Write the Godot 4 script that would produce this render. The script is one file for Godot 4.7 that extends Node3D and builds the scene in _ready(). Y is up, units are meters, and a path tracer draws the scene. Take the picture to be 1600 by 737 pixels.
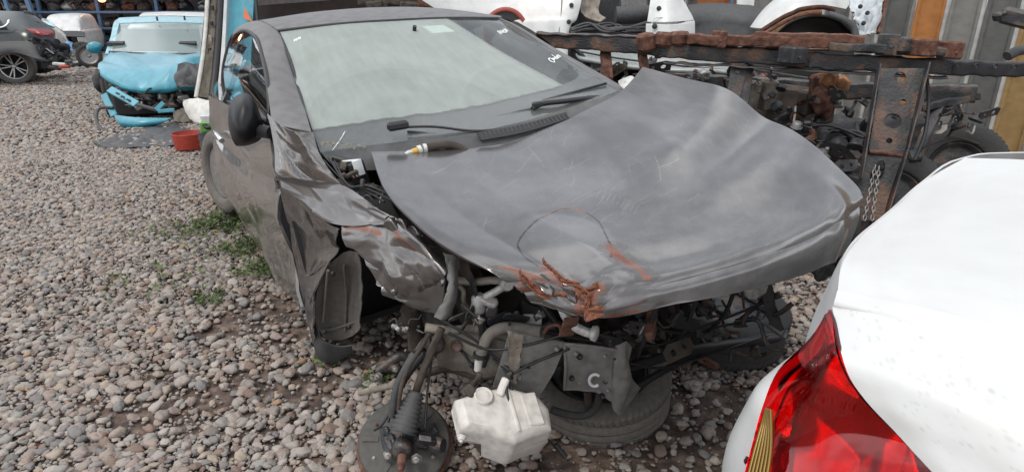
extends Node3D
# A scrap yard: a crashed grey saloon on river gravel, a white car close by, a rusty truck frame and cut bodies behind.
# Helpers first; _ready() builds camera, sky and light, then the setting, then the things.

class Shape:
	var v := PackedVector3Array()
	var n := PackedVector3Array()
	var t := PackedVector2Array()
	var c := PackedColorArray()
	var ix := PackedInt32Array()
	var tint := Color.WHITE

	func pt(p: Vector3, m: Vector3, uv := Vector2.ZERO) -> int:
		v.append(p)
		n.append(m)
		t.append(uv)
		c.append(tint)
		return v.size() - 1

	func tri(a: int, b: int, d: int) -> void:
		var f := (v[b] - v[a]).cross(v[d] - v[a])
		if f.dot(n[a] + n[b] + n[d]) > 0.0:
			ix.append(a); ix.append(d); ix.append(b)
		else:
			ix.append(a); ix.append(b); ix.append(d)

	# a flat convex polygon with its outward normal
	func face(ps: Array, out: Vector3) -> void:
		var m: Vector3 = (ps[1] - ps[0]).cross(ps[2] - ps[0]).normalized()
		if m.dot(out) < 0.0:
			m = -m
		var first := v.size()
		for p in ps:
			pt(p, m, Vector2(p.x + p.z, p.y))
		for k in range(1, ps.size() - 1):
			tri(first, first + k, first + k + 1)

	# a grid of points, rows x columns; side = +1 / -1 picks the normal
	func grid(rows: Array, side := 1.0, wrap := false, normals: Array = []) -> void:
		var h := rows.size()
		var w: int = rows[0].size()
		var first := v.size()
		for i in h:
			var row: PackedVector3Array = rows[i]
			var above: PackedVector3Array = rows[maxi(i - 1, 0)]
			var below: PackedVector3Array = rows[mini(i + 1, h - 1)]
			for j in w:
				var l := j - 1
				var r := j + 1
				if wrap:
					l = w - 2 if j == 0 else l
					r = 1 if j == w - 1 else r
				else:
					l = maxi(l, 0)
					r = mini(r, w - 1)
				var m := (row[r] - row[l]).cross(below[j] - above[j]).normalized() * side
				if normals.size():
					m = normals[i][j]
				pt(row[j], m, Vector2(float(j) / (w - 1), float(i) / (h - 1)))
		for i in h - 1:
			for j in w - 1:
				var a := first + i * w + j
				tri(a, a + 1, a + w)
				tri(a + 1, a + w + 1, a + w)

	# axis-aligned box in a basis, with chamfered edges
	func box(at: Vector3, size: Vector3, turn := Basis.IDENTITY, bevel := 0.004) -> Shape:
		var h := size * 0.5
		var b := minf(bevel, minf(h.x, minf(h.y, h.z)) * 0.6)
		var g := h - Vector3(b, b, b)
		var p := func(ax: int, sx: float, sy: float, sz: float) -> Vector3:
			var q := Vector3(g.x * sx, g.y * sy, g.z * sz)
			q[ax] = h[ax] * [sx, sy, sz][ax]
			return at + turn * q
		for s in [-1.0, 1.0]:
			face([p.call(0, s, -1, -1), p.call(0, s, 1, -1), p.call(0, s, 1, 1), p.call(0, s, -1, 1)], turn * Vector3(s, 0, 0))
			face([p.call(1, -1, s, -1), p.call(1, 1, s, -1), p.call(1, 1, s, 1), p.call(1, -1, s, 1)], turn * Vector3(0, s, 0))
			face([p.call(2, -1, -1, s), p.call(2, 1, -1, s), p.call(2, 1, 1, s), p.call(2, -1, 1, s)], turn * Vector3(0, 0, s))
			for u in [-1.0, 1.0]:
				face([p.call(0, s, u, -1), p.call(0, s, u, 1), p.call(1, s, u, 1), p.call(1, s, u, -1)], turn * Vector3(s, u, 0))
				face([p.call(0, s, -1, u), p.call(0, s, 1, u), p.call(2, s, 1, u), p.call(2, s, -1, u)], turn * Vector3(s, 0, u))
				face([p.call(1, -1, s, u), p.call(1, 1, s, u), p.call(2, 1, s, u), p.call(2, -1, s, u)], turn * Vector3(0, s, u))
				for q in [-1.0, 1.0]:
					face([p.call(0, s, u, q), p.call(1, s, u, q), p.call(2, s, u, q)], turn * Vector3(s, u, q))
		return self

	# a bar of rectangular section from a to b
	func bar(a: Vector3, b: Vector3, wide: float, high: float, up := Vector3.UP, bevel := 0.004) -> Shape:
		var z := (b - a).normalized()
		var x := up.cross(z).normalized()
		if x.length() < 0.5:
			x = Vector3.RIGHT
		return box((a + b) * 0.5, Vector3(wide, high, a.distance_to(b)), Basis(x, z.cross(x), z), bevel)

	# a round tube through points; r1 lets it taper
	func tube(points: Array, r0: float, sides := 8, r1 := -1.0, smooth := 4, ribs := 0.0) -> Shape:
		var path := PackedVector3Array()
		for k in points.size() - 1:
			var a: Vector3 = points[maxi(k - 1, 0)]
			var b: Vector3 = points[k]
			var d: Vector3 = points[k + 1]
			var e: Vector3 = points[mini(k + 2, points.size() - 1)]
			var steps := smooth if points.size() > 2 or ribs > 0.0 else 1
			for i in steps:
				path.append(b.cubic_interpolate(d, a, e, float(i) / steps))
		path.append(points[points.size() - 1])
		var z := (path[1] - path[0]).normalized()
		var x := z.cross(Vector3.UP if absf(z.y) < 0.9 else Vector3.RIGHT).normalized()
		var rows := []
		var ns := []
		for k in path.size():
			z = (path[mini(k + 1, path.size() - 1)] - path[maxi(k - 1, 0)]).normalized()
			x = (x - z * x.dot(z)).normalized()
			var y := z.cross(x)
			var r := r0 if r1 < 0.0 else lerpf(r0, r1, float(k) / (path.size() - 1))
			if ribs > 0.0:
				r *= 1.0 + ribs * (k % 2)
			var ring := PackedVector3Array()
			var rn := PackedVector3Array()
			for j in sides + 1:
				var d := x * cos(TAU * j / sides) + y * sin(TAU * j / sides)
				ring.append(path[k] + d * r)
				rn.append(d)
			rows.append(ring)
			ns.append(rn)
		grid(rows, 1.0, true, ns)
		for e in [0, path.size() - 1]:
			var ring: PackedVector3Array = rows[e]
			face(Array(ring).slice(0, sides), path[e] - path[1 if e == 0 else e - 1])
		return self

	# turned shape: profile of (radius, along y); change(angle, k) may alter the radius factor
	func lathe(profile: Array, at: Transform3D, seg := 24, change = null, flat_ends := true) -> Shape:
		var rows := []
		for k in profile.size():
			var ring := PackedVector3Array()
			for j in seg + 1:
				var ang := TAU * (j % seg) / seg
				var r: float = profile[k].x * (change.call(ang, k) if change != null else 1.0)
				ring.append(at * Vector3(r * cos(ang), profile[k].y, r * sin(ang)))
			rows.append(ring)
		var mid := at * Vector3(profile[0].x * 0.5 + 1e-5, 0, 0)
		var axis := at.basis.y.normalized()
		var ns := []
		for k in profile.size():
			var a: Vector2 = profile[maxi(k - 1, 0)]
			var b: Vector2 = profile[mini(k + 1, profile.size() - 1)]
			var d := (b - a).normalized()
			var rn := PackedVector3Array()
			for j in seg + 1:
				var ang := TAU * (j % seg) / seg
				rn.append((at.basis * Vector3(d.y * cos(ang), -d.x, d.y * sin(ang))).normalized())
			ns.append(rn)
		grid(rows, 1.0, true, ns)
		if flat_ends:
			for e in [0, profile.size() - 1]:
				if profile[e].x > 0.001:
					face(Array(rows[e]).slice(0, seg), axis * (profile[e].y - profile[1 if e == 0 else e - 1].y))
		return self

	# a flat plate: outline (may have holes) in the xy plane of at, thick along its z
	func plate(outline: Array, thick: float, at: Transform3D, holes: Array = []) -> Shape:
		var poly := PackedVector2Array(outline)
		if Geometry2D.is_polygon_clockwise(poly):
			poly.reverse()
		var loops := [poly.duplicate()]
		for h in holes:
			var hole := PackedVector2Array(h)
			if not Geometry2D.is_polygon_clockwise(hole):
				hole.reverse()
			loops.append(hole)
			var best := Vector2i(0, 0)
			var near := INF
			for i in poly.size():
				for j in hole.size():
					var q := poly[i].distance_squared_to(hole[j])
					if q < near:
						near = q
						best = Vector2i(i, j)
			var joined := PackedVector2Array()
			for i in best.x + 1:
				joined.append(poly[i])
			for j in hole.size() + 1:
				joined.append(hole[(best.y + j) % hole.size()])
			for i in range(best.x, poly.size()):
				joined.append(poly[i])
			poly = joined
		var ids := Geometry2D.triangulate_polygon(poly)
		var z := at.basis.z.normalized()
		for side in [-0.5, 0.5]:
			var first := v.size()
			for q in poly:
				pt(at * Vector3(q.x, q.y, thick * side), z * signf(side), q)
			for k in range(0, ids.size(), 3):
				tri(first + ids[k], first + ids[k + 1], first + ids[k + 2])
		for loop in loops:
			for k in loop.size():
				var a: Vector2 = loop[k]
				var b: Vector2 = loop[(k + 1) % loop.size()]
				var out := Vector2(b.y - a.y, a.x - b.x)
				face([at * Vector3(a.x, a.y, -thick / 2), at * Vector3(b.x, b.y, -thick / 2), at * Vector3(b.x, b.y, thick / 2), at * Vector3(a.x, a.y, thick / 2)], at.basis * Vector3(out.x, out.y, 0))
		return self

	# a lumpy ball
	func lump(at: Transform3D, rows := 8, rough := 0.2, kind := 1) -> Shape:
		var noise := FastNoiseLite.new()
		noise.seed = kind
		noise.frequency = 0.9
		var all := []
		for i in rows + 1:
			var ring := PackedVector3Array()
			var a := PI * i / rows
			for j in rows * 2 + 1:
				var b := TAU * (j % (rows * 2)) / (rows * 2)
				var d := Vector3(sin(a) * cos(b), cos(a), sin(a) * sin(b))
				ring.append(at * (d * (1.0 + rough * noise.get_noise_3dv(d))))
			all.append(ring)
		var first := v.size()
		grid(all, 1.0, true)
		for k in range(first, v.size()):
			if n[k].length() < 0.5:
				n[k] = (v[k] - at.origin).normalized()
		return self

	func mesh() -> ArrayMesh:
		var a := []
		a.resize(Mesh.ARRAY_MAX)
		a[Mesh.ARRAY_VERTEX] = v
		a[Mesh.ARRAY_NORMAL] = n
		a[Mesh.ARRAY_TEX_UV] = t
		a[Mesh.ARRAY_COLOR] = c
		a[Mesh.ARRAY_INDEX] = ix
		var m := ArrayMesh.new()
		m.add_surface_from_arrays(Mesh.PRIMITIVE_TRIANGLES, a)
		return m


# Catmull-Rom surface through a grid of points
func surface(ctrl: Array, s: float, t: float, straight := false) -> Vector3:
	var h := ctrl.size() - 1
	var w: int = ctrl[0].size() - 1
	var y := clampf(t * h, 0, h - 0.0001)
	var x := clampf(s * w, 0, w - 0.0001)
	var i := int(y)
	var j := int(x)
	if straight or (h == 1 and w == 1):
		return (ctrl[i][j] as Vector3).lerp(ctrl[i][j + 1], x - j).lerp((ctrl[i + 1][j] as Vector3).lerp(ctrl[i + 1][j + 1], x - j), y - i)
	var q := []
	for k in [i - 1, i, i + 1, i + 2]:
		var row: Array = ctrl[clampi(k, 0, h)]
		q.append((row[j] as Vector3).cubic_interpolate(row[j + 1], row[maxi(j - 1, 0)], row[mini(j + 2, w)], x - j))
	return (q[1] as Vector3).cubic_interpolate(q[2], q[0], q[3], y - i)

# a sheet of metal, plastic or cloth over control points, thick and dented; shape(s, t) gives a push along the normal
func sheet(b: Shape, ctrl: Array, nu := 24, nv := 24, thick := 0.004, dent = null, straight := false) -> Shape:
	var rows := []
	for i in nv + 1:
		var row := PackedVector3Array()
		for j in nu + 1:
			row.append(surface(ctrl, float(j) / nu, float(i) / nv, straight))
		rows.append(row)
	if dent != null:
		var pushed := []
		for i in nv + 1:
			var row := PackedVector3Array()
			for j in nu + 1:
				var m: Vector3 = (rows[i][mini(j + 1, nu)] - rows[i][maxi(j - 1, 0)]).cross(rows[mini(i + 1, nv)][j] - rows[maxi(i - 1, 0)][j]).normalized()
				row.append(rows[i][j] + m * dent.call(float(j) / nu, float(i) / nv))
			pushed.append(row)
		rows = pushed
	b.grid(rows, 1.0)
	if thick != 0.0:
		var back := []
		for i in nv + 1:
			var row := PackedVector3Array()
			for j in nu + 1:
				var m: Vector3 = (rows[i][mini(j + 1, nu)] - rows[i][maxi(j - 1, 0)]).cross(rows[mini(i + 1, nv)][j] - rows[maxi(i - 1, 0)][j]).normalized()
				row.append(rows[i][j] - m * thick)
			back.append(row)
		b.grid(back, -1.0)
		var rim := []
		for j in nu: rim.append(Vector2i(0, j))
		for i in nv: rim.append(Vector2i(i, nu))
		for j in nu: rim.append(Vector2i(nv, nu - j))
		for i in nv: rim.append(Vector2i(nv - i, 0))
		var mid: Vector3 = rows[nv / 2][nu / 2]
		for k in rim.size():
			var p: Vector2i = rim[k]
			var q: Vector2i = rim[(k + 1) % rim.size()]
			b.face([rows[p.x][p.y], rows[q.x][q.y], back[q.x][q.y], back[p.x][p.y]], rows[p.x][p.y] - mid)
	return b

func crumple(amount: float, scale: float, kind: int, sharp := true) -> Callable:
	var f := FastNoiseLite.new()
	f.seed = kind
	f.noise_type = FastNoiseLite.TYPE_SIMPLEX_SMOOTH
	f.frequency = scale
	f.fractal_octaves = 3
	f.fractal_type = FastNoiseLite.FRACTAL_RIDGED if sharp else FastNoiseLite.FRACTAL_FBM
	return func(s: float, t: float) -> float: return amount * f.get_noise_2d(s, t)

func turned(x: float, y: float, z: float) -> Basis:
	return Basis.from_euler(Vector3(deg_to_rad(x), deg_to_rad(y), deg_to_rad(z)))

# a basis whose y axis lies along a direction
func along(y: Vector3) -> Basis:
	y = y.normalized()
	var x := y.cross(Vector3.BACK if absf(y.z) < 0.9 else Vector3.RIGHT).normalized()
	return Basis(x, y, x.cross(y))

func facing(z: Vector3, up := Vector3.UP) -> Basis:
	z = z.normalized()
	var x := up.cross(z).normalized()
	return Basis(x, z.cross(x), z)

func ring(r: float, k := 10, at := Vector2.ZERO, sx := 1.0) -> Array:
	var out := []
	for i in k:
		out.append(at + Vector2(cos(TAU * i / k) * r * sx, sin(TAU * i / k) * r))
	return out

# the crashed car's own axes: across (towards the picture's right), along (forward), up; it leans to its wheelless corner
const CAR_AT := Vector3(0.16, 0, -2.21)
var car_turn := Basis(Vector3.UP, deg_to_rad(26.7)) * Basis(Vector3.BACK, deg_to_rad(4.6))
func car(u: float, v: float, w: float) -> Vector3:
	return CAR_AT + car_turn * Vector3(u, w, v)
# the white car's axes: forward, across, up
const WHITE_AT := Vector3(0.62, 0, -1.06)
func white(f: float, l: float, h: float) -> Vector3:
	return WHITE_AT + Vector3(0.7363, 0, -0.6767) * f + Vector3(0.6767, 0, 0.7363) * l + Vector3(0, h, 0)

# ---- objects
func thing(called: String, label: String, category: String, at := Vector3.ZERO, group := "") -> Node3D:
	var o := Node3D.new()
	o.name = called
	add_child(o, true)
	o.position = at
	o.set_meta("label", label)
	o.set_meta("category", category)
	if group:
		o.set_meta("group", group)
	return o

func tag(o: Node, label: String, category: String, group := "") -> Node:
	o.set_meta("label", label)
	o.set_meta("category", category)
	if group:
		o.set_meta("group", group)
	return o

# commits a shape (in world metres) as one named mesh under its thing
func obj(called: String, b: Shape, m: Material, parent: Node3D = null, label := "") -> MeshInstance3D:
	var o := MeshInstance3D.new()
	o.name = called
	var at := Vector3.ZERO
	var up := parent
	while up:
		at += up.position
		up = up.get_parent() as Node3D if up.get_parent() != self else null
	if parent == null:
		var lo := Vector3(INF, INF, INF)
		var hi := -lo
		for p in b.v:
			lo = lo.min(p)
			hi = hi.max(p)
		at = Vector3((lo.x + hi.x) / 2, lo.y, (lo.z + hi.z) / 2)
	for k in b.v.size():
		b.v[k] -= at
	if parent == null:
		o.position = at
	o.mesh = b.mesh()
	o.material_override = m
	(parent if parent else self).add_child(o, true)
	if label:
		o.set_meta("label", label)
	return o

func setting(o: Node) -> Node:
	o.set_meta("kind", "structure")
	return o

# ---- materials
func lin(r: float, g: float, b: float) -> Color:
	return Color(r, g, b).linear_to_srgb()

func noise_tex(freq: float, stops: Array, kind: int, octaves := 5, as_normal := false, bump := 4.0) -> NoiseTexture2D:
	var f := FastNoiseLite.new()
	f.noise_type = FastNoiseLite.TYPE_SIMPLEX_SMOOTH
	f.frequency = freq
	f.fractal_octaves = octaves
	f.seed = kind
	var t := NoiseTexture2D.new()
	t.width = 512
	t.height = 512
	t.seamless = true
	t.noise = f
	if as_normal:
		t.as_normal_map = true
		t.bump_strength = bump
	else:
		var g := Gradient.new()
		var offs := PackedFloat32Array()
		var cols := PackedColorArray()
		for s in stops:
			offs.append(s[0])
			cols.append(s[1])
		g.offsets = offs
		g.colors = cols
		t.color_ramp = g
	return t

func paint(c: Color, rough := 0.6, metal := 0.0, tex: Texture2D = null, scale := 1.0, bumps: Texture2D = null, bump_by := 0.6) -> StandardMaterial3D:
	var m := StandardMaterial3D.new()
	m.albedo_color = c
	m.roughness = rough
	m.metallic = metal
	if tex or bumps:
		m.uv1_triplanar = true
		m.uv1_scale = Vector3.ONE * scale
	if tex:
		m.albedo_texture = tex
	if bumps:
		m.normal_enabled = true
		m.normal_texture = bumps
		m.normal_scale = bump_by
	return m

func pane(c: Color, alpha: float, rough := 0.03) -> StandardMaterial3D:
	var m := StandardMaterial3D.new()
	m.transparency = BaseMaterial3D.TRANSPARENCY_ALPHA
	m.albedo_color = Color(c, alpha)
	m.roughness = rough
	return m

var M := {}
var rng := RandomNumberGenerator.new()

# ---- drawing on textures: strokes and soft spots in uv
func spot(img: Image, at: Vector2, r: Vector2, c: Color, strength: float) -> void:
	var w := img.get_width()
	var h := img.get_height()
	for y in range(maxi(0, int((at.y - r.y) * h)), mini(h, int((at.y + r.y) * h) + 1)):
		for x in range(maxi(0, int((at.x - r.x) * w)), mini(w, int((at.x + r.x) * w) + 1)):
			var d := Vector2((float(x) / w - at.x) / r.x, (float(y) / h - at.y) / r.y).length()
			if d < 1.0:
				var k := strength * (1.0 - d * d)
				img.set_pixel(x, y, img.get_pixel(x, y).lerp(c, k))

func stroke(img: Image, points: Array, width: float, c: Color, strength := 1.0, ragged := 0.0, kind := 1) -> void:
	var f := FastNoiseLite.new()
	f.seed = kind
	f.frequency = 0.03
	var size := Vector2(img.get_width(), img.get_height())
	for k in points.size() - 1:
		var a: Vector2 = points[k] * size
		var b: Vector2 = points[k + 1] * size
		var steps := int(a.distance_to(b)) + 1
		for i in steps:
			var q := a.lerp(b, float(i) / steps)
			var r := width * (1.0 + ragged * 2.0 * f.get_noise_2d(q.x * 2.0, q.y * 2.0))
			q += Vector2(f.get_noise_2d(q.x, q.y + 99), f.get_noise_2d(q.x + 77, q.y)) * ragged * width * 1.5
			for y in range(int(q.y - r), int(q.y + r) + 1):
				for x in range(int(q.x - r), int(q.x + r) + 1):
					if x >= 0 and y >= 0 and x < size.x and y < size.y and Vector2(x, y).distance_to(q) <= maxf(r, 0.6):
						var mix := strength
						if width > 2.0:
							mix *= clampf(0.75 + 1.3 * f.get_noise_2d(x * 7.0, y * 7.0) + 0.5 * f.get_noise_2d(x * 25.0, y * 25.0) - 0.5 * Vector2(x, y).distance_to(q) / maxf(r, 1.0), 0.0, 1.0)
						img.set_pixel(x, y, img.get_pixel(x, y).lerp(c, mix))

func dusty(size: Vector2i, clean: Color, dust_or_glare: Color, freq: float, kind: int, amount := 1.0) -> Image:
	var f := FastNoiseLite.new()
	f.seed = kind
	f.frequency = freq
	f.fractal_octaves = 5
	var img := Image.create(size.x, size.y, false, Image.FORMAT_RGB8)
	for y in size.y:
		for x in size.x:
			var k := clampf(0.5 + 0.9 * f.get_noise_2d(x, y * 1.0), 0, 1) * amount
			img.set_pixel(x, y, clean.lerp(dust_or_glare, k))
	return img

func scratches(img: Image, count: int, c: Color, kind: int, box := Rect2(0, 0, 1, 1), slant := 0.0, long := 0.12) -> void:
	var r := RandomNumberGenerator.new()
	r.seed = kind
	for k in count:
		var a := box.position + Vector2(r.randf(), r.randf()) * box.size
		var ang := slant + r.randfn(0, 0.35)
		var l := r.randf_range(0.2, 1.0) * long
		stroke(img, [a, a + Vector2(cos(ang), sin(ang)) * l * 0.5 + Vector2(0, r.randfn(0, 0.004)), a + Vector2(cos(ang), sin(ang)) * l], 0.5, c, r.randf_range(0.15, 0.7), 0.3, kind + k)

func printed(img: Image, rough: float, metal: float, coat := 0.0) -> StandardMaterial3D:
	var m := StandardMaterial3D.new()
	m.albedo_texture = ImageTexture.create_from_image(img)
	m.roughness = rough
	m.metallic = metal
	m.texture_repeat = false
	if coat > 0.0:
		m.clearcoat_enabled = true
		m.clearcoat = coat
		m.clearcoat_roughness = 0.3
	return m

# ---- wheels; the axis of a tyre is the y of at
func tyre_shape(at: Transform3D, r: float, wide: float, bore: float, blocks := 64) -> Shape:
	var h := wide / 2
	var p := [Vector2(bore, -h * 0.72), Vector2(bore + 0.012, -h * 0.95), Vector2(r - 0.075, -h * 1.02), Vector2(r - 0.04, -h * 1.0), Vector2(r - 0.018, -h * 0.93), Vector2(r - 0.006, -h * 0.84)]
	var first := p.size()
	var edges := [-0.78, -0.48, -0.42, -0.06, 0.0, 0.06, 0.42, 0.48, 0.78]
	for k in edges.size():
		p.append(Vector2(r, h * edges[k]))
		if k in [1, 6]:
			p.append(Vector2(r - 0.009, h * (edges[k] + 0.005)))
			p.append(Vector2(r - 0.009, h * (edges[k + 1] - 0.005)))
		if k == 3:
			p.append(Vector2(r - 0.007, 0.0))
	var last := p.size()
	p.append_array([Vector2(r - 0.006, h * 0.84), Vector2(r - 0.018, h * 0.93), Vector2(r - 0.04, h), Vector2(r - 0.075, h * 1.02), Vector2(bore + 0.012, h * 0.95), Vector2(bore, h * 0.72), Vector2(bore + 0.006, 0.0), Vector2(bore, -h * 0.72)])
	var b := Shape.new()
	b.lathe(p, at, blocks * 4, func(ang: float, k: int) -> float:
		if k < 4 or k > last + 1:
			return 1.0
		if k > 6 and k < last - 2:
			return 1.0
		var phase := int(round(ang / TAU * blocks * 4 + (k if k % 2 else 0))) % 4
		return 0.955 if phase == 0 else 1.0, false)
	return b

func steel_rim(at: Transform3D, r: float, wide: float) -> Shape:
	var h := wide / 2
	var b := Shape.new()
	b.lathe([Vector2(r * 0.2, h * 0.35), Vector2(r * 0.5, h * 0.5), Vector2(r * 0.75, h * 0.35), Vector2(r * 0.85, h * 0.55), Vector2(r * 0.94, h * 0.8), Vector2(r, h * 0.85), Vector2(r * 0.97, h * 0.7), Vector2(r * 0.92, 0), Vector2(r * 0.97, -h * 0.8)], at, 32)
	b.lathe([Vector2(r * 0.2, h * 0.3), Vector2(r * 0.19, h * 0.52), Vector2(r * 0.1, h * 0.56)], at, 16)
	return b

func spoked_rim(at: Transform3D, r: float, wide: float, spokes := 10) -> Shape:
	var h := wide / 2
	var b := Shape.new()
	b.lathe([Vector2(r * 0.93, -h * 0.9), Vector2(r * 0.9, 0), Vector2(r * 0.93, h * 0.75), Vector2(r, h * 0.9), Vector2(r * 0.98, h * 0.95), Vector2(r * 0.92, h * 0.84)], at, 40, null, false)
	b.lathe([Vector2(r * 0.22, h * 0.3), Vector2(r * 0.22, h * 0.7), Vector2(r * 0.12, h * 0.8)], at, 18)
	for k in spokes:
		var ang := TAU * (k + (0.22 if k % 2 else -0.22)) / spokes
		var d := Vector3(cos(ang), 0, sin(ang))
		b.bar(at * (d * r * 0.18 + Vector3(0, h * 0.66, 0)), at * (d * r * 0.94 + Vector3(0, h * 0.82, 0)), r * 0.10, r * 0.08, at.basis.y, 0.005)
	return b

func nut(b: Shape, at: Vector3, axis: Vector3, r: float, high: float) -> void:
	b.lathe([Vector2(r * 1.35, 0), Vector2(r * 1.35, high * 0.25), Vector2(r, high * 0.3), Vector2(r * 0.96, high), Vector2(r * 0.5, high * 1.02)], Transform3D(along(axis), at), 6)
	b.lathe([Vector2(r * 0.42, high), Vector2(r * 0.42, high * 1.5)], Transform3D(along(axis), at), 8)

# a rope of chain links between points
func wire(called: String, points: Array, r: float, m: Material, parent: Node3D = null, sides := 6) -> MeshInstance3D:
	var b := Shape.new()
	b.tube(points, r, sides, -1.0, 6)
	return obj(called, b, m, parent)

func smoothed(points: Array, steps := 5) -> Array:
	var out := []
	for k in points.size() - 1:
		for i in steps:
			out.append((points[k] as Vector2).cubic_interpolate(points[k + 1], points[maxi(k - 1, 0)], points[mini(k + 2, points.size() - 1)], float(i) / steps))
	out.append(points[points.size() - 1])
	return out

# an even overcast with brighter and darker cloud
func cloud_cover() -> ImageTexture:
	var f := FastNoiseLite.new()
	f.seed = 17
	f.frequency = 1.1
	f.fractal_octaves = 5
	var img := Image.create(512, 256, false, Image.FORMAT_RGBAF)
	for y in 256:
		for x in 512:
			var lat := PI * (0.5 - (y + 0.5) / 256.0)
			var lon := TAU * x / 512.0
			var d := Vector3(cos(lat) * cos(lon), sin(lat) * 1.6, cos(lat) * sin(lon))
			var k := smoothstep(-0.28, 0.34, f.get_noise_3dv(d))
			img.set_pixel(x, y, Color(1, 1, 1, 0.82 * k))
	return ImageTexture.create_from_image(img)

func _ready() -> void:
	# camera, sky, light, exposure
	var cam := Camera3D.new()
	cam.name = "camera"
	cam.fov = 41.22
	cam.near = 0.05
	cam.far = 400.0
	cam.position = Vector3(0, 1.5, 0)
	cam.rotation_degrees = Vector3(-20.3, 0, 0)
	add_child(cam)
	var sky_mat := ProceduralSkyMaterial.new()
	sky_mat.sky_top_color = lin(0.50, 0.54, 0.61)
	sky_mat.sky_horizon_color = lin(0.50, 0.53, 0.57)
	sky_mat.sky_curve = 0.3
	sky_mat.ground_bottom_color = lin(0.16, 0.15, 0.14)
	sky_mat.ground_horizon_color = lin(0.5, 0.5, 0.5)
	sky_mat.sky_energy_multiplier = 1.0
	sky_mat.sky_cover = cloud_cover()
	var sky := Sky.new()
	sky.sky_material = sky_mat
	var env := Environment.new()
	env.background_mode = Environment.BG_SKY
	env.sky = sky
	env.tonemap_mode = Environment.TONE_MAPPER_LINEAR
	env.tonemap_exposure = 1.6
	env.sdfgi_enabled = true
	env.ssao_enabled = true
	env.ssil_enabled = true
	var world := WorldEnvironment.new()
	world.name = "world"
	world.environment = env
	add_child(world)
	var sun := DirectionalLight3D.new()
	sun.name = "sun"
	sun.light_energy = 0.35
	sun.light_color = Color(1.0, 0.97, 0.93)
	sun.light_angular_distance = 14.0
	sun.shadow_enabled = true
	sun.rotation_degrees = Vector3(-62, -35, 0)
	add_child(sun)
	rng.seed = 7
	make_materials()
	build_ground()
	build_fence()
	build_yard()
	build_chassis()
	build_junk()
	build_crashed_car()
	build_loose_parts()
	build_white_car()
	build_clutter()

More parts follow.
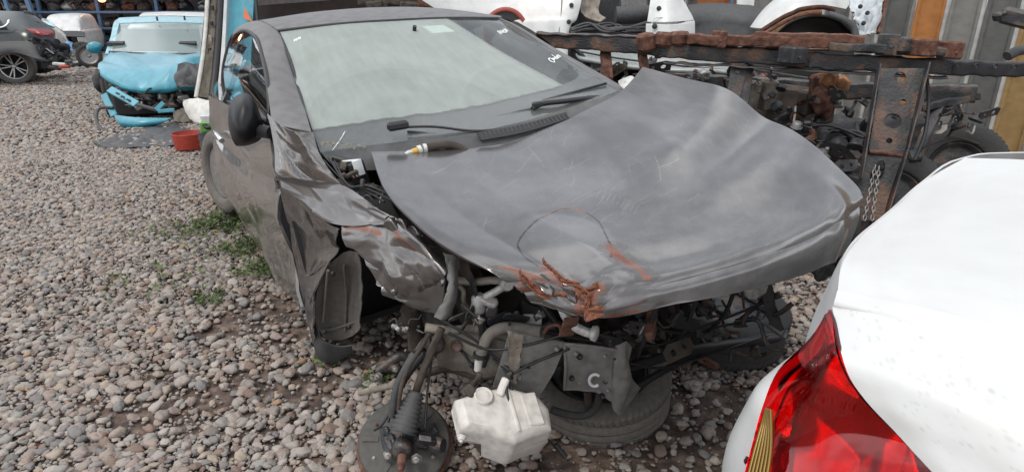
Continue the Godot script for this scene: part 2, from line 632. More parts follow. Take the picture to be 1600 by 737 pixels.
func make_materials() -> void:
	var g := func(x: float) -> Color: return Color(x, x, x)
	var grime := noise_tex(0.012, [[0.25, g.call(0.86)], [0.5, g.call(0.95)], [0.75, g.call(1.0)]], 3, 6)
	var speck := noise_tex(0.09, [[0.3, g.call(0.7)], [0.6, g.call(1.0)]], 9, 3)
	var rust := noise_tex(0.02, [[0.2, lin(0.035, 0.018, 0.013)], [0.42, lin(0.11, 0.042, 0.024)], [0.6, lin(0.125, 0.056, 0.038)], [0.8, lin(0.19, 0.10, 0.07)]], 11, 6)
	var flake := noise_tex(0.012, [[0.3, lin(0.022, 0.023, 0.026)], [0.58, lin(0.05, 0.05, 0.05)], [0.64, lin(0.075, 0.045, 0.033)], [0.72, lin(0.16, 0.08, 0.05)], [0.85, lin(0.12, 0.085, 0.065)]], 21, 6)
	var oily := noise_tex(0.012, [[0.25, lin(0.02, 0.021, 0.024)], [0.5, lin(0.035, 0.036, 0.04)], [0.68, lin(0.075, 0.07, 0.065)], [0.8, lin(0.14, 0.085, 0.06)]], 23, 6)
	var mud := noise_tex(0.014, [[0.25, lin(0.09, 0.075, 0.06)], [0.5, lin(0.19, 0.165, 0.135)], [0.75, lin(0.30, 0.27, 0.23)]], 25, 6)
	var bumps := noise_tex(0.03, [], 31, 5, true, 5.0)
	var fine := noise_tex(0.11, [], 33, 4, true, 4.0)
	var soft := noise_tex(0.006, [], 35, 2, true, 10.0)
	M.dirt = paint(Color.WHITE, 0.95, 0, noise_tex(0.02, [[0.25, lin(0.055, 0.040, 0.033)], [0.5, lin(0.105, 0.072, 0.058)], [0.75, lin(0.17, 0.125, 0.10)]], 41, 6), 0.9, bumps, 1.2)
	M.stone = paint(Color.WHITE, 0.82, 0, speck, 6.0, fine, 0.35)
	M.stone.vertex_color_use_as_albedo = true
	M.rust = paint(Color.WHITE, 0.9, 0.0, rust, 1.6, fine, 0.7)
	M.flake = paint(Color.WHITE, 0.6, 0.1, flake, 0.9, fine, 0.5)
	M.oily = paint(Color.WHITE, 0.45, 0.2, oily, 1.2, fine, 0.4)
	M.mud = paint(Color.WHITE, 0.85, 0.0, mud, 1.0, fine, 0.3)
	M.mud_dark = paint(Color(0.55, 0.52, 0.5), 0.85, 0.0, mud, 1.0, fine, 0.3)
	M.black = paint(lin(0.016, 0.016, 0.018), 0.5, 0.0, grime, 3.0)
	M.black_gloss = paint(lin(0.010, 0.010, 0.012), 0.4, 0.0, grime, 2.0)
	M.black_gloss.metallic_specular = 0.35
	M.dusty_black = paint(lin(0.055, 0.056, 0.058), 0.6, 0.0, grime, 3.0, fine, 0.3)
	M.rubber = paint(lin(0.04, 0.039, 0.038), 0.85, 0.0, grime, 5.0, fine, 0.4)
	M.rubber_dust = paint(lin(0.14, 0.125, 0.11), 0.9, 0.0, grime, 5.0, fine, 0.4)
	M.rail = paint(lin(0.23, 0.225, 0.215), 0.55, 0.15, grime, 3.0, fine, 0.3)
	M.lens = paint(Color(0.93, 0.03, 0.06, 0.0), 0.02)
	M.lens.refraction_enabled = true
	M.lens.refraction_scale = 0.05
	M.steel = paint(lin(0.30, 0.29, 0.28), 0.45, 0.6, grime, 4.0, fine, 0.4)
	M.alloy = paint(lin(0.55, 0.55, 0.55), 0.35, 0.8, grime, 6.0)
	M.zinc = paint(lin(0.55, 0.54, 0.51), 0.5, 0.25, grime, 7.0)
	M.chrome = paint(lin(0.75, 0.75, 0.76), 0.15, 1.0)
	M.paint_grey = paint(lin(0.20, 0.19, 0.187), 0.3, 0.65, grime, 1.4, soft, 0.25)
	M.paint_grey.clearcoat_enabled = true
	M.paint_grey.clearcoat = 0.35
	M.paint_grey.clearcoat_roughness = 0.3
	M.paint_dull = paint(lin(0.15, 0.145, 0.142), 0.55, 0.2, grime, 1.8)
	M.paint_bent = paint(lin(0.20, 0.19, 0.185), 0.24, 0.75, grime, 2.5, soft, 0.2)
	M.white = paint(lin(0.55, 0.555, 0.545), 0.35, 0.0, grime, 0.6)
	M.white_dirty = paint(lin(0.62, 0.63, 0.63), 0.5, 0.0, grime, 1.6)
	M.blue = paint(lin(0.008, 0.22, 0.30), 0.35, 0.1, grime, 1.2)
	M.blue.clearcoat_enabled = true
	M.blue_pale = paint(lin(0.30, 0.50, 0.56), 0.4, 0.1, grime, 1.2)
	M.steel_blue = paint(lin(0.055, 0.11, 0.19), 0.6, 0.1, grime, 2.0)
	M.beige = paint(lin(0.36, 0.33, 0.28), 0.7, 0.0, mud, 1.5)
	M.cream = paint(lin(0.56, 0.55, 0.51), 0.7, 0.0, grime, 2.0)
	M.red = paint(lin(0.36, 0.04, 0.022), 0.55, 0.0, grime, 3.0)
	M.plastic_white = paint(lin(0.64, 0.61, 0.565), 0.45, 0.0, grime, 3.5, fine, 0.15)
	M.plastic_white.backlight_enabled = true
	M.plastic_white.backlight = Color(0.35, 0.33, 0.3)
	M.glass = pane(Color(0.25, 0.32, 0.29), 0.05)
	M.glass_dark = pane(Color(0.03, 0.035, 0.035), 0.85)
	M.seat = paint(lin(0.055, 0.058, 0.058), 0.85, 0.0, grime, 3.0)
	M.trim = paint(lin(0.10, 0.10, 0.098), 0.7, 0.0, grime, 2.0)
	M.grime = grime
	M.bumps = bumps
	M.fine = fine
	M.rust_tex = rust
	M.speck = speck

# ---- the setting
var swell := FastNoiseLite.new()
func ground_y(x: float, z: float) -> float:
	return 0.018 * swell.get_noise_2d(x, z)

func pebble(kind: int) -> ArrayMesh:
	var b := Shape.new()
	return b.lump(Transform3D.IDENTITY, 7, 0.6, kind).mesh()

func stone_color() -> Color:
	var bases := [Vector3(0.30, 0.285, 0.275), Vector3(0.23, 0.22, 0.215), Vector3(0.37, 0.35, 0.335), Vector3(0.30, 0.255, 0.235), Vector3(0.19, 0.19, 0.195), Vector3(0.35, 0.31, 0.265), Vector3(0.22, 0.165, 0.14), Vector3(0.29, 0.29, 0.28), Vector3(0.27, 0.24, 0.225), Vector3(0.33, 0.305, 0.29)]
	var q: Vector3 = bases[rng.randi() % bases.size()]
	if rng.randf() < 0.012:
		q = Vector3(0.36, 0.25, 0.17)
	q *= rng.randf_range(0.88, 1.13)
	q *= Vector3(1.07, 1.0, 0.935)
	return Color(q.x, q.y, q.z)

func build_ground() -> void:
	swell.seed = 5
	swell.frequency = 0.5
	var xs := [-120.0, -60.0, -40.0]
	var x := -28.0
	while x < 9.0:
		xs.append(x)
		x += 0.25
	xs.append_array([9.0, 20.0, 60.0, 120.0])
	var zs := [-150.0, -80.0, -50.0]
	var z := -30.0
	while z < 3.0:
		zs.append(z)
		z += 0.25
	zs.append_array([3.0, 20.0, 80.0])
	var rows := []
	for a in zs:
		var row := PackedVector3Array()
		for q in xs:
			row.append(Vector3(q, ground_y(q, a) - 0.012, a))
		rows.append(row)
	var b := Shape.new()
	b.grid(rows, 1.0)
	var dirt := MeshInstance3D.new()
	dirt.name = "ground"
	dirt.mesh = b.mesh()
	dirt.material_override = M.dirt
	add_child(dirt)
	setting(dirt)

	# bare patches of soil between the stones
	var patch := FastNoiseLite.new()
	patch.seed = 12
	patch.frequency = 0.55
	patch.fractal_octaves = 3
	var bare := [[Vector3(-1.165, 0.000, -2.828), 0.34], [Vector3(-0.712, 0.000, -2.546), 0.26], [Vector3(-1.123, 0.000, -2.307), 0.16], [Vector3(-1.224, 0.000, -2.167), 0.14], [Vector3(-0.754, 0.000, -2.258), 0.16], [Vector3(-1.479, 0.000, -2.020), 0.13], [Vector3(0.179, 0.000, -1.786), 0.35], [Vector3(0.685, 0.000, -2.000), 0.35]]
	var bands := [[-3.6, 2.4, -7.0, -0.9, 0.0235, 0.0085, 0.0285], [-13.0, 2.5, -13.0, -7.0, 0.046, 0.018, 0.040], [-30.0, 1.0, -30.0, -13.0, 0.09, 0.035, 0.07]]
	bands.append([-7.5, -3.6, -7.0, -2.5, 0.027, 0.011, 0.028])
	bands.append([2.4, 6.5, -9.0, -1.2, 0.05, 0.025, 0.045])
	var meshes := []
	var spots := []
	var tints := []
	for k in 4:
		meshes.append(pebble(60 + k))
		spots.append([])
		tints.append([])
	# grit between the stones near the camera
	bands.append([-3.2, 1.6, -4.6, -1.2, 0.021, 0.0035, 0.010])
	for d in bands:
		x = d[0]
		while x < d[1]:
			z = d[2]
			while z < d[3]:
				var p := Vector3(x + rng.randf() * d[4], 0, z + rng.randf() * d[4])
				z += d[4]
				var keep := 0.96
				if patch.get_noise_2d(p.x, p.z) > 0.33:
					keep = 0.7
				for q in bare:
					if Vector2(p.x - q[0].x, p.z - q[0].z).length() < q[1] * (1.0 + patch.get_noise_2d(p.x * 5, p.z * 5)):
						keep = 0.22
				if rng.randf() > keep or (absf(p.x) > -p.z * 0.95 + 1.2):
					continue
				var a: float = d[5] + (d[6] - d[5]) * pow(rng.randf(), 2.0)
				var basis := Basis(Vector3.UP, rng.randf() * TAU) * turned(rng.randf_range(-24, 24), 0, rng.randf_range(-24, 24)) * Basis.from_scale(Vector3(a, a * rng.randf_range(0.38, 0.68), a * rng.randf_range(0.6, 0.9)))
				p.y = ground_y(p.x, p.z) + a * rng.randf_range(-0.05, 0.38)
				var kind := rng.randi() % 4
				spots[kind].append(Transform3D(basis, p))
				tints[kind].append(stone_color())
			x += d[4]
	for k in 4:
		var mm := MultiMesh.new()
		mm.transform_format = MultiMesh.TRANSFORM_3D
		mm.use_colors = true
		mm.mesh = meshes[k]
		mm.instance_count = spots[k].size()
		for i in spots[k].size():
			mm.set_instance_transform(i, spots[k][i])
			mm.set_instance_color(i, tints[k][i])
		var o := MultiMeshInstance3D.new()
		o.name = "gravel"
		o.multimesh = mm
		o.material_override = M.stone
		dirt.add_child(o, true)
		o.set_meta("kind", "stuff")
	# the nearest, largest stones one by one
	var big := []
	for k in 10:
		var c := stone_color()
		big.append(paint(c.linear_to_srgb(), 0.8, 0, M.speck, 7.0, M.fine, 0.35))
	var placed := 0
	while placed < 300:
		var p := Vector3(rng.randf_range(-2.1, 1.0), 0, rng.randf_range(-3.4, -1.45))
		if p.x < p.z * 0.86 or p.x > -0.15 - (p.z + 1.5) * 0.2 + (0.9 if p.z < -1.75 and p.z > -2.3 and rng.randf() < 0.3 else 0.0):
			continue
		var o := MeshInstance3D.new()
		o.name = "stone"
		o.mesh = meshes[rng.randi() % 4]
		o.material_override = big[rng.randi() % 10]
		var a := rng.randf_range(0.021, 0.035)
		o.transform = Transform3D(Basis(Vector3.UP, rng.randf() * TAU) * turned(rng.randf_range(-15, 15), 0, rng.randf_range(-15, 15)) * Basis.from_scale(Vector3(a, a * rng.randf_range(0.42, 0.66), a * rng.randf_range(0.62, 0.9))), p + Vector3(0, ground_y(p.x, p.z) + a * 0.35, 0))
		dirt.add_child(o, true)
		placed += 1

	# weeds
	var leaf := Shape.new()
	for k in 5:
		var turn := Basis(Vector3.UP, k * 1.31 + 0.2)
		var l := 0.02 + 0.006 * (k % 3)
		var lift := 0.006 + 0.006 * (k % 2)
		leaf.face([Vector3.ZERO, turn * Vector3(0.006, lift, l * 0.5), turn * Vector3(0, lift * 1.2, l), turn * Vector3(-0.006, lift, l * 0.5)], Vector3.UP)
	var mm := MultiMesh.new()
	mm.transform_format = MultiMesh.TRANSFORM_3D
	mm.use_colors = true
	mm.mesh = leaf.mesh()
	var tufts := [[Vector3(-2.083, 0.000, -4.303), 0.24, 210], [Vector3(-1.761, 0.000, -3.774), 0.2, 130], [Vector3(-1.470, 0.000, -3.433), 0.15, 90], [Vector3(-1.620, 0.000, -3.047), 0.1, 40], [Vector3(-2.227, 0.000, -4.100), 0.3, 110], [Vector3(-1.911, 0.000, -4.375), 0.16, 90], [Vector3(-2.027, 0.000, -3.296), 0.35, 50], [Vector3(-0.538, 0.000, -2.258), 0.08, 20], [Vector3(-0.817, 0.000, -2.408), 0.07, 20]]
	var count := 0
	for q in tufts:
		count += q[2]
	mm.instance_count = count
	var at := 0
	for q in tufts:
		for k in q[2]:
			var r: float = q[1] * sqrt(rng.randf()) * rng.randf_range(0.5, 1.3)
			var ang := rng.randf() * TAU
			var p: Vector3 = q[0] + Vector3(cos(ang) * r * 1.2, rng.randf_range(0.012, 0.045), sin(ang) * r)
			mm.set_instance_transform(at, Transform3D(Basis(Vector3.UP, rng.randf() * TAU) * turned(rng.randf_range(-35, 35), 0, rng.randf_range(-35, 35)) * Basis.from_scale(Vector3.ONE * rng.randf_range(0.5, 1.3)), p))
			mm.set_instance_color(at, Color(0.095, 0.135, 0.045) * rng.randf_range(0.6, 1.4))
			at += 1
	var weeds := MultiMeshInstance3D.new()
	weeds.name = "weeds"
	weeds.multimesh = mm
	weeds.material_override = paint(Color.WHITE, 0.7)
	weeds.material_override.vertex_color_use_as_albedo = true
	weeds.material_override.backlight_enabled = true
	weeds.material_override.backlight = Color(0.3, 0.35, 0.2)
	add_child(weeds)
	weeds.set_meta("kind", "stuff")
	weeds.set_meta("label", "low green weeds growing between the pebbles beside the crashed car")
	weeds.set_meta("category", "weeds")

# ---- the crashed grey car
var hood_ctrl := []
var glass_ctrl := []

func hood_material() -> StandardMaterial3D:
	var img := dusty(Vector2i(768, 768), lin(0.088, 0.082, 0.080), lin(0.122, 0.114, 0.110), 0.02, 4)
	var streak := FastNoiseLite.new()
	streak.seed = 44
	streak.frequency = 0.02
	streak.fractal_octaves = 4
	for y in 768:
		for x in 768:
			img.set_pixel(x, y, img.get_pixel(x, y) * (1.0 + 0.05 * streak.get_noise_2d(x * 2.5 + y, y * 0.6 - x * 0.3)))
	var pale := lin(0.36, 0.35, 0.345)
	var dark := lin(0.07, 0.07, 0.074)
	for q in [[0.15, 0.16, 0.16, 0.2, 0.4], [0.46, 0.06, 0.14, 0.08, 0.6], [0.18, 0.3, 0.14, 0.16, 0.35], [0.70, 0.30, 0.05, 0.07, 0.3], [0.84, 0.12, 0.06, 0.04, 0.5], [0.74, 0.8, 0.2, 0.06, 0.25], [0.35, 0.6, 0.25, 0.2, 0.3], [0.30, 0.5, 0.1, 0.14, 0.25], [0.62, 0.55, 0.12, 0.05, 0.25], [0.66, 0.26, 0.022, 0.045, 0.55], [0.60, 0.22, 0.02, 0.03, 0.3]]:
		spot(img, Vector2(q[0], q[1]), Vector2(q[2], q[3]), pale, q[4] * 0.34)
	for q in [[0.6, 0.16, 0.12, 0.08, 0.6], [0.75, 0.4, 0.16, 0.09, 0.55], [0.8, 0.62, 0.12, 0.1, 0.5], [0.1, 0.4, 0.06, 0.25, 0.4], [0.95, 0.4, 0.06, 0.3, 0.4], [0.93, 0.78, 0.06, 0.1, 0.5]]:
		spot(img, Vector2(q[0], q[1]), Vector2(q[2], q[3]), dark, q[4] * 0.5)
	scratches(img, 60, lin(0.32, 0.31, 0.30), 5, Rect2(0.05, 0.02, 0.5, 0.5), -0.6, 0.11)
	scratches(img, 34, lin(0.30, 0.29, 0.28), 6, Rect2(0.3, 0.2, 0.6, 0.6), -0.2, 0.08)
	for k in 9:
		stroke(img, [Vector2(0.405 + 0.004 * k, 0.33 + 0.014 * k), Vector2(0.43 + 0.004 * k, 0.30 + 0.014 * k)], 0.7, lin(0.3, 0.29, 0.28), 0.4, 0.3, 40 + k)
	# the patch cut into the skin, its dark seam and the rust along it
	var filler := lin(0.19, 0.19, 0.19)
	spot(img, Vector2(0.26, 0.50), Vector2(0.10, 0.16), filler, 0.5)
	var seam := [Vector2(0.155, 0.488), Vector2(0.17, 0.45), Vector2(0.205, 0.413), Vector2(0.268, 0.37), Vector2(0.325, 0.355), Vector2(0.35, 0.392), Vector2(0.355, 0.43), Vector2(0.35, 0.465), Vector2(0.315, 0.56), Vector2(0.283, 0.618)]
	stroke(img, smoothed(seam), 1.4, lin(0.025, 0.018, 0.016), 0.85, 0.45, 8)
	stroke(img, smoothed([Vector2(0.155, 0.488), Vector2(0.143, 0.53), Vector2(0.138, 0.612)]), 1.5, lin(0.02, 0.016, 0.015), 0.9, 0.3, 9)
	var rust := lin(0.235, 0.08, 0.045)
	var deep := lin(0.16, 0.05, 0.028)
	stroke(img, smoothed([Vector2(0.268, 0.366), Vector2(0.325, 0.352), Vector2(0.35, 0.388)]), 2.6, rust, 0.6, 0.7, 15)
	stroke(img, smoothed([Vector2(0.312, 0.565), Vector2(0.297, 0.61), Vector2(0.302, 0.655), Vector2(0.307, 0.72), Vector2(0.32, 0.795)]), 7.0, rust, 0.85, 0.6, 16)
	stroke(img, [Vector2(0.297, 0.60), Vector2(0.303, 0.68)], 5.0, deep, 0.5, 0.7, 17)
	for path in [[Vector2(0.06, 0.6), Vector2(0.09, 0.66), Vector2(0.13, 0.74), Vector2(0.18, 0.78), Vector2(0.215, 0.8)], [Vector2(0.148, 0.592), Vector2(0.142, 0.64), Vector2(0.15, 0.68)], [Vector2(0.06, 0.66), Vector2(0.09, 0.78), Vector2(0.15, 0.86), Vector2(0.18, 0.96)], [Vector2(0.215, 0.79), Vector2(0.19, 0.86), Vector2(0.2, 1.0)], [Vector2(0.02, 0.72), Vector2(0.06, 0.8)], [Vector2(0.24, 0.985), Vector2(0.30, 0.965)]]:
		stroke(img, smoothed(path), 9.0, rust, 0.9, 0.7, 18 + int(path[0].x * 100))
		stroke(img, smoothed(path), 3.0, deep, 0.6, 0.9, 58 + int(path[0].x * 100))
	var m := printed(img, 0.4, 0.55, 0.3)
	m.clearcoat = 0.8
	m.clearcoat_roughness = 0.12
	# dust makes the skin dull, wiped places stay glossy
	var dull := Image.create(384, 384, false, Image.FORMAT_RGB8)
	for y in 384:
		for x in 384:
			var k := clampf(0.25 + 0.05 * streak.get_noise_2d(x * 1.2, y * 1.2) + 0.04 * streak.get_noise_2d(x * 6.0, y * 1.5), 0.18, 0.6)
			dull.set_pixel(x, y, Color(k, k, k))
	for path in [[Vector2(0.312, 0.565), Vector2(0.297, 0.61), Vector2(0.302, 0.655), Vector2(0.307, 0.72), Vector2(0.32, 0.795)], [Vector2(0.03, 0.6), Vector2(0.09, 0.7), Vector2(0.13, 0.76), Vector2(0.215, 0.8)], [Vector2(0.03, 0.7), Vector2(0.09, 0.78), Vector2(0.15, 0.86), Vector2(0.18, 0.96)], [Vector2(0.215, 0.79), Vector2(0.19, 0.86), Vector2(0.2, 1.0)], [Vector2(0.05, 0.66), Vector2(0.14, 0.84), Vector2(0.2, 0.98)]]:
		stroke(dull, smoothed(path), 11.0, Color(0.95, 0.95, 0.95), 1.0, 0.3, 4)
		stroke(dull, smoothed(path), 11.0, Color(0.95, 0.95, 0.95), 1.0, 0.3, 5)
	m.roughness = 1.0
	m.roughness_texture = ImageTexture.create_from_image(dull)
	return m

func side_material(kind: int) -> StandardMaterial3D:
	var img := dusty(Vector2i(512, 512), lin(0.095, 0.088, 0.085), lin(0.15, 0.139, 0.133), 0.02, kind)
	scratches(img, 130, lin(0.42, 0.41, 0.40), kind + 3, Rect2(0, 0, 1, 1), 0.9, 0.22)
	scratches(img, 80, lin(0.5, 0.49, 0.48), kind + 90, Rect2(0, 0.2, 1, 0.7), 0.1, 0.16)
	var r := RandomNumberGenerator.new()
	r.seed = kind * 3
	for k in 26:
		var p := Vector2(r.randf(), r.randf_range(0.15, 0.95))
		stroke(img, [p, p + Vector2(r.randfn(0.02, 0.03), r.randf_range(0.03, 0.14)), p + Vector2(r.randfn(0.05, 0.05), r.randf_range(0.14, 0.26))], 0.9, lin(0.55, 0.54, 0.52), r.randf_range(0.3, 0.9), 0.5, kind + k)
	for k in 10:
		spot(img, Vector2(r.randf(), r.randf_range(0.7, 1.0)), Vector2(r.randf_range(0.05, 0.16), r.randf_range(0.03, 0.1)), lin(0.19, 0.155, 0.125), 0.55)
	var m := printed(img, 0.2, 0.6, 0.9)
	m.clearcoat_roughness = 0.08
	return m

func build_crashed_car() -> void:
	var t := thing("crashed_car", "crashed dark grey saloon with raised rust-marked hood and no front bumper", "car", CAR_AT)
	var b := Shape.new()
	# hood
	hood_ctrl = [
		[Vector3(-0.528, 0.973, -2.312), Vector3(-0.273, 0.965, -2.395), Vector3(0.000, 0.976, -2.510), Vector3(0.271, 1.058, -2.669), Vector3(0.466, 1.118, -2.812), Vector3(0.598, 1.227, -2.945)],
		[Vector3(-0.421, 0.924, -1.985), Vector3(-0.143, 0.915, -2.080), Vector3(0.161, 0.933, -2.200), Vector3(0.449, 1.008, -2.355), Vector3(0.677, 1.083, -2.515), Vector3(0.824, 1.171, -2.656)],
		[Vector3(-0.286, 0.882, -1.762), Vector3(-0.020, 0.887, -1.817), Vector3(0.267, 0.915, -1.928), Vector3(0.566, 0.971, -2.078), Vector3(0.801, 1.029, -2.253), Vector3(0.974, 1.098, -2.396)],
		[Vector3(-0.150, 0.850, -1.606), Vector3(0.089, 0.867, -1.626), Vector3(0.345, 0.884, -1.721), Vector3(0.626, 0.924, -1.862), Vector3(0.867, 0.980, -2.017), Vector3(1.083, 1.017, -2.204)],
		[Vector3(-0.017, 0.810, -1.528), Vector3(0.185, 0.833, -1.506), Vector3(0.434, 0.855, -1.575), Vector3(0.695, 0.882, -1.706), Vector3(0.942, 0.910, -1.876), Vector3(1.168, 0.922, -2.068)],
		[Vector3(0.043, 0.783, -1.513), Vector3(0.211, 0.805, -1.441), Vector3(0.446, 0.841, -1.481), Vector3(0.682, 0.854, -1.588), Vector3(0.905, 0.864, -1.734), Vector3(1.128, 0.887, -1.936)],
		[Vector3(0.069, 0.756, -1.526), Vector3(0.204, 0.755, -1.426), Vector3(0.442, 0.783, -1.445), Vector3(0.657, 0.783, -1.542), Vector3(0.862, 0.774, -1.667), Vector3(1.020, 0.782, -1.792)]]
	var wob := crumple(0.010, 1.6, 3, false)
	var sharp := facets(0.026, 13, 9, 8)
	var fold := func(s: float, q: float) -> float:
		var d: float = wob.call(s, q)
		# the bent left flank, the creases running to the crushed corner, and the hollow by the right shoulder
		d += 0.022 * maxf(0.0, 1.0 - absf(s - 0.10 - q * 0.12) / 0.10) * smoothstep(0.02, 0.3, q)
		d -= 0.014 * maxf(0.0, 1.0 - absf(s - 0.30 + q * 0.06) / 0.09) * smoothstep(0.3, 0.8, q)
		d += 0.010 * maxf(0.0, 1.0 - absf(q - 0.86 + 0.03 * s) / 0.05) * smoothstep(0.2, 0.4, s)
		d += 0.010 * maxf(0.0, 1.0 - absf(s - 0.58 + q * 0.30) / 0.14) * smoothstep(0.75, 0.2, q)
		d -= 0.022 * exp(-pow((q - 0.40 + s * 0.2) / 0.07, 2.0)) * smoothstep(0.45, 0.7, s)
		d += 0.018 * exp(-pow((q - 0.52 + s * 0.2) / 0.06, 2.0)) * smoothstep(0.5, 0.8, s)
		d -= 0.012 * exp(-pow((s - 0.88) / 0.03, 2.0)) * smoothstep(0.5, 0.8, q)
		# the shallow round dent with its raised rim inside the seam
		var dent := Vector2((s - 0.252) / 0.100, (q - 0.485) / 0.128).length()
		d += 0.0012 * exp(-pow((dent - 1.0) / 0.12, 2.0)) - 0.0022 * smoothstep(1.0, 0.2, dent)
		var corner := smoothstep(0.28, 0.06, Vector2(s - 0.12, (q - 0.85) * 0.8).length())
		d += corner * (sharp.call(s, q) - 0.004)
		return d
	sheet(b, hood_ctrl, 130, 130, 0.008, fold)
	var hood := obj("hood", b, hood_material(), t, "raised dusty grey hood with rust patch and crumpled corner")

	# the torn corner: ragged, curled strips of bare rusting metal
	var bare := paint(lin(0.26, 0.10, 0.058), 0.85, 0.1, M.speck, 5.0, M.bumps, 0.5)
	for q in [[Vector3(0.024, 0.835, -1.509), Vector3(0.078, 0.782, -1.497), Vector3(0.152, 0.785, -1.467), Vector3(0.224, 0.820, -1.448), 0.020, 81], [Vector3(0.161, 0.828, -1.438), Vector3(0.198, 0.797, -1.434), Vector3(0.185, 0.764, -1.422), Vector3(0.234, 0.766, -1.424), 0.022, 83], [Vector3(0.085, 0.853, -1.546), Vector3(0.111, 0.837, -1.514), Vector3(0.139, 0.825, -1.483), Vector3(0.177, 0.819, -1.457), 0.010, 85], [Vector3(0.030, 0.828, -1.501), Vector3(0.068, 0.788, -1.515), Vector3(0.106, 0.760, -1.511), Vector3(0.162, 0.743, -1.483), 0.014, 87]]:
		b = Shape.new()
		var wide: float = q[4]
		var path := []
		for k in 4:
			path.append((q[k] as Vector3) + Vector3(-0.004, 0.010, 0.012))
		var up := []
		var low := []
		for k in 4:
			up.append((path[k] as Vector3) + Vector3(-0.2, 0.75, 0.15) * wide * (0.6 + 0.5 * (k % 2)))
			low.append((path[k] as Vector3) + Vector3(0.1, -0.8, 0.3) * wide * (0.5 + 0.6 * ((k + 1) % 2)))
		sheet(b, [up, path, low], 34, 10, 0.003, crumple(0.007, 4.0, q[5]))
		obj("torn_edge", b, bare, hood)
	for q in [[Vector3(0.128, 0.821, -1.461), Vector3(0.168, 0.797, -1.458), Vector3(0.159, 0.770, -1.459)], [Vector3(0.063, 0.822, -1.490), Vector3(0.110, 0.805, -1.480), Vector3(0.093, 0.788, -1.477)]]:
		b = Shape.new()
		sheet(b, [[q[0], (q[0] as Vector3).lerp(q[1], 0.5) + Vector3(0, 0.012, 0.014), q[1]], [(q[0] as Vector3).lerp(q[2], 0.6) + Vector3(0, 0.004, 0.02), (q[2] as Vector3).lerp(q[1], 0.5) + Vector3(0, 0.0, 0.02), (q[1] as Vector3).lerp(q[2], 0.5) + Vector3(0, 0, 0.016)]], 14, 10, 0.003, facets(0.003, 3, 3, 89))
		obj("bent_flap", b, M.paint_bent, hood)

	# windscreen: glass, its black printed border, the film of dust and painted sky reflection on it
	glass_ctrl = [
		[Vector3(-0.729, 0.971, -2.345), Vector3(-0.449, 0.995, -2.419), Vector3(-0.105, 1.016, -2.558), Vector3(0.223, 1.065, -2.757), Vector3(0.492, 1.122, -2.959)],
		[Vector3(-0.924, 1.147, -2.762), Vector3(-0.641, 1.187, -2.837), Vector3(-0.352, 1.214, -2.960), Vector3(-0.071, 1.246, -3.124), Vector3(0.221, 1.269, -3.304)],
		[Vector3(-1.126, 1.372, -3.186), Vector3(-0.853, 1.405, -3.267), Vector3(-0.602, 1.418, -3.371), Vector3(-0.338, 1.427, -3.504), Vector3(-0.085, 1.423, -3.676)]]
	b = Shape.new()
	sheet(b, glass_ctrl, 24, 24, 0)
	var glass := obj("windscreen", b, M.glass, t)
	b = Shape.new()
	var inner := []
	var outer := []
	var ring_n := 80
	for k in ring_n + 1:
		var a := TAU * (k % ring_n) / ring_n
		var d := Vector2(cos(a), sin(a))
		var q := d / maxf(absf(d.x), absf(d.y)) * 0.5
		outer.append(Vector2(0.5, 0.5) + q * 0.998)
		var e := Vector2(signf(d.x) * pow(absf(d.x), 0.32), signf(d.y) * pow(absf(d.y), 0.32))
		e = e * Vector2(0.470, 0.385)
		inner.append(Vector2(0.515, 0.600) + e)
	var rows := []
	for i in 5:
		var row := PackedVector3Array()
		for k in ring_n + 1:
			var q: Vector2 = (outer[k] as Vector2).lerp(inner[k], i / 4.0)
			row.append(surface(glass_ctrl, clampf(q.x, 0, 1), clampf(q.y, 0, 1)) + car_turn * Vector3(0, -0.004, -0.003))
		rows.append(row)
	b.grid(rows, 1.0, true)
	obj("windscreen_border", b, M.dusty_black, glass)
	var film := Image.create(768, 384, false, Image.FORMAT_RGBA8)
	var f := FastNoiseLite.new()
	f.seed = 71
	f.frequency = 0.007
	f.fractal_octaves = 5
	var dust_or_glare := lin(0.42, 0.465, 0.43)  # pale film colour: some real dust, the rest sky reflection painted in
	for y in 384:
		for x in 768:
			# painted sky reflection ends at this edge; the far side is left darker
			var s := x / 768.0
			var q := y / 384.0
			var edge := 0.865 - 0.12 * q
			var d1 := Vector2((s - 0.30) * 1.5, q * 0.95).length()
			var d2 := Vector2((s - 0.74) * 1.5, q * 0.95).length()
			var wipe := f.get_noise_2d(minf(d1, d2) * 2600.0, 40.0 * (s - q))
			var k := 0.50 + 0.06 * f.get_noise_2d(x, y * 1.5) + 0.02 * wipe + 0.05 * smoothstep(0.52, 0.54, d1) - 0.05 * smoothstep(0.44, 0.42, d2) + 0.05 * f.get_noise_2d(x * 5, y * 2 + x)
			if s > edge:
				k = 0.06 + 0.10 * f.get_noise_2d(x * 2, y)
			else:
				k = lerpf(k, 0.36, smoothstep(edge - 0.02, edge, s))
			k *= lerpf(0.16, 1.0, smoothstep(0.195, 0.215, q + 0.01 * f.get_noise_2d(x * 3, 5)))  # thinned along the bottom, where the painted reflection stops
			film.set_pixel(x, y, Color(dust_or_glare, clampf(k, 0.04, 0.9)))
	var chalk := Color(lin(0.75, 0.78, 0.76), 0.85)
	# the hand-written words on the glass
	var pen := func(x0: float, y0: float, strokes: Array, size: float) -> void:
		for line in strokes:
			var pts := []
			for p in line:
				var q := Vector2(p.x, p.y) * size
				pts.append(Vector2(x0, y0) + Vector2(q.x * 1.0, q.y * 2.0 + q.x * 0.55))
			stroke(film, smoothed(pts), 1.5, chalk, 1.0, 0.2, 12)
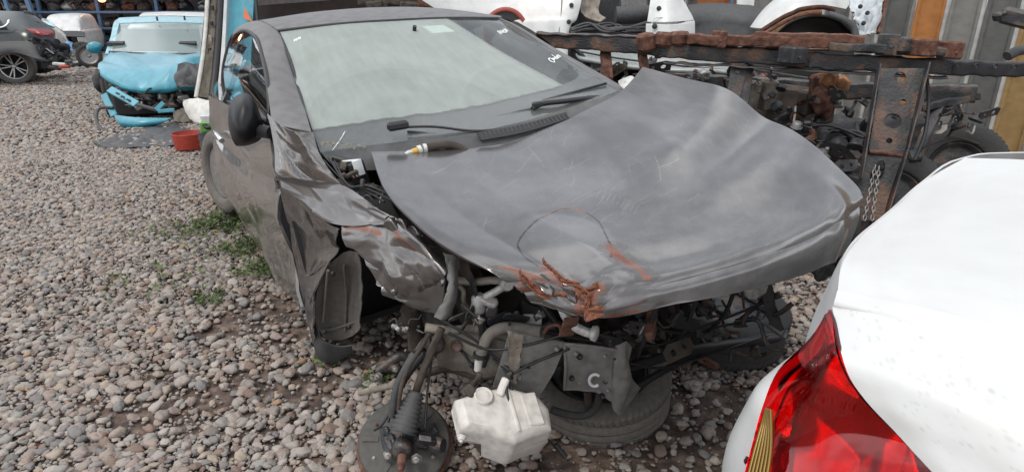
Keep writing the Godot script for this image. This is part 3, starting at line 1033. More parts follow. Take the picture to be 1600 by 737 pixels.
	# «Ordono» in joined letters, and a shorter scrawl above it
	pen.call(0.91, 0.40, [[Vector2(0.5, 1.0), Vector2(0.1, 0.7), Vector2(0.1, 0.1), Vector2(0.5, -0.1), Vector2(0.9, 0.3), Vector2(0.8, 0.9), Vector2(0.5, 1.0)],
		[Vector2(1.1, 0.2), Vector2(1.2, 0.7), Vector2(1.3, 0.35), Vector2(1.6, 0.6), Vector2(1.6, 0.2)],
		[Vector2(2.2, 0.6), Vector2(1.9, 0.5), Vector2(1.9, 0.2), Vector2(2.2, 0.15), Vector2(2.25, 0.5), Vector2(2.3, 1.3), Vector2(2.3, 0.3), Vector2(2.5, 0.2)],
		[Vector2(2.9, 0.6), Vector2(2.6, 0.5), Vector2(2.65, 0.15), Vector2(2.95, 0.2), Vector2(2.9, 0.6)],
		[Vector2(3.1, 0.1), Vector2(3.2, 0.6), Vector2(3.5, 0.6), Vector2(3.6, 0.1)],
		[Vector2(4.0, 0.6), Vector2(3.75, 0.4), Vector2(3.85, 0.1), Vector2(4.1, 0.2), Vector2(4.0, 0.6)]], 0.019)
	pen.call(0.878, 0.74, [[Vector2(0, 0), Vector2(0.3, 0.9), Vector2(0.6, 0.1), Vector2(0.9, 0.8), Vector2(1.2, 0.1)], [Vector2(1.5, 0.7), Vector2(1.4, 0.1), Vector2(1.9, 0.1), Vector2(1.9, 0.6), Vector2(1.5, 0.7)], [Vector2(2.2, 0.1), Vector2(2.3, 0.8), Vector2(2.6, 0.1), Vector2(2.8, 0.9)]], 0.020)
	pen.call(0.06, 0.86, [[Vector2(0, 0), Vector2(0.4, 0.6), Vector2(0.8, 0.0), Vector2(1.1, 0.6), Vector2(1.5, 0.1)], [Vector2(1.8, 0.1), Vector2(1.9, 0.7), Vector2(2.2, 0.1), Vector2(2.5, 0.7)]], 0.012)
	stroke(film, [Vector2(0.055, 0.0), Vector2(0.12, 0.16)], 1.0, chalk, 0.7, 0.3, 3)
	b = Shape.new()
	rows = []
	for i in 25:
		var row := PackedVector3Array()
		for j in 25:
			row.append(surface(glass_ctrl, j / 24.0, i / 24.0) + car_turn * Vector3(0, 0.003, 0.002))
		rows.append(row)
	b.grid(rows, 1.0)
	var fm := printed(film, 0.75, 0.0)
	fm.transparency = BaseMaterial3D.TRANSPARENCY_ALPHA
	obj("windscreen_dust_glare", b, fm, glass)
	# paper sticker under the top edge
	b = Shape.new()
	rows = []
	for i in 3:
		var row := PackedVector3Array()
		for j in 3:
			row.append(surface(glass_ctrl, 0.60 + 0.10 * j / 2.0 + 0.01 * i, 0.90 - 0.045 * i) + car_turn * Vector3(0, -0.002, -0.001))
		rows.append(row)
	b.grid(rows, 1.0)
	obj("sticker", b, paint(lin(0.55, 0.72, 0.66), 0.6), glass)

	# roof
	b = Shape.new()
	var roof_ctrl := [
		[Vector3(-1.136, 1.384, -3.192), Vector3(-0.855, 1.411, -3.278), Vector3(-0.604, 1.427, -3.382), Vector3(-0.339, 1.433, -3.515), Vector3(-0.075, 1.430, -3.693)],
		[Vector3(-1.300, 1.419, -3.435), Vector3(-0.969, 1.454, -3.601), Vector3(-0.617, 1.469, -3.778), Vector3(-0.302, 1.461, -3.936), Vector3(-0.085, 1.435, -4.012)],
		[car(-0.63, -2.3, 1.45), car(-0.3, -2.35, 1.475), car(0.05, -2.35, 1.475), car(0.4, -2.35, 1.45), car(0.66, -2.3, 1.39)],
		[car(-0.58, -2.85, 1.37), car(-0.3, -2.95, 1.40), car(0.05, -2.98, 1.405), car(0.4, -2.95, 1.39), car(0.6, -2.85, 1.33)]]
	var ripple := crumple(0.003, 1.6, 14, false)
	sheet(b, roof_ctrl, 30, 24, 0.02, ripple)
	obj("roof", b, M.paint_dull, t)
	# black seal along the top of the windscreen
	wire("seal", [Vector3(-1.131, 1.378, -3.184), Vector3(-0.853, 1.407, -3.267), Vector3(-0.602, 1.421, -3.371), Vector3(-0.338, 1.429, -3.504), Vector3(-0.078, 1.425, -3.680)], 0.009, M.black, t)

	# left pillar and side frame
	b = Shape.new()
	sheet(b, [
		[Vector3(-0.922, 1.072, -2.404), Vector3(-0.858, 1.064, -2.370), Vector3(-0.790, 1.062, -2.325), Vector3(-0.751, 1.051, -2.334)],
		[Vector3(-1.026, 1.168, -2.677), Vector3(-0.981, 1.163, -2.677), Vector3(-0.947, 1.153, -2.716), Vector3(-0.922, 1.147, -2.763)],
		[Vector3(-1.130, 1.267, -2.927), Vector3(-1.091, 1.273, -2.924), Vector3(-1.050, 1.272, -2.945), Vector3(-1.019, 1.264, -2.972)],
		[Vector3(-1.229, 1.334, -3.134), Vector3(-1.192, 1.351, -3.131), Vector3(-1.158, 1.367, -3.159), Vector3(-1.129, 1.372, -3.185)],
		[Vector3(-1.375, 1.370, -3.397), Vector3(-1.352, 1.389, -3.397), Vector3(-1.325, 1.407, -3.411), Vector3(-1.295, 1.416, -3.437)],
		[Vector3(-1.648, 1.323, -3.875), Vector3(-1.639, 1.348, -3.880), Vector3(-1.614, 1.373, -3.892), Vector3(-1.567, 1.393, -3.916)],
		[car(-0.76, -2.9, 1.26), car(-0.74, -2.9, 1.30), car(-0.68, -2.88, 1.34), car(-0.58, -2.85, 1.37)]], 10, 30, 0.012)
	obj("windscreen_pillar", b, M.paint_dull, t)
	wire("gutter", [Vector3(-0.756, 1.034, -2.326), Vector3(-0.922, 1.147, -2.763), Vector3(-1.015, 1.265, -2.962), Vector3(-1.127, 1.369, -3.186)], 0.007, M.black, t)
	# right pillar
	b = Shape.new()
	sheet(b, [
		[Vector3(0.499, 1.121, -2.962), Vector3(0.555, 1.106, -2.991), Vector3(0.606, 1.090, -3.017)],
		[Vector3(0.221, 1.271, -3.315), Vector3(0.256, 1.263, -3.344), Vector3(0.300, 1.244, -3.389)],
		[Vector3(-0.075, 1.427, -3.693), Vector3(-0.050, 1.419, -3.738), Vector3(-0.037, 1.397, -3.790)],
		[car(0.66, -2.3, 1.39), car(0.72, -2.3, 1.35), car(0.76, -2.3, 1.28)],
		[car(0.6, -2.85, 1.33), car(0.68, -2.9, 1.28), car(0.74, -2.9, 1.20)]], 6, 24, 0.02)
	obj("windscreen_pillar", b, M.paint_dull, t)
	# side windows, rear window
	b = Shape.new()
	sheet(b, [
		[Vector3(-1.812, 0.935, -4.017), Vector3(-1.318, 1.007, -3.145), Vector3(-1.003, 1.055, -2.587)],
		[Vector3(-1.826, 1.107, -4.066), Vector3(-1.344, 1.192, -3.245), Vector3(-1.079, 1.222, -2.818)],
		[Vector3(-1.738, 1.300, -4.054), Vector3(-1.362, 1.365, -3.370), Vector3(-1.208, 1.335, -3.111)]], 10, 10, 0)
	obj("side_window", b, M.glass, t)
	wire("window_seal", [Vector3(-1.812, 0.931, -4.016), Vector3(-1.835, 1.036, -4.061), Vector3(-1.808, 1.165, -4.074), Vector3(-1.734, 1.304, -4.056), Vector3(-1.540, 1.351, -3.705), Vector3(-1.368, 1.370, -3.389), Vector3(-1.277, 1.358, -3.234), Vector3(-1.208, 1.335, -3.111), Vector3(-1.125, 1.267, -2.929), Vector3(-1.052, 1.202, -2.753), Vector3(-1.008, 1.117, -2.630), Vector3(-1.004, 1.053, -2.587)], 0.010, M.black, t)
	wire("window_seal", [Vector3(-1.813, 0.927, -4.016), Vector3(-1.319, 1.004, -3.145), Vector3(-1.002, 1.050, -2.588)], 0.010, M.black, t)
	b = Shape.new()
	sheet(b, [[car(0.86, -0.9, 0.98), car(0.87, -1.6, 0.98), car(0.86, -2.4, 0.98)], [car(0.78, -1.25, 1.24), car(0.78, -1.6, 1.26), car(0.78, -2.3, 1.24)], [car(0.72, -1.5, 1.35), car(0.73, -1.7, 1.36), car(0.72, -2.2, 1.35)]], 8, 8, 0)
	obj("side_window", b, M.glass_dark, t)
	for s in [-1, 1]:
		b = Shape.new()
		sheet(b, [[car(0.74 * s, -2.3, 1.34 if s < 0 else 1.29), car(0.75 * s, -2.6, 1.33 if s < 0 else 1.27), car(0.66 * s, -2.95, 1.3)], [car(0.82 * s, -2.36, 1.14), car(0.82 * s, -2.8, 1.14), car(0.76 * s, -3.25, 1.14)], [car((0.92 if s < 0 else 0.86) * s, -2.42, 0.97), car(0.88 * s, -2.9, 0.98), car(0.82 * s, -3.5, 0.99)]], 10, 10, 0.03)
		obj("rear_pillar", b, M.paint_grey, t)
	b = Shape.new()
	sheet(b, [[car(-0.55, -2.86, 1.36), car(0, -2.98, 1.40), car(0.57, -2.86, 1.32)], [car(-0.62, -3.45, 1.08), car(0, -3.55, 1.08), car(0.62, -3.45, 1.02)]], 8, 8, 0)
	obj("rear_window", b, M.glass_dark, t)

	# left door, pushed in, scraped and creased
	b = Shape.new()
	var dents := facets(0.02, 4, 5, 31)
	sheet(b, [
		[Vector3(-1.995, 0.929, -4.205), Vector3(-1.682, 0.947, -3.746), Vector3(-1.297, 0.986, -3.100), Vector3(-0.975, 1.026, -2.535)],
		[Vector3(-2.006, 0.718, -4.199), Vector3(-1.672, 0.728, -3.695), Vector3(-1.286, 0.780, -3.050), Vector3(-0.947, 0.875, -2.459)],
		[Vector3(-2.014, 0.523, -4.195), Vector3(-1.665, 0.487, -3.643), Vector3(-1.268, 0.548, -3.003), Vector3(-0.927, 0.655, -2.424)],
		[Vector3(-2.016, 0.374, -4.194), Vector3(-1.622, 0.322, -3.552), Vector3(-1.226, 0.368, -2.935), Vector3(-0.900, 0.459, -2.415)],
		[Vector3(-2.014, 0.282, -4.195), Vector3(-1.574, 0.261, -3.487), Vector3(-1.193, 0.270, -2.895), Vector3(-0.862, 0.293, -2.379)]], 80, 80, 0.012, func(s: float, q: float) -> float:
			return dents.call(s, q) * smoothstep(0.02, 0.3, q) + 0.02 * exp(-pow((q - 0.32) / 0.05, 2.0)) - 0.03 * exp(-pow((s - 0.75) / 0.12, 2.0)) * smoothstep(0.3, 0.7, q))
	var door := obj("door", b, side_material(51), t, "scraped and dented dark grey door")
	b = Shape.new()
	b.tube([Vector3(-1.899, 0.728, -3.973), Vector3(-1.845, 0.732, -3.888), Vector3(-1.789, 0.729, -3.804), Vector3(-1.760, 0.722, -3.763)], 0.017, 8)
	obj("door_handle", b, M.chrome, door)
	b = Shape.new()
	b.tube([Vector3(-1.802, 0.910, -3.966), Vector3(-1.303, 0.983, -3.097), Vector3(-0.976, 1.020, -2.534)], 0.008, 6)
	obj("waist_strip", b, M.black, door)
	b = Shape.new()
	sheet(b, [[car(-0.93, -2.75, 0.98), car(-0.92, -3.2, 1.0), car(-0.86, -3.9, 0.98)], [car(-0.98, -2.75, 0.7), car(-0.96, -3.4, 0.8), car(-0.9, -4.0, 0.7)], [car(-0.98, -2.75, 0.42), car(-0.95, -3.5, 0.62), car(-0.86, -4.0, 0.45)]], 14, 14, 0.01)
	obj("rear_wing", b, side_material(64), t)
	# the black gap behind the wing, with its hinge
	b = Shape.new()
	sheet(b, [[Vector3(-0.981, 1.016, -2.532), Vector3(-0.905, 1.001, -2.413)], [Vector3(-0.961, 0.873, -2.497), Vector3(-0.881, 0.849, -2.358)], [Vector3(-0.945, 0.733, -2.482), Vector3(-0.882, 0.682, -2.425)], [Vector3(-0.918, 0.609, -2.474), Vector3(-0.859, 0.552, -2.436)]], 4, 16, 0.004)
	obj("hinge_pillar", b, M.black, t)
	b = Shape.new()
	b.bar(Vector3(-0.917, 0.865, -2.384), Vector3(-0.910, 0.821, -2.377), 0.03, 0.02, Vector3.UP, 0.003)
	nut(b, Vector3(-0.910, 0.857, -2.366), car_turn * Vector3(-1, 0, 0.2), 0.006, 0.01)
	obj("hinge", b, M.dusty_black, t)

	# left front wing, torn into bent pieces
	b = Shape.new()
	var crease := facets(0.005, 3, 3, 41)
	sheet(b, [
		[Vector3(-0.923, 1.110, -2.382), Vector3(-0.877, 1.089, -2.338), Vector3(-0.830, 1.075, -2.294), Vector3(-0.772, 1.066, -2.256), Vector3(-0.714, 1.069, -2.240)],
		[Vector3(-0.904, 1.054, -2.347), Vector3(-0.854, 1.028, -2.304), Vector3(-0.803, 1.016, -2.274), Vector3(-0.749, 1.015, -2.234), Vector3(-0.699, 1.002, -2.226)],
		[Vector3(-0.888, 0.979, -2.310), Vector3(-0.835, 0.969, -2.269), Vector3(-0.783, 0.959, -2.250), Vector3(-0.718, 0.953, -2.216), Vector3(-0.662, 0.948, -2.199)],
		[Vector3(-0.886, 0.901, -2.288), Vector3(-0.824, 0.900, -2.252), Vector3(-0.756, 0.896, -2.231), Vector3(-0.684, 0.895, -2.200), Vector3(-0.607, 0.894, -2.160)]], 34, 28, 0.004, crease)
	var wing := obj("front_wing", b, side_material(77), t, "torn front wing bent up beside the windscreen")
	b = Shape.new()
	var crease2 := facets(0.010, 7, 3, 43)
	sheet(b, [
		[Vector3(-0.887, 0.898, -2.288), Vector3(-0.745, 0.898, -2.225), Vector3(-0.607, 0.894, -2.160), Vector3(-0.501, 0.877, -2.045), Vector3(-0.404, 0.850, -1.949)],
		[Vector3(-0.875, 0.877, -2.283), Vector3(-0.745, 0.854, -2.225), Vector3(-0.632, 0.834, -2.147), Vector3(-0.522, 0.833, -2.046), Vector3(-0.411, 0.837, -1.945)],
		[Vector3(-0.859, 0.843, -2.279), Vector3(-0.751, 0.796, -2.222), Vector3(-0.662, 0.766, -2.132), Vector3(-0.543, 0.785, -2.024), Vector3(-0.417, 0.827, -1.931)]], 70, 30, 0.004, crease2)
	obj("wing_ledge", b, M.paint_grey, wing)
	b = Shape.new()
	sheet(b, [
		[Vector3(-0.889, 0.888, -2.298), Vector3(-0.762, 0.799, -2.228), Vector3(-0.671, 0.758, -2.150), Vector3(-0.600, 0.763, -2.074)],
		[Vector3(-0.909, 0.738, -2.378), Vector3(-0.795, 0.689, -2.312), Vector3(-0.712, 0.677, -2.242), Vector3(-0.639, 0.678, -2.144)],
		[Vector3(-0.904, 0.597, -2.413), Vector3(-0.819, 0.576, -2.367), Vector3(-0.743, 0.589, -2.293), Vector3(-0.649, 0.632, -2.172)],
		[Vector3(-0.887, 0.437, -2.400), Vector3(-0.843, 0.441, -2.377), Vector3(-0.787, 0.491, -2.316), Vector3(-0.703, 0.563, -2.223)]], 36, 36, 0.004, facets(0.010, 4, 5, 45))
	obj("wing_side", b, side_material(87), wing)
	b = Shape.new()
	sheet(b, [
		[Vector3(-0.891, 0.451, -2.409), Vector3(-0.812, 0.465, -2.337), Vector3(-0.692, 0.581, -2.207)],
		[Vector3(-0.880, 0.346, -2.392), Vector3(-0.840, 0.363, -2.356), Vector3(-0.767, 0.455, -2.259)],
		[Vector3(-0.862, 0.244, -2.368), Vector3(-0.840, 0.256, -2.345), Vector3(-0.798, 0.356, -2.266)],
		[Vector3(-0.849, 0.145, -2.352), Vector3(-0.834, 0.169, -2.337), Vector3(-0.807, 0.274, -2.283)]], 20, 44, 0.006, facets(0.006, 2, 5, 47))
	obj("arch_edge", b, side_material(97), wing)
	b = Shape.new()
	sheet(b, [
		[Vector3(-0.604, 0.778, -2.072), Vector3(-0.510, 0.809, -2.030), Vector3(-0.420, 0.845, -1.974), Vector3(-0.343, 0.825, -1.923), Vector3(-0.280, 0.789, -1.855), Vector3(-0.200, 0.735, -1.805)],
		[Vector3(-0.585, 0.734, -2.048), Vector3(-0.479, 0.773, -1.956), Vector3(-0.391, 0.786, -1.910), Vector3(-0.316, 0.770, -1.859), Vector3(-0.255, 0.759, -1.811), Vector3(-0.200, 0.723, -1.783)],
		[Vector3(-0.538, 0.699, -2.016), Vector3(-0.441, 0.719, -1.908), Vector3(-0.362, 0.717, -1.869), Vector3(-0.293, 0.718, -1.825), Vector3(-0.240, 0.715, -1.796), Vector3(-0.209, 0.697, -1.778)],
		[Vector3(-0.481, 0.663, -1.955), Vector3(-0.414, 0.659, -1.887), Vector3(-0.343, 0.655, -1.857), Vector3(-0.286, 0.668, -1.829), Vector3(-0.242, 0.676, -1.806), Vector3(-0.218, 0.667, -1.796)],
		[Vector3(-0.453, 0.612, -1.924), Vector3(-0.401, 0.596, -1.894), Vector3(-0.342, 0.574, -1.890), Vector3(-0.285, 0.594, -1.874), Vector3(-0.248, 0.628, -1.837), Vector3(-0.224, 0.643, -1.815)]], 56, 44, 0.004, facets(0.014, 8, 6, 49))
	var front := obj("crushed_wing_front", b, front_material(), wing, "crushed front end of the wing with bare rust")
	b = Shape.new()
	sheet(b, [
		[Vector3(-0.433, 0.620, -1.912), Vector3(-0.338, 0.616, -1.881), Vector3(-0.220, 0.705, -1.795)],
		[Vector3(-0.429, 0.582, -1.903), Vector3(-0.329, 0.577, -1.875), Vector3(-0.207, 0.690, -1.779)],
		[Vector3(-0.343, 0.560, -1.890), Vector3(-0.282, 0.543, -1.876), Vector3(-0.218, 0.559, -1.796)]], 20, 12, 0.004, facets(0.010, 6, 4, 50))
	nut(b, Vector3(-0.391, 0.608, -1.888), car_turn * Vector3(-0.4, 0, 1), 0.012, 0.015)
	obj("lamp_mount", b, M.paint_bent, wing)
	# torn tongues of bare metal between wing and hood
	for q in [[Vector3(-0.423, 0.820, -1.939), Vector3(-0.357, 0.787, -1.905), Vector3(-0.384, 0.847, -1.937)], [Vector3(-0.381, 0.833, -1.938), Vector3(-0.331, 0.787, -1.896), Vector3(-0.344, 0.839, -1.923)], [Vector3(-0.334, 0.823, -1.928), Vector3(-0.305, 0.777, -1.887), Vector3(-0.289, 0.800, -1.895)], [Vector3(-0.524, 0.795, -2.022), Vector3(-0.420, 0.779, -1.952), Vector3(-0.451, 0.815, -1.992)]]:
		b = Shape.new()
		var a: Vector3 = q[0]
		var d: Vector3 = q[1]
		var e: Vector3 = q[2]
		sheet(b, [[a, a.lerp(e, 0.5) + Vector3(0, 0.012, 0.01), e], [a.lerp(d, 0.5), a.lerp(d, 0.5).lerp(e, 0.4) + Vector3(0, 0.02, 0.015), e.lerp(d, 0.4)], [d, d + (e - a) * 0.15, d + (e - a) * 0.25]], 8, 8, 0.003, facets(0.005, 3, 4, 52))
		obj("torn_metal", b, M.paint_bent if rng.randf() < 0.5 else M.steel, wing)

	# wheel arch: liner, flap, dark inner panels
	b = Shape.new()
	sheet(b, [
		[Vector3(-0.705, 0.560, -2.245), Vector3(-0.646, 0.612, -2.208), Vector3(-0.585, 0.646, -2.149), Vector3(-0.549, 0.660, -2.077)],
		[Vector3(-0.783, 0.427, -2.295), Vector3(-0.715, 0.430, -2.352), Vector3(-0.622, 0.487, -2.287), Vector3(-0.568, 0.540, -2.180)],
		[Vector3(-0.822, 0.284, -2.321), Vector3(-0.761, 0.244, -2.396), Vector3(-0.653, 0.319, -2.338), Vector3(-0.592, 0.400, -2.235)],
		[Vector3(-0.798, 0.168, -2.344), Vector3(-0.751, 0.130, -2.401), Vector3(-0.674, 0.180, -2.350), Vector3(-0.626, 0.244, -2.285)]], 16, 16, 0.004, crumple(0.008, 4.0, 53, false))
	var liner := obj("wheel_arch_liner", b, M.rubber_dust, t)
	for q in [[Vector3(-0.710, 0.543, -2.220), Vector3(-0.759, 0.393, -2.307), Vector3(-0.793, 0.258, -2.341)], [Vector3(-0.656, 0.553, -2.247), Vector3(-0.687, 0.375, -2.344), Vector3(-0.718, 0.192, -2.379)], [Vector3(-0.801, 0.215, -2.342), Vector3(-0.753, 0.205, -2.383), Vector3(-0.658, 0.255, -2.347)]]:
		b = Shape.new()
		b.tube(q, 0.006, 8)
		for k in b.v.size():
			b.v[k] += Vector3(0.004, 0.0, 0.012)
		obj("liner_rib", b, M.rubber_dust, liner)
	for q in [Vector3(-0.786, 0.217, -2.328), Vector3(-0.684, 0.238, -2.334), Vector3(-0.691, 0.531, -2.219)]:
		b = Shape.new()
		nut(b, q + Vector3(0.004, 0.0, 0.016), Vector3(0.3, 0.1, 1), 0.008, 0.006)
		obj("liner_clip", b, M.black, liner)
	b = Shape.new()
	sheet(b, [
		[Vector3(-0.866, 0.294, -2.365), Vector3(-0.846, 0.300, -2.353), Vector3(-0.827, 0.297, -2.335)],
		[Vector3(-0.848, 0.179, -2.352), Vector3(-0.822, 0.191, -2.343), Vector3(-0.807, 0.193, -2.328)],
		[Vector3(-0.832, 0.069, -2.349), Vector3(-0.808, 0.112, -2.339), Vector3(-0.785, 0.169, -2.317)],
		[Vector3(-0.768, 0.049, -2.370), Vector3(-0.746, 0.095, -2.347), Vector3(-0.729, 0.147, -2.322)],
		[Vector3(-0.690, 0.091, -2.364), Vector3(-0.684, 0.115, -2.345), Vector3(-0.676, 0.157, -2.316)]], 8, 24, 0.006)
	obj("mud_flap", b, M.dusty_black, t)
	b = Shape.new()
	sheet(b, [[car(-0.42, -0.52, 0.9), car(-0.42, -0.05, 0.86), car(-0.40, 0.25, 0.80)], [car(-0.38, -0.55, 0.55), car(-0.36, -0.1, 0.52), car(-0.36, 0.25, 0.52)], [car(-0.40, -0.6, 0.24), car(-0.38, -0.2, 0.3), car(-0.36, 0.2, 0.36)]], 12, 12, 0.01, crumple(0.015, 3.0, 55))
	obj("inner_wing", b, M.oily, t)
	b = Shape.new()
	sheet(b, [[car(-0.80, -0.62, 0.75), car(0.0, -0.66, 0.85), car(0.80, -0.62, 0.8)], [car(-0.78, -0.62, 0.4), car(0.0, -0.6, 0.5), car(0.78, -0.62, 0.4)], [car(-0.7, -0.75, 0.16), car(0.0, -0.8, 0.2), car(0.7, -0.75, 0.16)]], 10, 10, 0.01)
	obj("bulkhead", b, M.black, t)
	b = Shape.new()
	sheet(b, [[car(-0.78, -0.7, 0.19), car(0.0, -0.7, 0.22), car(0.78, -0.7, 0.18)], [car(-0.84, -2.2, 0.22), car(0.0, -2.2, 0.26), car(0.82, -2.2, 0.2)], [car(-0.84, -3.9, 0.4), car(0.0, -3.9, 0.4), car(0.82, -3.9, 0.36)]], 10, 14, 0.03)
	obj("floor_pan", b, M.black, t)
	# right side, boot and rear bumper, mostly hidden
	b = Shape.new()
	sheet(b, [[car(0.84, -0.45, 0.99), car(0.86, -1.2, 0.98), car(0.86, -2.4, 0.98), car(0.82, -3.9, 0.94)], [car(0.88, -0.45, 0.66), car(0.9, -1.2, 0.64), car(0.9, -2.2, 0.64), car(0.86, -4.0, 0.64)], [car(0.84, -0.5, 0.2), car(0.86, -1.2, 0.2), car(0.86, -2.2, 0.2), car(0.82, -4.0, 0.32)]], 24, 12, 0.012)
	obj("door", b, M.paint_grey, t)
	b = Shape.new()
	sheet(b, [[car(0.86, 0.55, 0.76), car(0.86, 0.2, 0.88), car(0.84, -0.45, 0.98)], [car(0.80, 0.66, 0.68), car(0.88, 0.3, 0.74), car(0.88, -0.42, 0.72)], [car(0.72, 0.70, 0.58), car(0.86, 0.38, 0.66), car(0.87, -0.36, 0.5)]], 16, 10, 0.005, crumple(0.015, 3.0, 57))
	obj("front_wing", b, M.paint_grey, t)
	b = Shape.new()
	sheet(b, [[car(-0.62, -3.44, 1.07), car(0, -3.54, 1.08), car(0.62, -3.44, 1.02)], [car(-0.68, -4.0, 1.03), car(0, -4.1, 1.05), car(0.68, -4.0, 0.98)], [car(-0.66, -4.12, 0.7), car(0, -4.25, 0.72), car(0.66, -4.12, 0.66)], [car(-0.7, -4.12, 0.4), car(0, -4.28, 0.4), car(0.7, -4.12, 0.36)]], 14, 16, 0.012)
	obj("boot_lid", b, M.paint_grey, t)
	b = Shape.new()
	for s in [-1, 1]:
		sheet(b, [[car(0.62 * s, -3.44, 1.05), car(0.66 * s, -4.0, 1.01)], [car(0.86 * s, -3.4, 1.0), car(0.82 * s, -4.0, 0.96)]], 6, 6, 0.01)
	obj("rear_shoulder", b, M.paint_grey, t)
	# rear wheel showing behind the door
	var hub := Transform3D(along(car_turn * Vector3(1, -0.12, -0.35)), Vector3(-2.092, 0.358, -4.435) + Vector3(0.03, 0.0, -0.02))
	var tyre := obj("tyre", tyre_shape(hub, 0.30, 0.19, 0.19, 48), M.rubber_dust, t)
	obj("rim", steel_rim(hub, 0.19, 0.17), M.steel, tyre)
	hub = Transform3D(along(car_turn * Vector3(1, 0, 0)), car(0.74, -2.75, 0.3))
	tyre = obj("tyre", tyre_shape(hub, 0.30, 0.19, 0.19, 48), M.rubber_dust, t)
	obj("rim", steel_rim(hub, 0.19, 0.17), M.steel, tyre)

	# door mirror
	b = Shape.new()
	sheet(b, [
		[Vector3(-1.162, 1.029, -2.586), Vector3(-1.156, 1.090, -2.600), Vector3(-1.144, 1.127, -2.617), Vector3(-1.124, 1.142, -2.639), Vector3(-1.106, 1.146, -2.648)],
		[Vector3(-1.148, 1.002, -2.560), Vector3(-1.109, 1.058, -2.512), Vector3(-1.088, 1.102, -2.522), Vector3(-1.073, 1.128, -2.552), Vector3(-1.078, 1.132, -2.617)],
		[Vector3(-1.136, 0.985, -2.543), Vector3(-1.081, 1.023, -2.481), Vector3(-1.056, 1.056, -2.494), Vector3(-1.044, 1.085, -2.534), Vector3(-1.060, 1.105, -2.604)],
		[Vector3(-1.133, 0.969, -2.545), Vector3(-1.078, 0.987, -2.505), Vector3(-1.050, 1.005, -2.519), Vector3(-1.037, 1.026, -2.548), Vector3(-1.050, 1.046, -2.609)],
		[Vector3(-1.142, 0.959, -2.563), Vector3(-1.108, 0.958, -2.569), Vector3(-1.080, 0.964, -2.594), Vector3(-1.060, 0.978, -2.604), Vector3(-1.052, 1.010, -2.630)]], 20, 20, 0.01)
	var mirror := obj("door_mirror", b, M.black_gloss, t)
	b = Shape.new()
	b.tube([Vector3(-1.072, 1.002, -2.575), Vector3(-1.018, 1.015, -2.535), Vector3(-0.962, 1.017, -2.496)], 0.026, 10)
	obj("mirror_arm", b, M.black, mirror)
	b = Shape.new()
	sheet(b, [[Vector3(-1.158, 1.089, -2.605), Vector3(-1.146, 1.126, -2.622), Vector3(-1.108, 1.145, -2.652)], [Vector3(-1.129, 1.073, -2.547), Vector3(-1.098, 1.113, -2.551), Vector3(-1.082, 1.130, -2.627)]], 8, 6, 0.004)
	for k in b.v.size():
		b.v[k] += Vector3(-0.003, 0.004, 0.004)
	obj("mirror_cap", b, M.paint_grey, mirror)

	build_cowl(t)
	build_cabin(t)
	build_engine_bay(t)

func front_material() -> StandardMaterial3D:
	var img := dusty(Vector2i(384, 384), lin(0.13, 0.12, 0.117), lin(0.22, 0.205, 0.195), 0.015, 33)
	scratches(img, 70, lin(0.5, 0.49, 0.48), 21, Rect2(0, 0, 1, 1), 0.4, 0.12)
	var rust := lin(0.22, 0.078, 0.043)
	stroke(img, smoothed([Vector2(0.02, 0.05), Vector2(0.1, 0.12), Vector2(0.22, 0.16), Vector2(0.3, 0.22)]), 9.0, rust, 0.85, 0.7, 5)
	stroke(img, smoothed([Vector2(0.4, 0.1), Vector2(0.5, 0.22), Vector2(0.6, 0.25)]), 6.0, rust, 0.8, 0.8, 6)
	stroke(img, [Vector2(0.5, 0.55), Vector2(0.6, 0.7), Vector2(0.62, 0.85)], 2.5, lin(0.5, 0.5, 0.5), 0.6, 0.9, 7)
	return printed(img, 0.24, 0.7, 0.5)

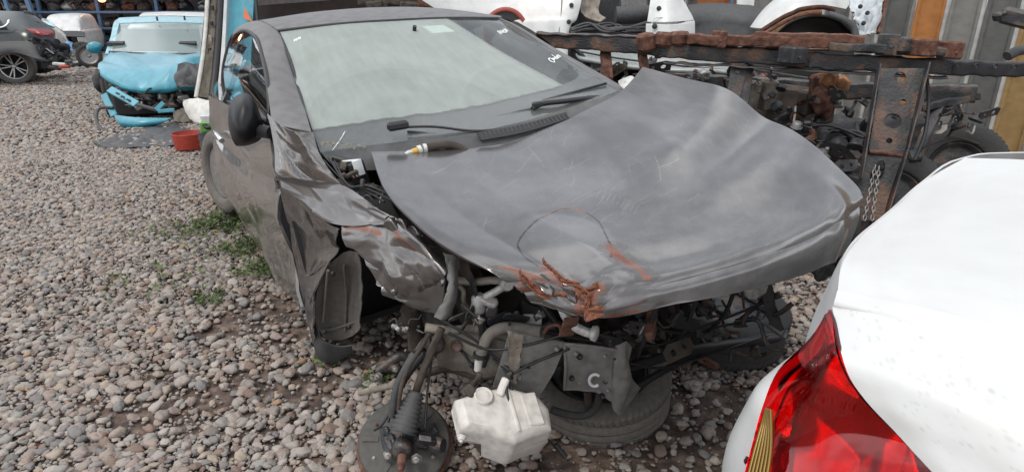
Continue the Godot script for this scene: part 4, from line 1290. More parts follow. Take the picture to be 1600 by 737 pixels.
func build_cowl(t: Node3D) -> void:
	# grille below the glass, wipers, hose, leaf litter
	var b := Shape.new()
	sheet(b, [
		[Vector3(-0.724, 0.967, -2.342), Vector3(-0.444, 0.990, -2.416), Vector3(-0.100, 1.011, -2.555), Vector3(0.229, 1.060, -2.754), Vector3(0.498, 1.116, -2.957)],
		[Vector3(-0.690, 0.948, -2.298), Vector3(-0.395, 0.958, -2.379), Vector3(-0.065, 0.975, -2.511), Vector3(0.262, 1.040, -2.709), Vector3(0.542, 1.110, -2.917)],
		[Vector3(-0.644, 0.914, -2.276), Vector3(-0.370, 0.908, -2.358), Vector3(-0.026, 0.934, -2.486), Vector3(0.273, 1.003, -2.670), Vector3(0.551, 1.087, -2.877)]], 30, 10, 0.006)
	var cowl := obj("cowl", b, M.dusty_black, t)
	b = Shape.new()
	sheet(b, [[Vector3(-0.047, 1.012, -2.565), Vector3(0.170, 1.053, -2.696), Vector3(0.437, 1.101, -2.898)], [Vector3(0.000, 0.986, -2.560), Vector3(0.219, 1.027, -2.687), Vector3(0.487, 1.086, -2.878)]], 16, 5, 0.004)
	for k in b.v.size():
		b.v[k] += Vector3(0, 0.008, 0.003)
	obj("cowl_cover", b, M.trim, cowl)
	b = Shape.new()
	sheet(b, [[Vector3(-0.144, 1.003, -2.505), Vector3(0.032, 1.019, -2.582), Vector3(0.230, 1.054, -2.693)], [Vector3(-0.123, 0.976, -2.482), Vector3(0.047, 0.993, -2.556), Vector3(0.245, 1.031, -2.667)]], 16, 5, 0.004)
	for k in b.v.size():
		b.v[k] += Vector3(0, 0.012, 0.004)
	obj("cowl_grille", b, M.black, cowl)
	for k in 22:
		var s := k / 21.0
		b = Shape.new()
		var a := (Vector3(-0.129, 1.000, -2.507)).lerp(Vector3(0.229, 1.050, -2.681), s) + Vector3(0, 0.014, 0.006)
		var d := (Vector3(-0.113, 0.979, -2.492)).lerp(Vector3(0.242, 1.031, -2.665), s) + Vector3(0, 0.014, 0.006)
		b.bar(a, d, 0.005, 0.006, Vector3.UP, 0.001)
		obj("grille_rib", b, M.dusty_black, cowl)
	# wipers
	b = Shape.new()
	b.box(Vector3(-0.444, 1.037, -2.433) + Vector3(0, 0.02, 0), Vector3(0.085, 0.034, 0.03), car_turn, 0.009)
	b.tube([Vector3(-0.414, 1.045, -2.470), Vector3(-0.307, 1.040, -2.501), Vector3(-0.169, 1.017, -2.537), Vector3(-0.066, 1.015, -2.578), Vector3(0.000, 1.025, -2.611)], 0.0055, 6)
	var w := obj("wiper", b, M.black, t)
	b = Shape.new()
	b.bar(Vector3(-0.417, 1.018, -2.479) + Vector3(0, 0.006, 0), Vector3(-0.229, 0.993, -2.529) + Vector3(0, 0.006, 0), 0.008, 0.010)
	obj("wiper_blade", b, M.black, w)
	b = Shape.new()
	b.tube([Vector3(0.089, 1.074, -2.734), Vector3(0.128, 1.093, -2.754), Vector3(0.225, 1.099, -2.791), Vector3(0.380, 1.100, -2.902), Vector3(0.470, 1.098, -2.959)], 0.012, 6)
	b.box(Vector3(0.111, 1.084, -2.745) + Vector3(0, 0.008, 0), Vector3(0.05, 0.024, 0.026), car_turn, 0.006)
	w = obj("wiper", b, M.black, t)
	b = Shape.new()
	b.bar(Vector3(-0.114, 1.038, -2.654) + Vector3(0, 0.006, 0), Vector3(0.089, 1.067, -2.745) + Vector3(0, 0.006, 0), 0.010, 0.012)
	b.bar(Vector3(0.131, 1.089, -2.822) + Vector3(0, 0.006, 0), Vector3(0.444, 1.146, -3.002) + Vector3(0, 0.006, 0), 0.010, 0.012)
	obj("wiper_blade", b, M.black, w)
	# air hose lying on the cowl: brown tube, pale crimp, yellow band, pale end
	b = Shape.new()
	b.tube([Vector3(-0.337, 0.982, -2.363), Vector3(-0.271, 0.991, -2.390), Vector3(-0.219, 0.981, -2.411), Vector3(-0.180, 0.959, -2.419)], 0.016, 10)
	var hose := obj("hose", b, M.mud_dark, t)
	b = Shape.new()
	b.tube([Vector3(-0.360, 0.977, -2.351), Vector3(-0.347, 0.980, -2.358)], 0.018, 10)
	b.tube([Vector3(-0.340, 0.981, -2.362), Vector3(-0.328, 0.982, -2.367)], 0.019, 10)
	obj("crimp", b, M.zinc, hose)
	b = Shape.new()
	b.tube([Vector3(-0.379, 0.974, -2.342), Vector3(-0.360, 0.977, -2.351)], 0.012, 10)
	obj("band", b, paint(lin(0.5, 0.3, 0.03), 0.5), hose)
	b = Shape.new()
	b.tube([Vector3(-0.401, 0.966, -2.325), Vector3(-0.392, 0.973, -2.335), Vector3(-0.376, 0.974, -2.343)], 0.009, 8)
	obj("hose_end", b, M.zinc, hose)
	# dry leaves caught in the corner of the glass
	b = Shape.new()
	for k in 90:
		var q := (Vector3(-0.717, 1.004, -2.329)).lerp(Vector3(-0.570, 0.988, -2.358), pow(rng.randf(), 1.4)) + Vector3(0, rng.randf_range(0.0, 0.012), rng.randf_range(-0.03, 0.025))
		var turn := turned(rng.randf_range(-30, 30), rng.randf() * 360, rng.randf_range(-30, 30))
		var l := rng.randf_range(0.006, 0.016)
		b.face([q, q + turn * Vector3(l * 0.25, 0.001, l * 0.5), q + turn * Vector3(0, 0, l), q + turn * Vector3(-l * 0.25, 0.001, l * 0.5)], Vector3.UP)
	var litter := obj("leaf_litter", b, paint(lin(0.22, 0.18, 0.11), 0.9), cowl)
	litter.set_meta("kind", "stuff")
	# torn pale trim at the far corner of the cowl
	b = Shape.new()
	sheet(b, [[Vector3(0.495, 1.157, -3.005), Vector3(0.563, 1.174, -3.062), Vector3(0.601, 1.166, -3.081)], [Vector3(0.521, 1.126, -2.974), Vector3(0.569, 1.146, -2.998), Vector3(0.603, 1.166, -3.026)], [Vector3(0.549, 1.105, -2.954), Vector3(0.571, 1.121, -2.965), Vector3(0.589, 1.131, -2.974)]], 10, 10, 0.003, facets(0.012, 4, 4, 61))
	obj("torn_trim", b, M.zinc, cowl)

func build_cabin(t: Node3D) -> void:
	var b := Shape.new()
	sheet(b, [[car(-0.66, -0.56, 1.0), car(0, -0.50, 1.0), car(0.68, -0.56, 1.03)], [car(-0.68, -0.85, 0.98), car(0, -0.8, 1.0), car(0.7, -0.85, 1.0)], [car(-0.68, -1.0, 0.85), car(0, -1.0, 0.9), car(0.7, -1.0, 0.88)], [car(-0.68, -0.95, 0.5), car(0, -0.95, 0.5), car(0.7, -0.95, 0.5)]], 14, 18, 0.02)
	obj("dashboard", b, M.seat, t)
	for s in [-1, 1]:
		var x: float = 0.36 * s
		b = Shape.new()
		sheet(b, [[car(x - 0.2, -1.75, 1.08), car(x, -1.79, 1.10), car(x + 0.2, -1.75, 1.08)], [car(x - 0.26, -1.66, 0.85), car(x, -1.72, 0.86), car(x + 0.26, -1.66, 0.85)], [car(x - 0.26, -1.55, 0.55), car(x, -1.6, 0.55), car(x + 0.26, -1.55, 0.55)]], 14, 14, 0.11)
		var seat := obj("seat", b, M.seat, t)
		b = Shape.new()
		b.box(car(x, -1.5, 0.5), Vector3(0.52, 0.16, 0.56), car_turn, 0.05)
		obj("cushion", b, M.seat, seat)
		b = Shape.new()
		b.box(car(x, -1.82, 1.20), Vector3(0.27, 0.17, 0.10), car_turn * turned(8, 0, 0), 0.045)
		b.tube([car(x - 0.05, -1.81, 1.06), car(x - 0.05, -1.82, 1.16)], 0.007)
		b.tube([car(x + 0.05, -1.81, 1.06), car(x + 0.05, -1.82, 1.16)], 0.007)
		obj("headrest", b, M.seat, seat)
		b = Shape.new()
		b.tube([car(0.68 * s, -1.95, 1.18), car(0.60 * s, -1.8, 0.95), car(0.58 * s, -1.6, 0.5)], 0.012, 6)
		obj("seat_belt", b, M.trim, seat)
	b = Shape.new()
	b.box(car(0, -2.75, 0.75), Vector3(1.3, 0.6, 0.16), car_turn * turned(-14, 0, 0), 0.06)
	b.box(car(0, -2.45, 0.48), Vector3(1.3, 0.16, 0.5), car_turn, 0.05)
	obj("rear_bench", b, M.seat, t)
	# steering wheel
	b = Shape.new()
	var at := Transform3D(car_turn * turned(62, 0, 0), car(0.36, -1.12, 0.92))
	var loop := []
	for k in 25:
		loop.append(at * Vector3(cos(TAU * k / 24) * 0.18, 0, sin(TAU * k / 24) * 0.18))
	b.tube(loop, 0.014, 8, -1, 1)
	b.box(at.origin, Vector3(0.16, 0.05, 0.12), at.basis, 0.02)
	b.bar(at * Vector3(-0.17, 0, 0), at * Vector3(0.17, 0, 0), 0.03, 0.02)
	obj("steering_wheel", b, M.black, t)
	b = Shape.new()
	b.box(car(0.02, -1.28, 1.34), Vector3(0.2, 0.06, 0.025), car_turn, 0.012)
	b.tube([car(0.02, -1.25, 1.40), car(0.02, -1.28, 1.35)], 0.01)
	obj("inner_mirror", b, M.black, t)

func build_engine_bay(t: Node3D) -> void:
	# what hangs open under the hood
	var b := Shape.new()
	b.box(car(0.12, 0.02, 0.55), Vector3(0.62, 0.46, 0.42), car_turn, 0.05)
	var engine := obj("engine", b, M.oily, t)
	for k in 5:
		b = Shape.new()
		var u := -0.12 + 0.14 * k
		b.lathe([Vector2(0.03, 0), Vector2(0.07 + 0.01 * (k % 2), 0.0), Vector2(0.075 + 0.01 * (k % 2), 0.02), Vector2(0.06, 0.035), Vector2(0.03, 0.04)], Transform3D(along(car_turn * Vector3(0.1, 0, 1)), car(u, 0.24 + 0.02 * (k % 3), 0.42 + 0.11 * ((k * 2) % 3))), 20)
		obj("pulley", b, M.black if k % 2 else M.steel, engine)
	b = Shape.new()
	for k in 7:
		b.tube([car(-0.18 + 0.1 * k, 0.22, 0.62), car(-0.16 + 0.1 * k, 0.34, 0.56), car(-0.12 + 0.1 * k, 0.36, 0.42), car(-0.2 + 0.12 * k, 0.3, 0.34)], 0.012 + 0.006 * (k % 3), 8)
	obj("hoses", b, M.black, engine)
	for q in [[0.32, 0.3, 0.5, 0.12], [0.5, 0.22, 0.6, 0.1], [0.62, 0.1, 0.48, 0.13], [0.2, 0.32, 0.6, 0.1], [0.42, 0.34, 0.66, 0.08]]:
		b = Shape.new()
		b.lump(Transform3D(car_turn * turned(20 * q[0], 70 * q[1], 30) * Basis.from_scale(Vector3(q[3], q[3] * 0.7, q[3] * 0.8)), car(q[0], q[1], q[2])), 6, 0.8, int(q[3] * 300))
		b.box(car(q[0], q[1] + q[3] * 0.5, q[2]), Vector3(q[3] * 0.9, q[3] * 0.4, q[3] * 0.5), car_turn * turned(30 * q[0], 40, 10), 0.01)
		obj("casting", b, M.oily, engine)
	# front cross member, torn radiator frame and its wires
	b = Shape.new()
	b.tube([Vector3(0.221, 0.349, -1.770), Vector3(0.401, 0.350, -1.839), Vector3(0.676, 0.322, -1.999), Vector3(1.065, 0.243, -2.218)], 0.018, 8)
	b.tube([Vector3(0.419, 0.217, -1.893), Vector3(0.715, 0.289, -2.041), Vector3(1.109, 0.242, -2.262)], 0.013, 8)
	obj("cross_member", b, M.black, t)
	for k in 4:
		b = Shape.new()
		b.tube([car(0.06 + 0.16 * k, 0.6, 0.66), car(0.04 + 0.17 * k, 0.55, 0.5), car(0.1 + 0.15 * k, 0.44, 0.36)], 0.007, 6)
		obj("loose_wire", b, M.black, t)
	b = Shape.new()
	sheet(b, [[Vector3(0.797, 0.664, -1.836), Vector3(0.857, 0.645, -1.889)], [Vector3(0.860, 0.534, -1.913), Vector3(0.924, 0.511, -1.968)], [Vector3(0.968, 0.356, -2.057), Vector3(1.038, 0.335, -2.114)]], 4, 12, 0.004, crumple(0.01, 3.0, 65))
	obj("lamp_bracket", b, M.dusty_black, t)
	b = Shape.new()
	b.lump(Transform3D(turned(20, 40, 10) * Basis.from_scale(Vector3(0.05, 0.03, 0.03)), Vector3(0.796, 0.636, -1.858)), 6, 0.9, 66)
	obj("broken_lamp", b, M.zinc, t)
	b = Shape.new()
	sheet(b, [[Vector3(0.916, 0.732, -1.762), Vector3(1.012, 0.737, -1.833)], [Vector3(0.984, 0.662, -1.841), Vector3(1.073, 0.669, -1.908)]], 6, 6, 0.01, crumple(0.01, 3.0, 67))
	obj("bumper_end", b, M.dusty_black, t)

	# left of the bay: pale edge strip, tan pipe, bare aluminium pipe with its fittings
	b = Shape.new()
	sheet(b, [[Vector3(-0.205, 0.793, -1.758), Vector3(-0.183, 0.784, -1.769), Vector3(-0.167, 0.759, -1.799)], [Vector3(-0.196, 0.719, -1.762), Vector3(-0.180, 0.721, -1.759), Vector3(-0.172, 0.700, -1.797)], [Vector3(-0.202, 0.656, -1.759), Vector3(-0.186, 0.653, -1.756), Vector3(-0.178, 0.630, -1.794)], [Vector3(-0.248, 0.569, -1.781), Vector3(-0.219, 0.564, -1.773), Vector3(-0.198, 0.560, -1.806)]], 8, 18, 0.006, crumple(0.006, 3.0, 71))
	obj("bay_edge", b, M.rail, t)
	wire("pipe", [Vector3(-0.178, 0.680, -1.816), Vector3(-0.122, 0.671, -1.822), Vector3(-0.061, 0.682, -1.808), Vector3(-0.016, 0.687, -1.786)], 0.013, M.mud, t, 10)
	b = Shape.new()
	b.tube([Vector3(-0.171, 0.658, -1.820), Vector3(-0.156, 0.635, -1.827), Vector3(-0.157, 0.601, -1.827), Vector3(-0.136, 0.568, -1.837), Vector3(-0.101, 0.549, -1.855), Vector3(-0.068, 0.527, -1.871)], 0.008, 8)
	obj("pipe", b, M.mud, t)
	b = Shape.new()
	b.tube([Vector3(-0.016, 0.678, -1.786), Vector3(-0.040, 0.661, -1.785), Vector3(-0.068, 0.645, -1.782), Vector3(-0.081, 0.634, -1.787), Vector3(-0.057, 0.614, -1.799), Vector3(-0.061, 0.602, -1.797), Vector3(-0.089, 0.617, -1.794), Vector3(-0.106, 0.624, -1.797)], 0.0125, 10)
	b.lathe([Vector2(0.016, -0.012), Vector2(0.024, 0), Vector2(0.016, 0.014)], Transform3D(along(Vector3(0.3, 0.2, 1)), Vector3(-0.014, 0.683, -1.776)), 14)
	b.lathe([Vector2(0.022, -0.03), Vector2(0.026, -0.02), Vector2(0.022, 0.0), Vector2(0.024, 0.02), Vector2(0.014, 0.035)], Transform3D(along(Vector3(0.1, 1, 0.1)), Vector3(-0.108, 0.602, -1.806)), 14)
	var pipe := obj("aluminium_pipe", b, M.zinc, t)
	b = Shape.new()
	b.lathe([Vector2(0.026, -0.018), Vector2(0.03, 0), Vector2(0.026, 0.02), Vector2(0.018, 0.024)], Transform3D(along(Vector3(0.5, 0.2, 1)), Vector3(-0.076, 0.559, -1.845)), 16)
	obj("fitting", b, M.steel, pipe)
	# dark panels and tan castings of the left front corner
	b = Shape.new()
	b.box(Vector3(-0.118, 0.637, -2.048), Vector3(0.16, 0.12, 0.14), car_turn * turned(10, 20, 5), 0.02)
	b.tube([Vector3(-0.163, 0.695, -1.891), Vector3(-0.131, 0.701, -1.907), Vector3(-0.120, 0.680, -1.935)], 0.022, 10)
	obj("bay_casting", b, M.mud_dark, t)
	b = Shape.new()
	sheet(b, [[Vector3(-0.321, 0.724, -2.024), Vector3(-0.162, 0.708, -1.959), Vector3(0.104, 0.591, -1.846)], [Vector3(-0.248, 0.602, -2.027), Vector3(-0.091, 0.507, -2.016), Vector3(0.182, 0.427, -1.975)], [Vector3(-0.232, 0.380, -2.013), Vector3(-0.047, 0.366, -2.039), Vector3(0.188, 0.322, -2.023)]], 10, 10, 0.006, crumple(0.015, 3.0, 73))
	obj("inner_panel", b, M.black, t)
	b = Shape.new()
	sheet(b, [[Vector3(-0.237, 0.462, -1.865), Vector3(-0.160, 0.485, -1.859), Vector3(-0.022, 0.434, -1.872)], [Vector3(-0.253, 0.399, -1.868), Vector3(-0.171, 0.392, -1.876), Vector3(-0.031, 0.372, -1.868)], [Vector3(-0.247, 0.314, -1.905), Vector3(-0.159, 0.281, -1.915), Vector3(-0.027, 0.292, -1.881)]], 16, 12, 0.014, facets(0.012, 4, 3, 75))
	var arm := obj("subframe_arm", b, M.mud, t)
	b = Shape.new()
	b.tube([Vector3(-0.288, 0.496, -1.839), Vector3(-0.212, 0.484, -1.844), Vector3(-0.117, 0.487, -1.847), Vector3(-0.009, 0.454, -1.845)], 0.017, 10, 0.012)
	obj("arm_rib", b, M.mud, arm)
	b = Shape.new()
	b.tube([Vector3(-0.312, 0.289, -1.883), Vector3(-0.224, 0.305, -1.894), Vector3(-0.124, 0.270, -1.899), Vector3(-0.018, 0.304, -1.863)], 0.016, 10, 0.011)
	obj("arm_rib", b, M.mud_dark, arm)
	for q in [[712, 540, .17, .017], [752, 552, .215, .012], [738, 570, .165, .008]]:
		b = Shape.new()
		b.lathe([Vector2(q[3] * 1.3, -0.004), Vector2(q[3] * 1.3, 0.006), Vector2(q[3], 0.006), Vector2(q[3], -0.002), Vector2(0.0, -0.002)], Transform3D(along(Vector3(0.1, 0.25, 1)), bay_at(q[0], q[1], q[2])), 18)
		obj("arm_hole", b, M.oily, arm)
	b = Shape.new()
	b.lathe([Vector2(0.02, -0.03), Vector2(0.032, -0.024), Vector2(0.034, 0.02), Vector2(0.024, 0.03), Vector2(0.01, 0.032)], Transform3D(along(Vector3(0.3, 0.3, 1)), Vector3(-0.261, 0.437, -1.842)), 18)
	obj("arm_bush", b, M.oily, arm)
	# strut tube standing in the arch
	b = Shape.new()
	b.tube([Vector3(-0.364, 0.489, -2.002), Vector3(-0.350, 0.376, -2.021), Vector3(-0.354, 0.256, -2.041)], 0.034, 12)
	b.tube([Vector3(-0.406, 0.431, -2.015), Vector3(-0.345, 0.418, -2.001)], 0.02, 8)
	obj("bump_stop", b, M.mud_dark, t)
	# the rail end: two folded plates with holes
	b = Shape.new()
	var p := Vector3(-0.010, 0.567, -1.677)
	var q := Vector3(0.168, 0.521, -1.699)
	var r := Vector3(0.000, 0.344, -1.727)
	var ax := (q - p).normalized()
	var nz := ax.cross(r - p).normalized()
	var at := Transform3D(Basis(ax, nz.cross(ax), nz), p)
	var l := p.distance_to(q)
	var h := p.distance_to(r)
	b.plate([Vector2(0, 0.01), Vector2(l * 0.5, 0.012), Vector2(l, 0), Vector2(l * 1.0, -h * 0.55), Vector2(l * 0.92, -h * 1.08), Vector2(l * 0.4, -h * 1.06), Vector2(0.01, -h)] if nz.cross(ax).y > 0 else [Vector2(0, -0.01), Vector2(l, 0), Vector2(l, h * 0.55), Vector2(l * 0.92, h * 1.08), Vector2(l * 0.4, h * 1.06), Vector2(0.01, h)], 0.006, at, [ring(0.006, 8, Vector2(l * 0.55, (-0.55 if nz.cross(ax).y > 0 else 0.55) * h)), ring(0.004, 8, Vector2(l * 0.45, (-0.68 if nz.cross(ax).y > 0 else 0.68) * h))])
	var rail := obj("frame_rail", b, M.rail, t, "bent frame rail with bolt holes and a rusty brown corner")
	b = Shape.new()
	sheet(b, [[Vector3(-0.013, 0.578, -1.673), Vector3(0.035, 0.565, -1.672)], [Vector3(-0.010, 0.468, -1.694), Vector3(0.024, 0.454, -1.694)], [Vector3(0.000, 0.350, -1.724), Vector3(0.012, 0.358, -1.719)]], 6, 12, 0.004, crumple(0.006, 4.0, 79))
	for k in b.v.size():
		b.v[k] += nz * 0.004 * signf(nz.z)
	obj("rust_patch", b, M.mud, rail)
	b = Shape.new()
	sheet(b, [[Vector3(0.157, 0.522, -1.694), Vector3(0.248, 0.506, -1.706), Vector3(0.341, 0.472, -1.741)], [Vector3(0.166, 0.424, -1.721), Vector3(0.267, 0.406, -1.737), Vector3(0.335, 0.391, -1.749)], [Vector3(0.169, 0.307, -1.767), Vector3(0.277, 0.290, -1.776), Vector3(0.350, 0.245, -1.790)]], 16, 14, 0.006, facets(0.010, 4, 4, 81))
	var cap := obj("rail_end", b, M.rail, t)
	b = Shape.new()
	sheet(b, [[Vector3(0.327, 0.494, -1.734), Vector3(0.356, 0.512, -1.727), Vector3(0.372, 0.476, -1.757)], [Vector3(0.327, 0.377, -1.745), Vector3(0.368, 0.371, -1.744), Vector3(0.396, 0.335, -1.791)], [Vector3(0.345, 0.242, -1.788), Vector3(0.375, 0.188, -1.792), Vector3(0.439, 0.256, -1.858)]], 10, 14, 0.005, facets(0.010, 3, 5, 83))
	nut(b, Vector3(0.424, 0.263, -1.839), Vector3(0.5, 0.1, 1), 0.008, 0.01)
	obj("rail_flange", b, M.rail, t)
	for e in [[905, 556, .478, .008], [945, 595, .47, .006], [893, 590, .45, .007], [940, 618, .455, .008]]:
		b = Shape.new()
		b.lathe([Vector2(e[3] * 1.25, 0.0), Vector2(e[3] * 1.25, 0.010), Vector2(e[3], 0.010), Vector2(e[3], 0.004), Vector2(0.0, 0.004)], Transform3D(along(Vector3(0.1, 0.2, 1)), bay_at(e[0], e[1], e[2])), 12)
		obj("bolt_hole", b, M.black, cap)
	b = Shape.new()
	b.tube([Vector3(0.161, 0.522, -1.690), Vector3(0.247, 0.507, -1.700), Vector3(0.334, 0.478, -1.727)], 0.006, 8)
	b.tube([Vector3(0.161, 0.522, -1.690), Vector3(0.170, 0.419, -1.717), Vector3(0.173, 0.309, -1.763)], 0.005, 8)
	obj("folded_edge", b, M.rail, cap)
	# the painted letter on the rail end
	b = Shape.new()
	var lc := Vector3(0.265, 0.374, -1.731)
	var arc := []
	for k in 11:
		var a := deg_to_rad(50.0 + 26.0 * k)
		arc.append(lc + Vector3(cos(a) * 0.018, sin(a) * 0.022, 0.014))
	b.tube(arc, 0.0055, 6, -1, 2)
	var letter := obj("painted_letter", b, M.white_dirty, cap)
	b = Shape.new()
	b.bar(Vector3(0.056, 0.554, -1.732), Vector3(0.322, 0.491, -1.732), 0.02, 0.012, Vector3.UP, 0.003)
	b.box(Vector3(0.314, 0.522, -1.717), Vector3(0.05, 0.03, 0.04), car_turn, 0.006)
	obj("rail_clip", b, M.black, t)
	# rusty bracket and pale pipe end below the crushed hood corner
	b = Shape.new()
	b.bar(Vector3(0.168, 0.678, -1.565), Vector3(0.157, 0.593, -1.615), 0.045, 0.006, Vector3(0.2, 0, 1), 0.002)
	b.tube([Vector3(0.096, 0.575, -1.663), Vector3(0.111, 0.599, -1.659), Vector3(0.139, 0.613, -1.640), Vector3(0.148, 0.585, -1.644)], 0.006, 6)
	obj("bracket", b, M.rust, t)
	b = Shape.new()
	b.tube([Vector3(0.141, 0.688, -1.641), Vector3(0.152, 0.659, -1.624), Vector3(0.177, 0.633, -1.603), Vector3(0.210, 0.616, -1.597), Vector3(0.232, 0.609, -1.597)], 0.014, 10)
	b.lathe([Vector2(0.012, -0.01), Vector2(0.022, -0.008), Vector2(0.024, 0.004), Vector2(0.012, 0.008)], Transform3D(along(Vector3(0.241, 0.617, -1.579) - Vector3(0.210, 0.616, -1.597)), Vector3(0.239, 0.611, -1.595)), 16)
	obj("pipe_end", b, M.zinc, t)
	# thick black hose with a cream fitting, and the hose below the rail
	b = Shape.new()
	b.tube([Vector3(-0.098, 0.473, -1.700), Vector3(-0.087, 0.511, -1.705), Vector3(-0.063, 0.545, -1.717), Vector3(-0.020, 0.563, -1.717), Vector3(0.039, 0.567, -1.701), Vector3(0.089, 0.569, -1.682)], 0.0185, 12)
	var hose := obj("hose", b, M.rubber_dust, t)
	b = Shape.new()
	b.tube([Vector3(-0.099, 0.483, -1.699), Vector3(-0.101, 0.470, -1.698)], 0.022, 12)
	obj("hose_clip", b, M.black, hose)
	b = Shape.new()
	b.tube([Vector3(-0.103, 0.466, -1.697), Vector3(-0.108, 0.423, -1.700)], 0.013, 10, 0.012)
	obj("hose_fitting", b, M.cream, hose)
	wire("hose", [Vector3(0.137, 0.190, -1.818), Vector3(0.200, 0.162, -1.827), Vector3(0.256, 0.157, -1.833), Vector3(0.292, 0.192, -1.829), Vector3(0.299, 0.268, -1.810)], 0.014, M.rubber, t, 10)
	wire("brake_rod", [Vector3(0.263, 0.240, -1.859), Vector3(0.276, 0.131, -1.899), Vector3(0.280, 0.021, -1.935)], 0.014, M.mud_dark, t, 8)
	# clips, labels and cables in the gap by the windscreen
	b = Shape.new()
	b.bar(Vector3(-0.660, 0.969, -2.268), Vector3(-0.572, 0.951, -2.245), 0.03, 0.02)
	b.box(Vector3(-0.561, 0.921, -2.228), Vector3(0.06, 0.09, 0.02), car_turn * turned(0, 10, 10), 0.004)
	obj("fuse_box", b, M.black, t)
	b = Shape.new()
	b.box(Vector3(-0.556, 0.944, -2.214), Vector3(0.035, 0.06, 0.006), car_turn * turned(0, 0, 8), 0.002)
	b.bar(Vector3(-0.622, 0.961, -2.242), Vector3(-0.557, 0.969, -2.230), 0.014, 0.006)
	obj("label", b, M.white_dirty, t)
	for k in 3:
		b = Shape.new()
		b.tube([Vector3(-0.692, 0.963, -2.252) + Vector3(0.02 * k, 0.01 * (k % 2), 0), Vector3(-0.594, 0.902, -2.167) + Vector3(0.01 * k, 0.0, 0.02 * k), Vector3(-0.501, 0.885, -2.101) + Vector3(0, 0.012 * k, 0), Vector3(-0.432, 0.874, -2.024) + Vector3(0.02 * k, 0, -0.02 * k)], 0.004, 6)
		obj("cable", b, M.black, t)
	b = Shape.new()
	sheet(b, [[Vector3(-0.713, 0.965, -2.286), Vector3(-0.609, 0.953, -2.293), Vector3(-0.516, 0.924, -2.295)], [Vector3(-0.652, 0.880, -2.204), Vector3(-0.556, 0.861, -2.186), Vector3(-0.453, 0.834, -2.193)], [Vector3(-0.505, 0.858, -2.055), Vector3(-0.419, 0.834, -2.009), Vector3(-0.323, 0.802, -1.990)]], 10, 10, 0.008)
	for k in b.v.size():
		b.v[k] += car_turn * Vector3(0.03, -0.09, 0.0)
	obj("bay_tray", b, M.black, t)

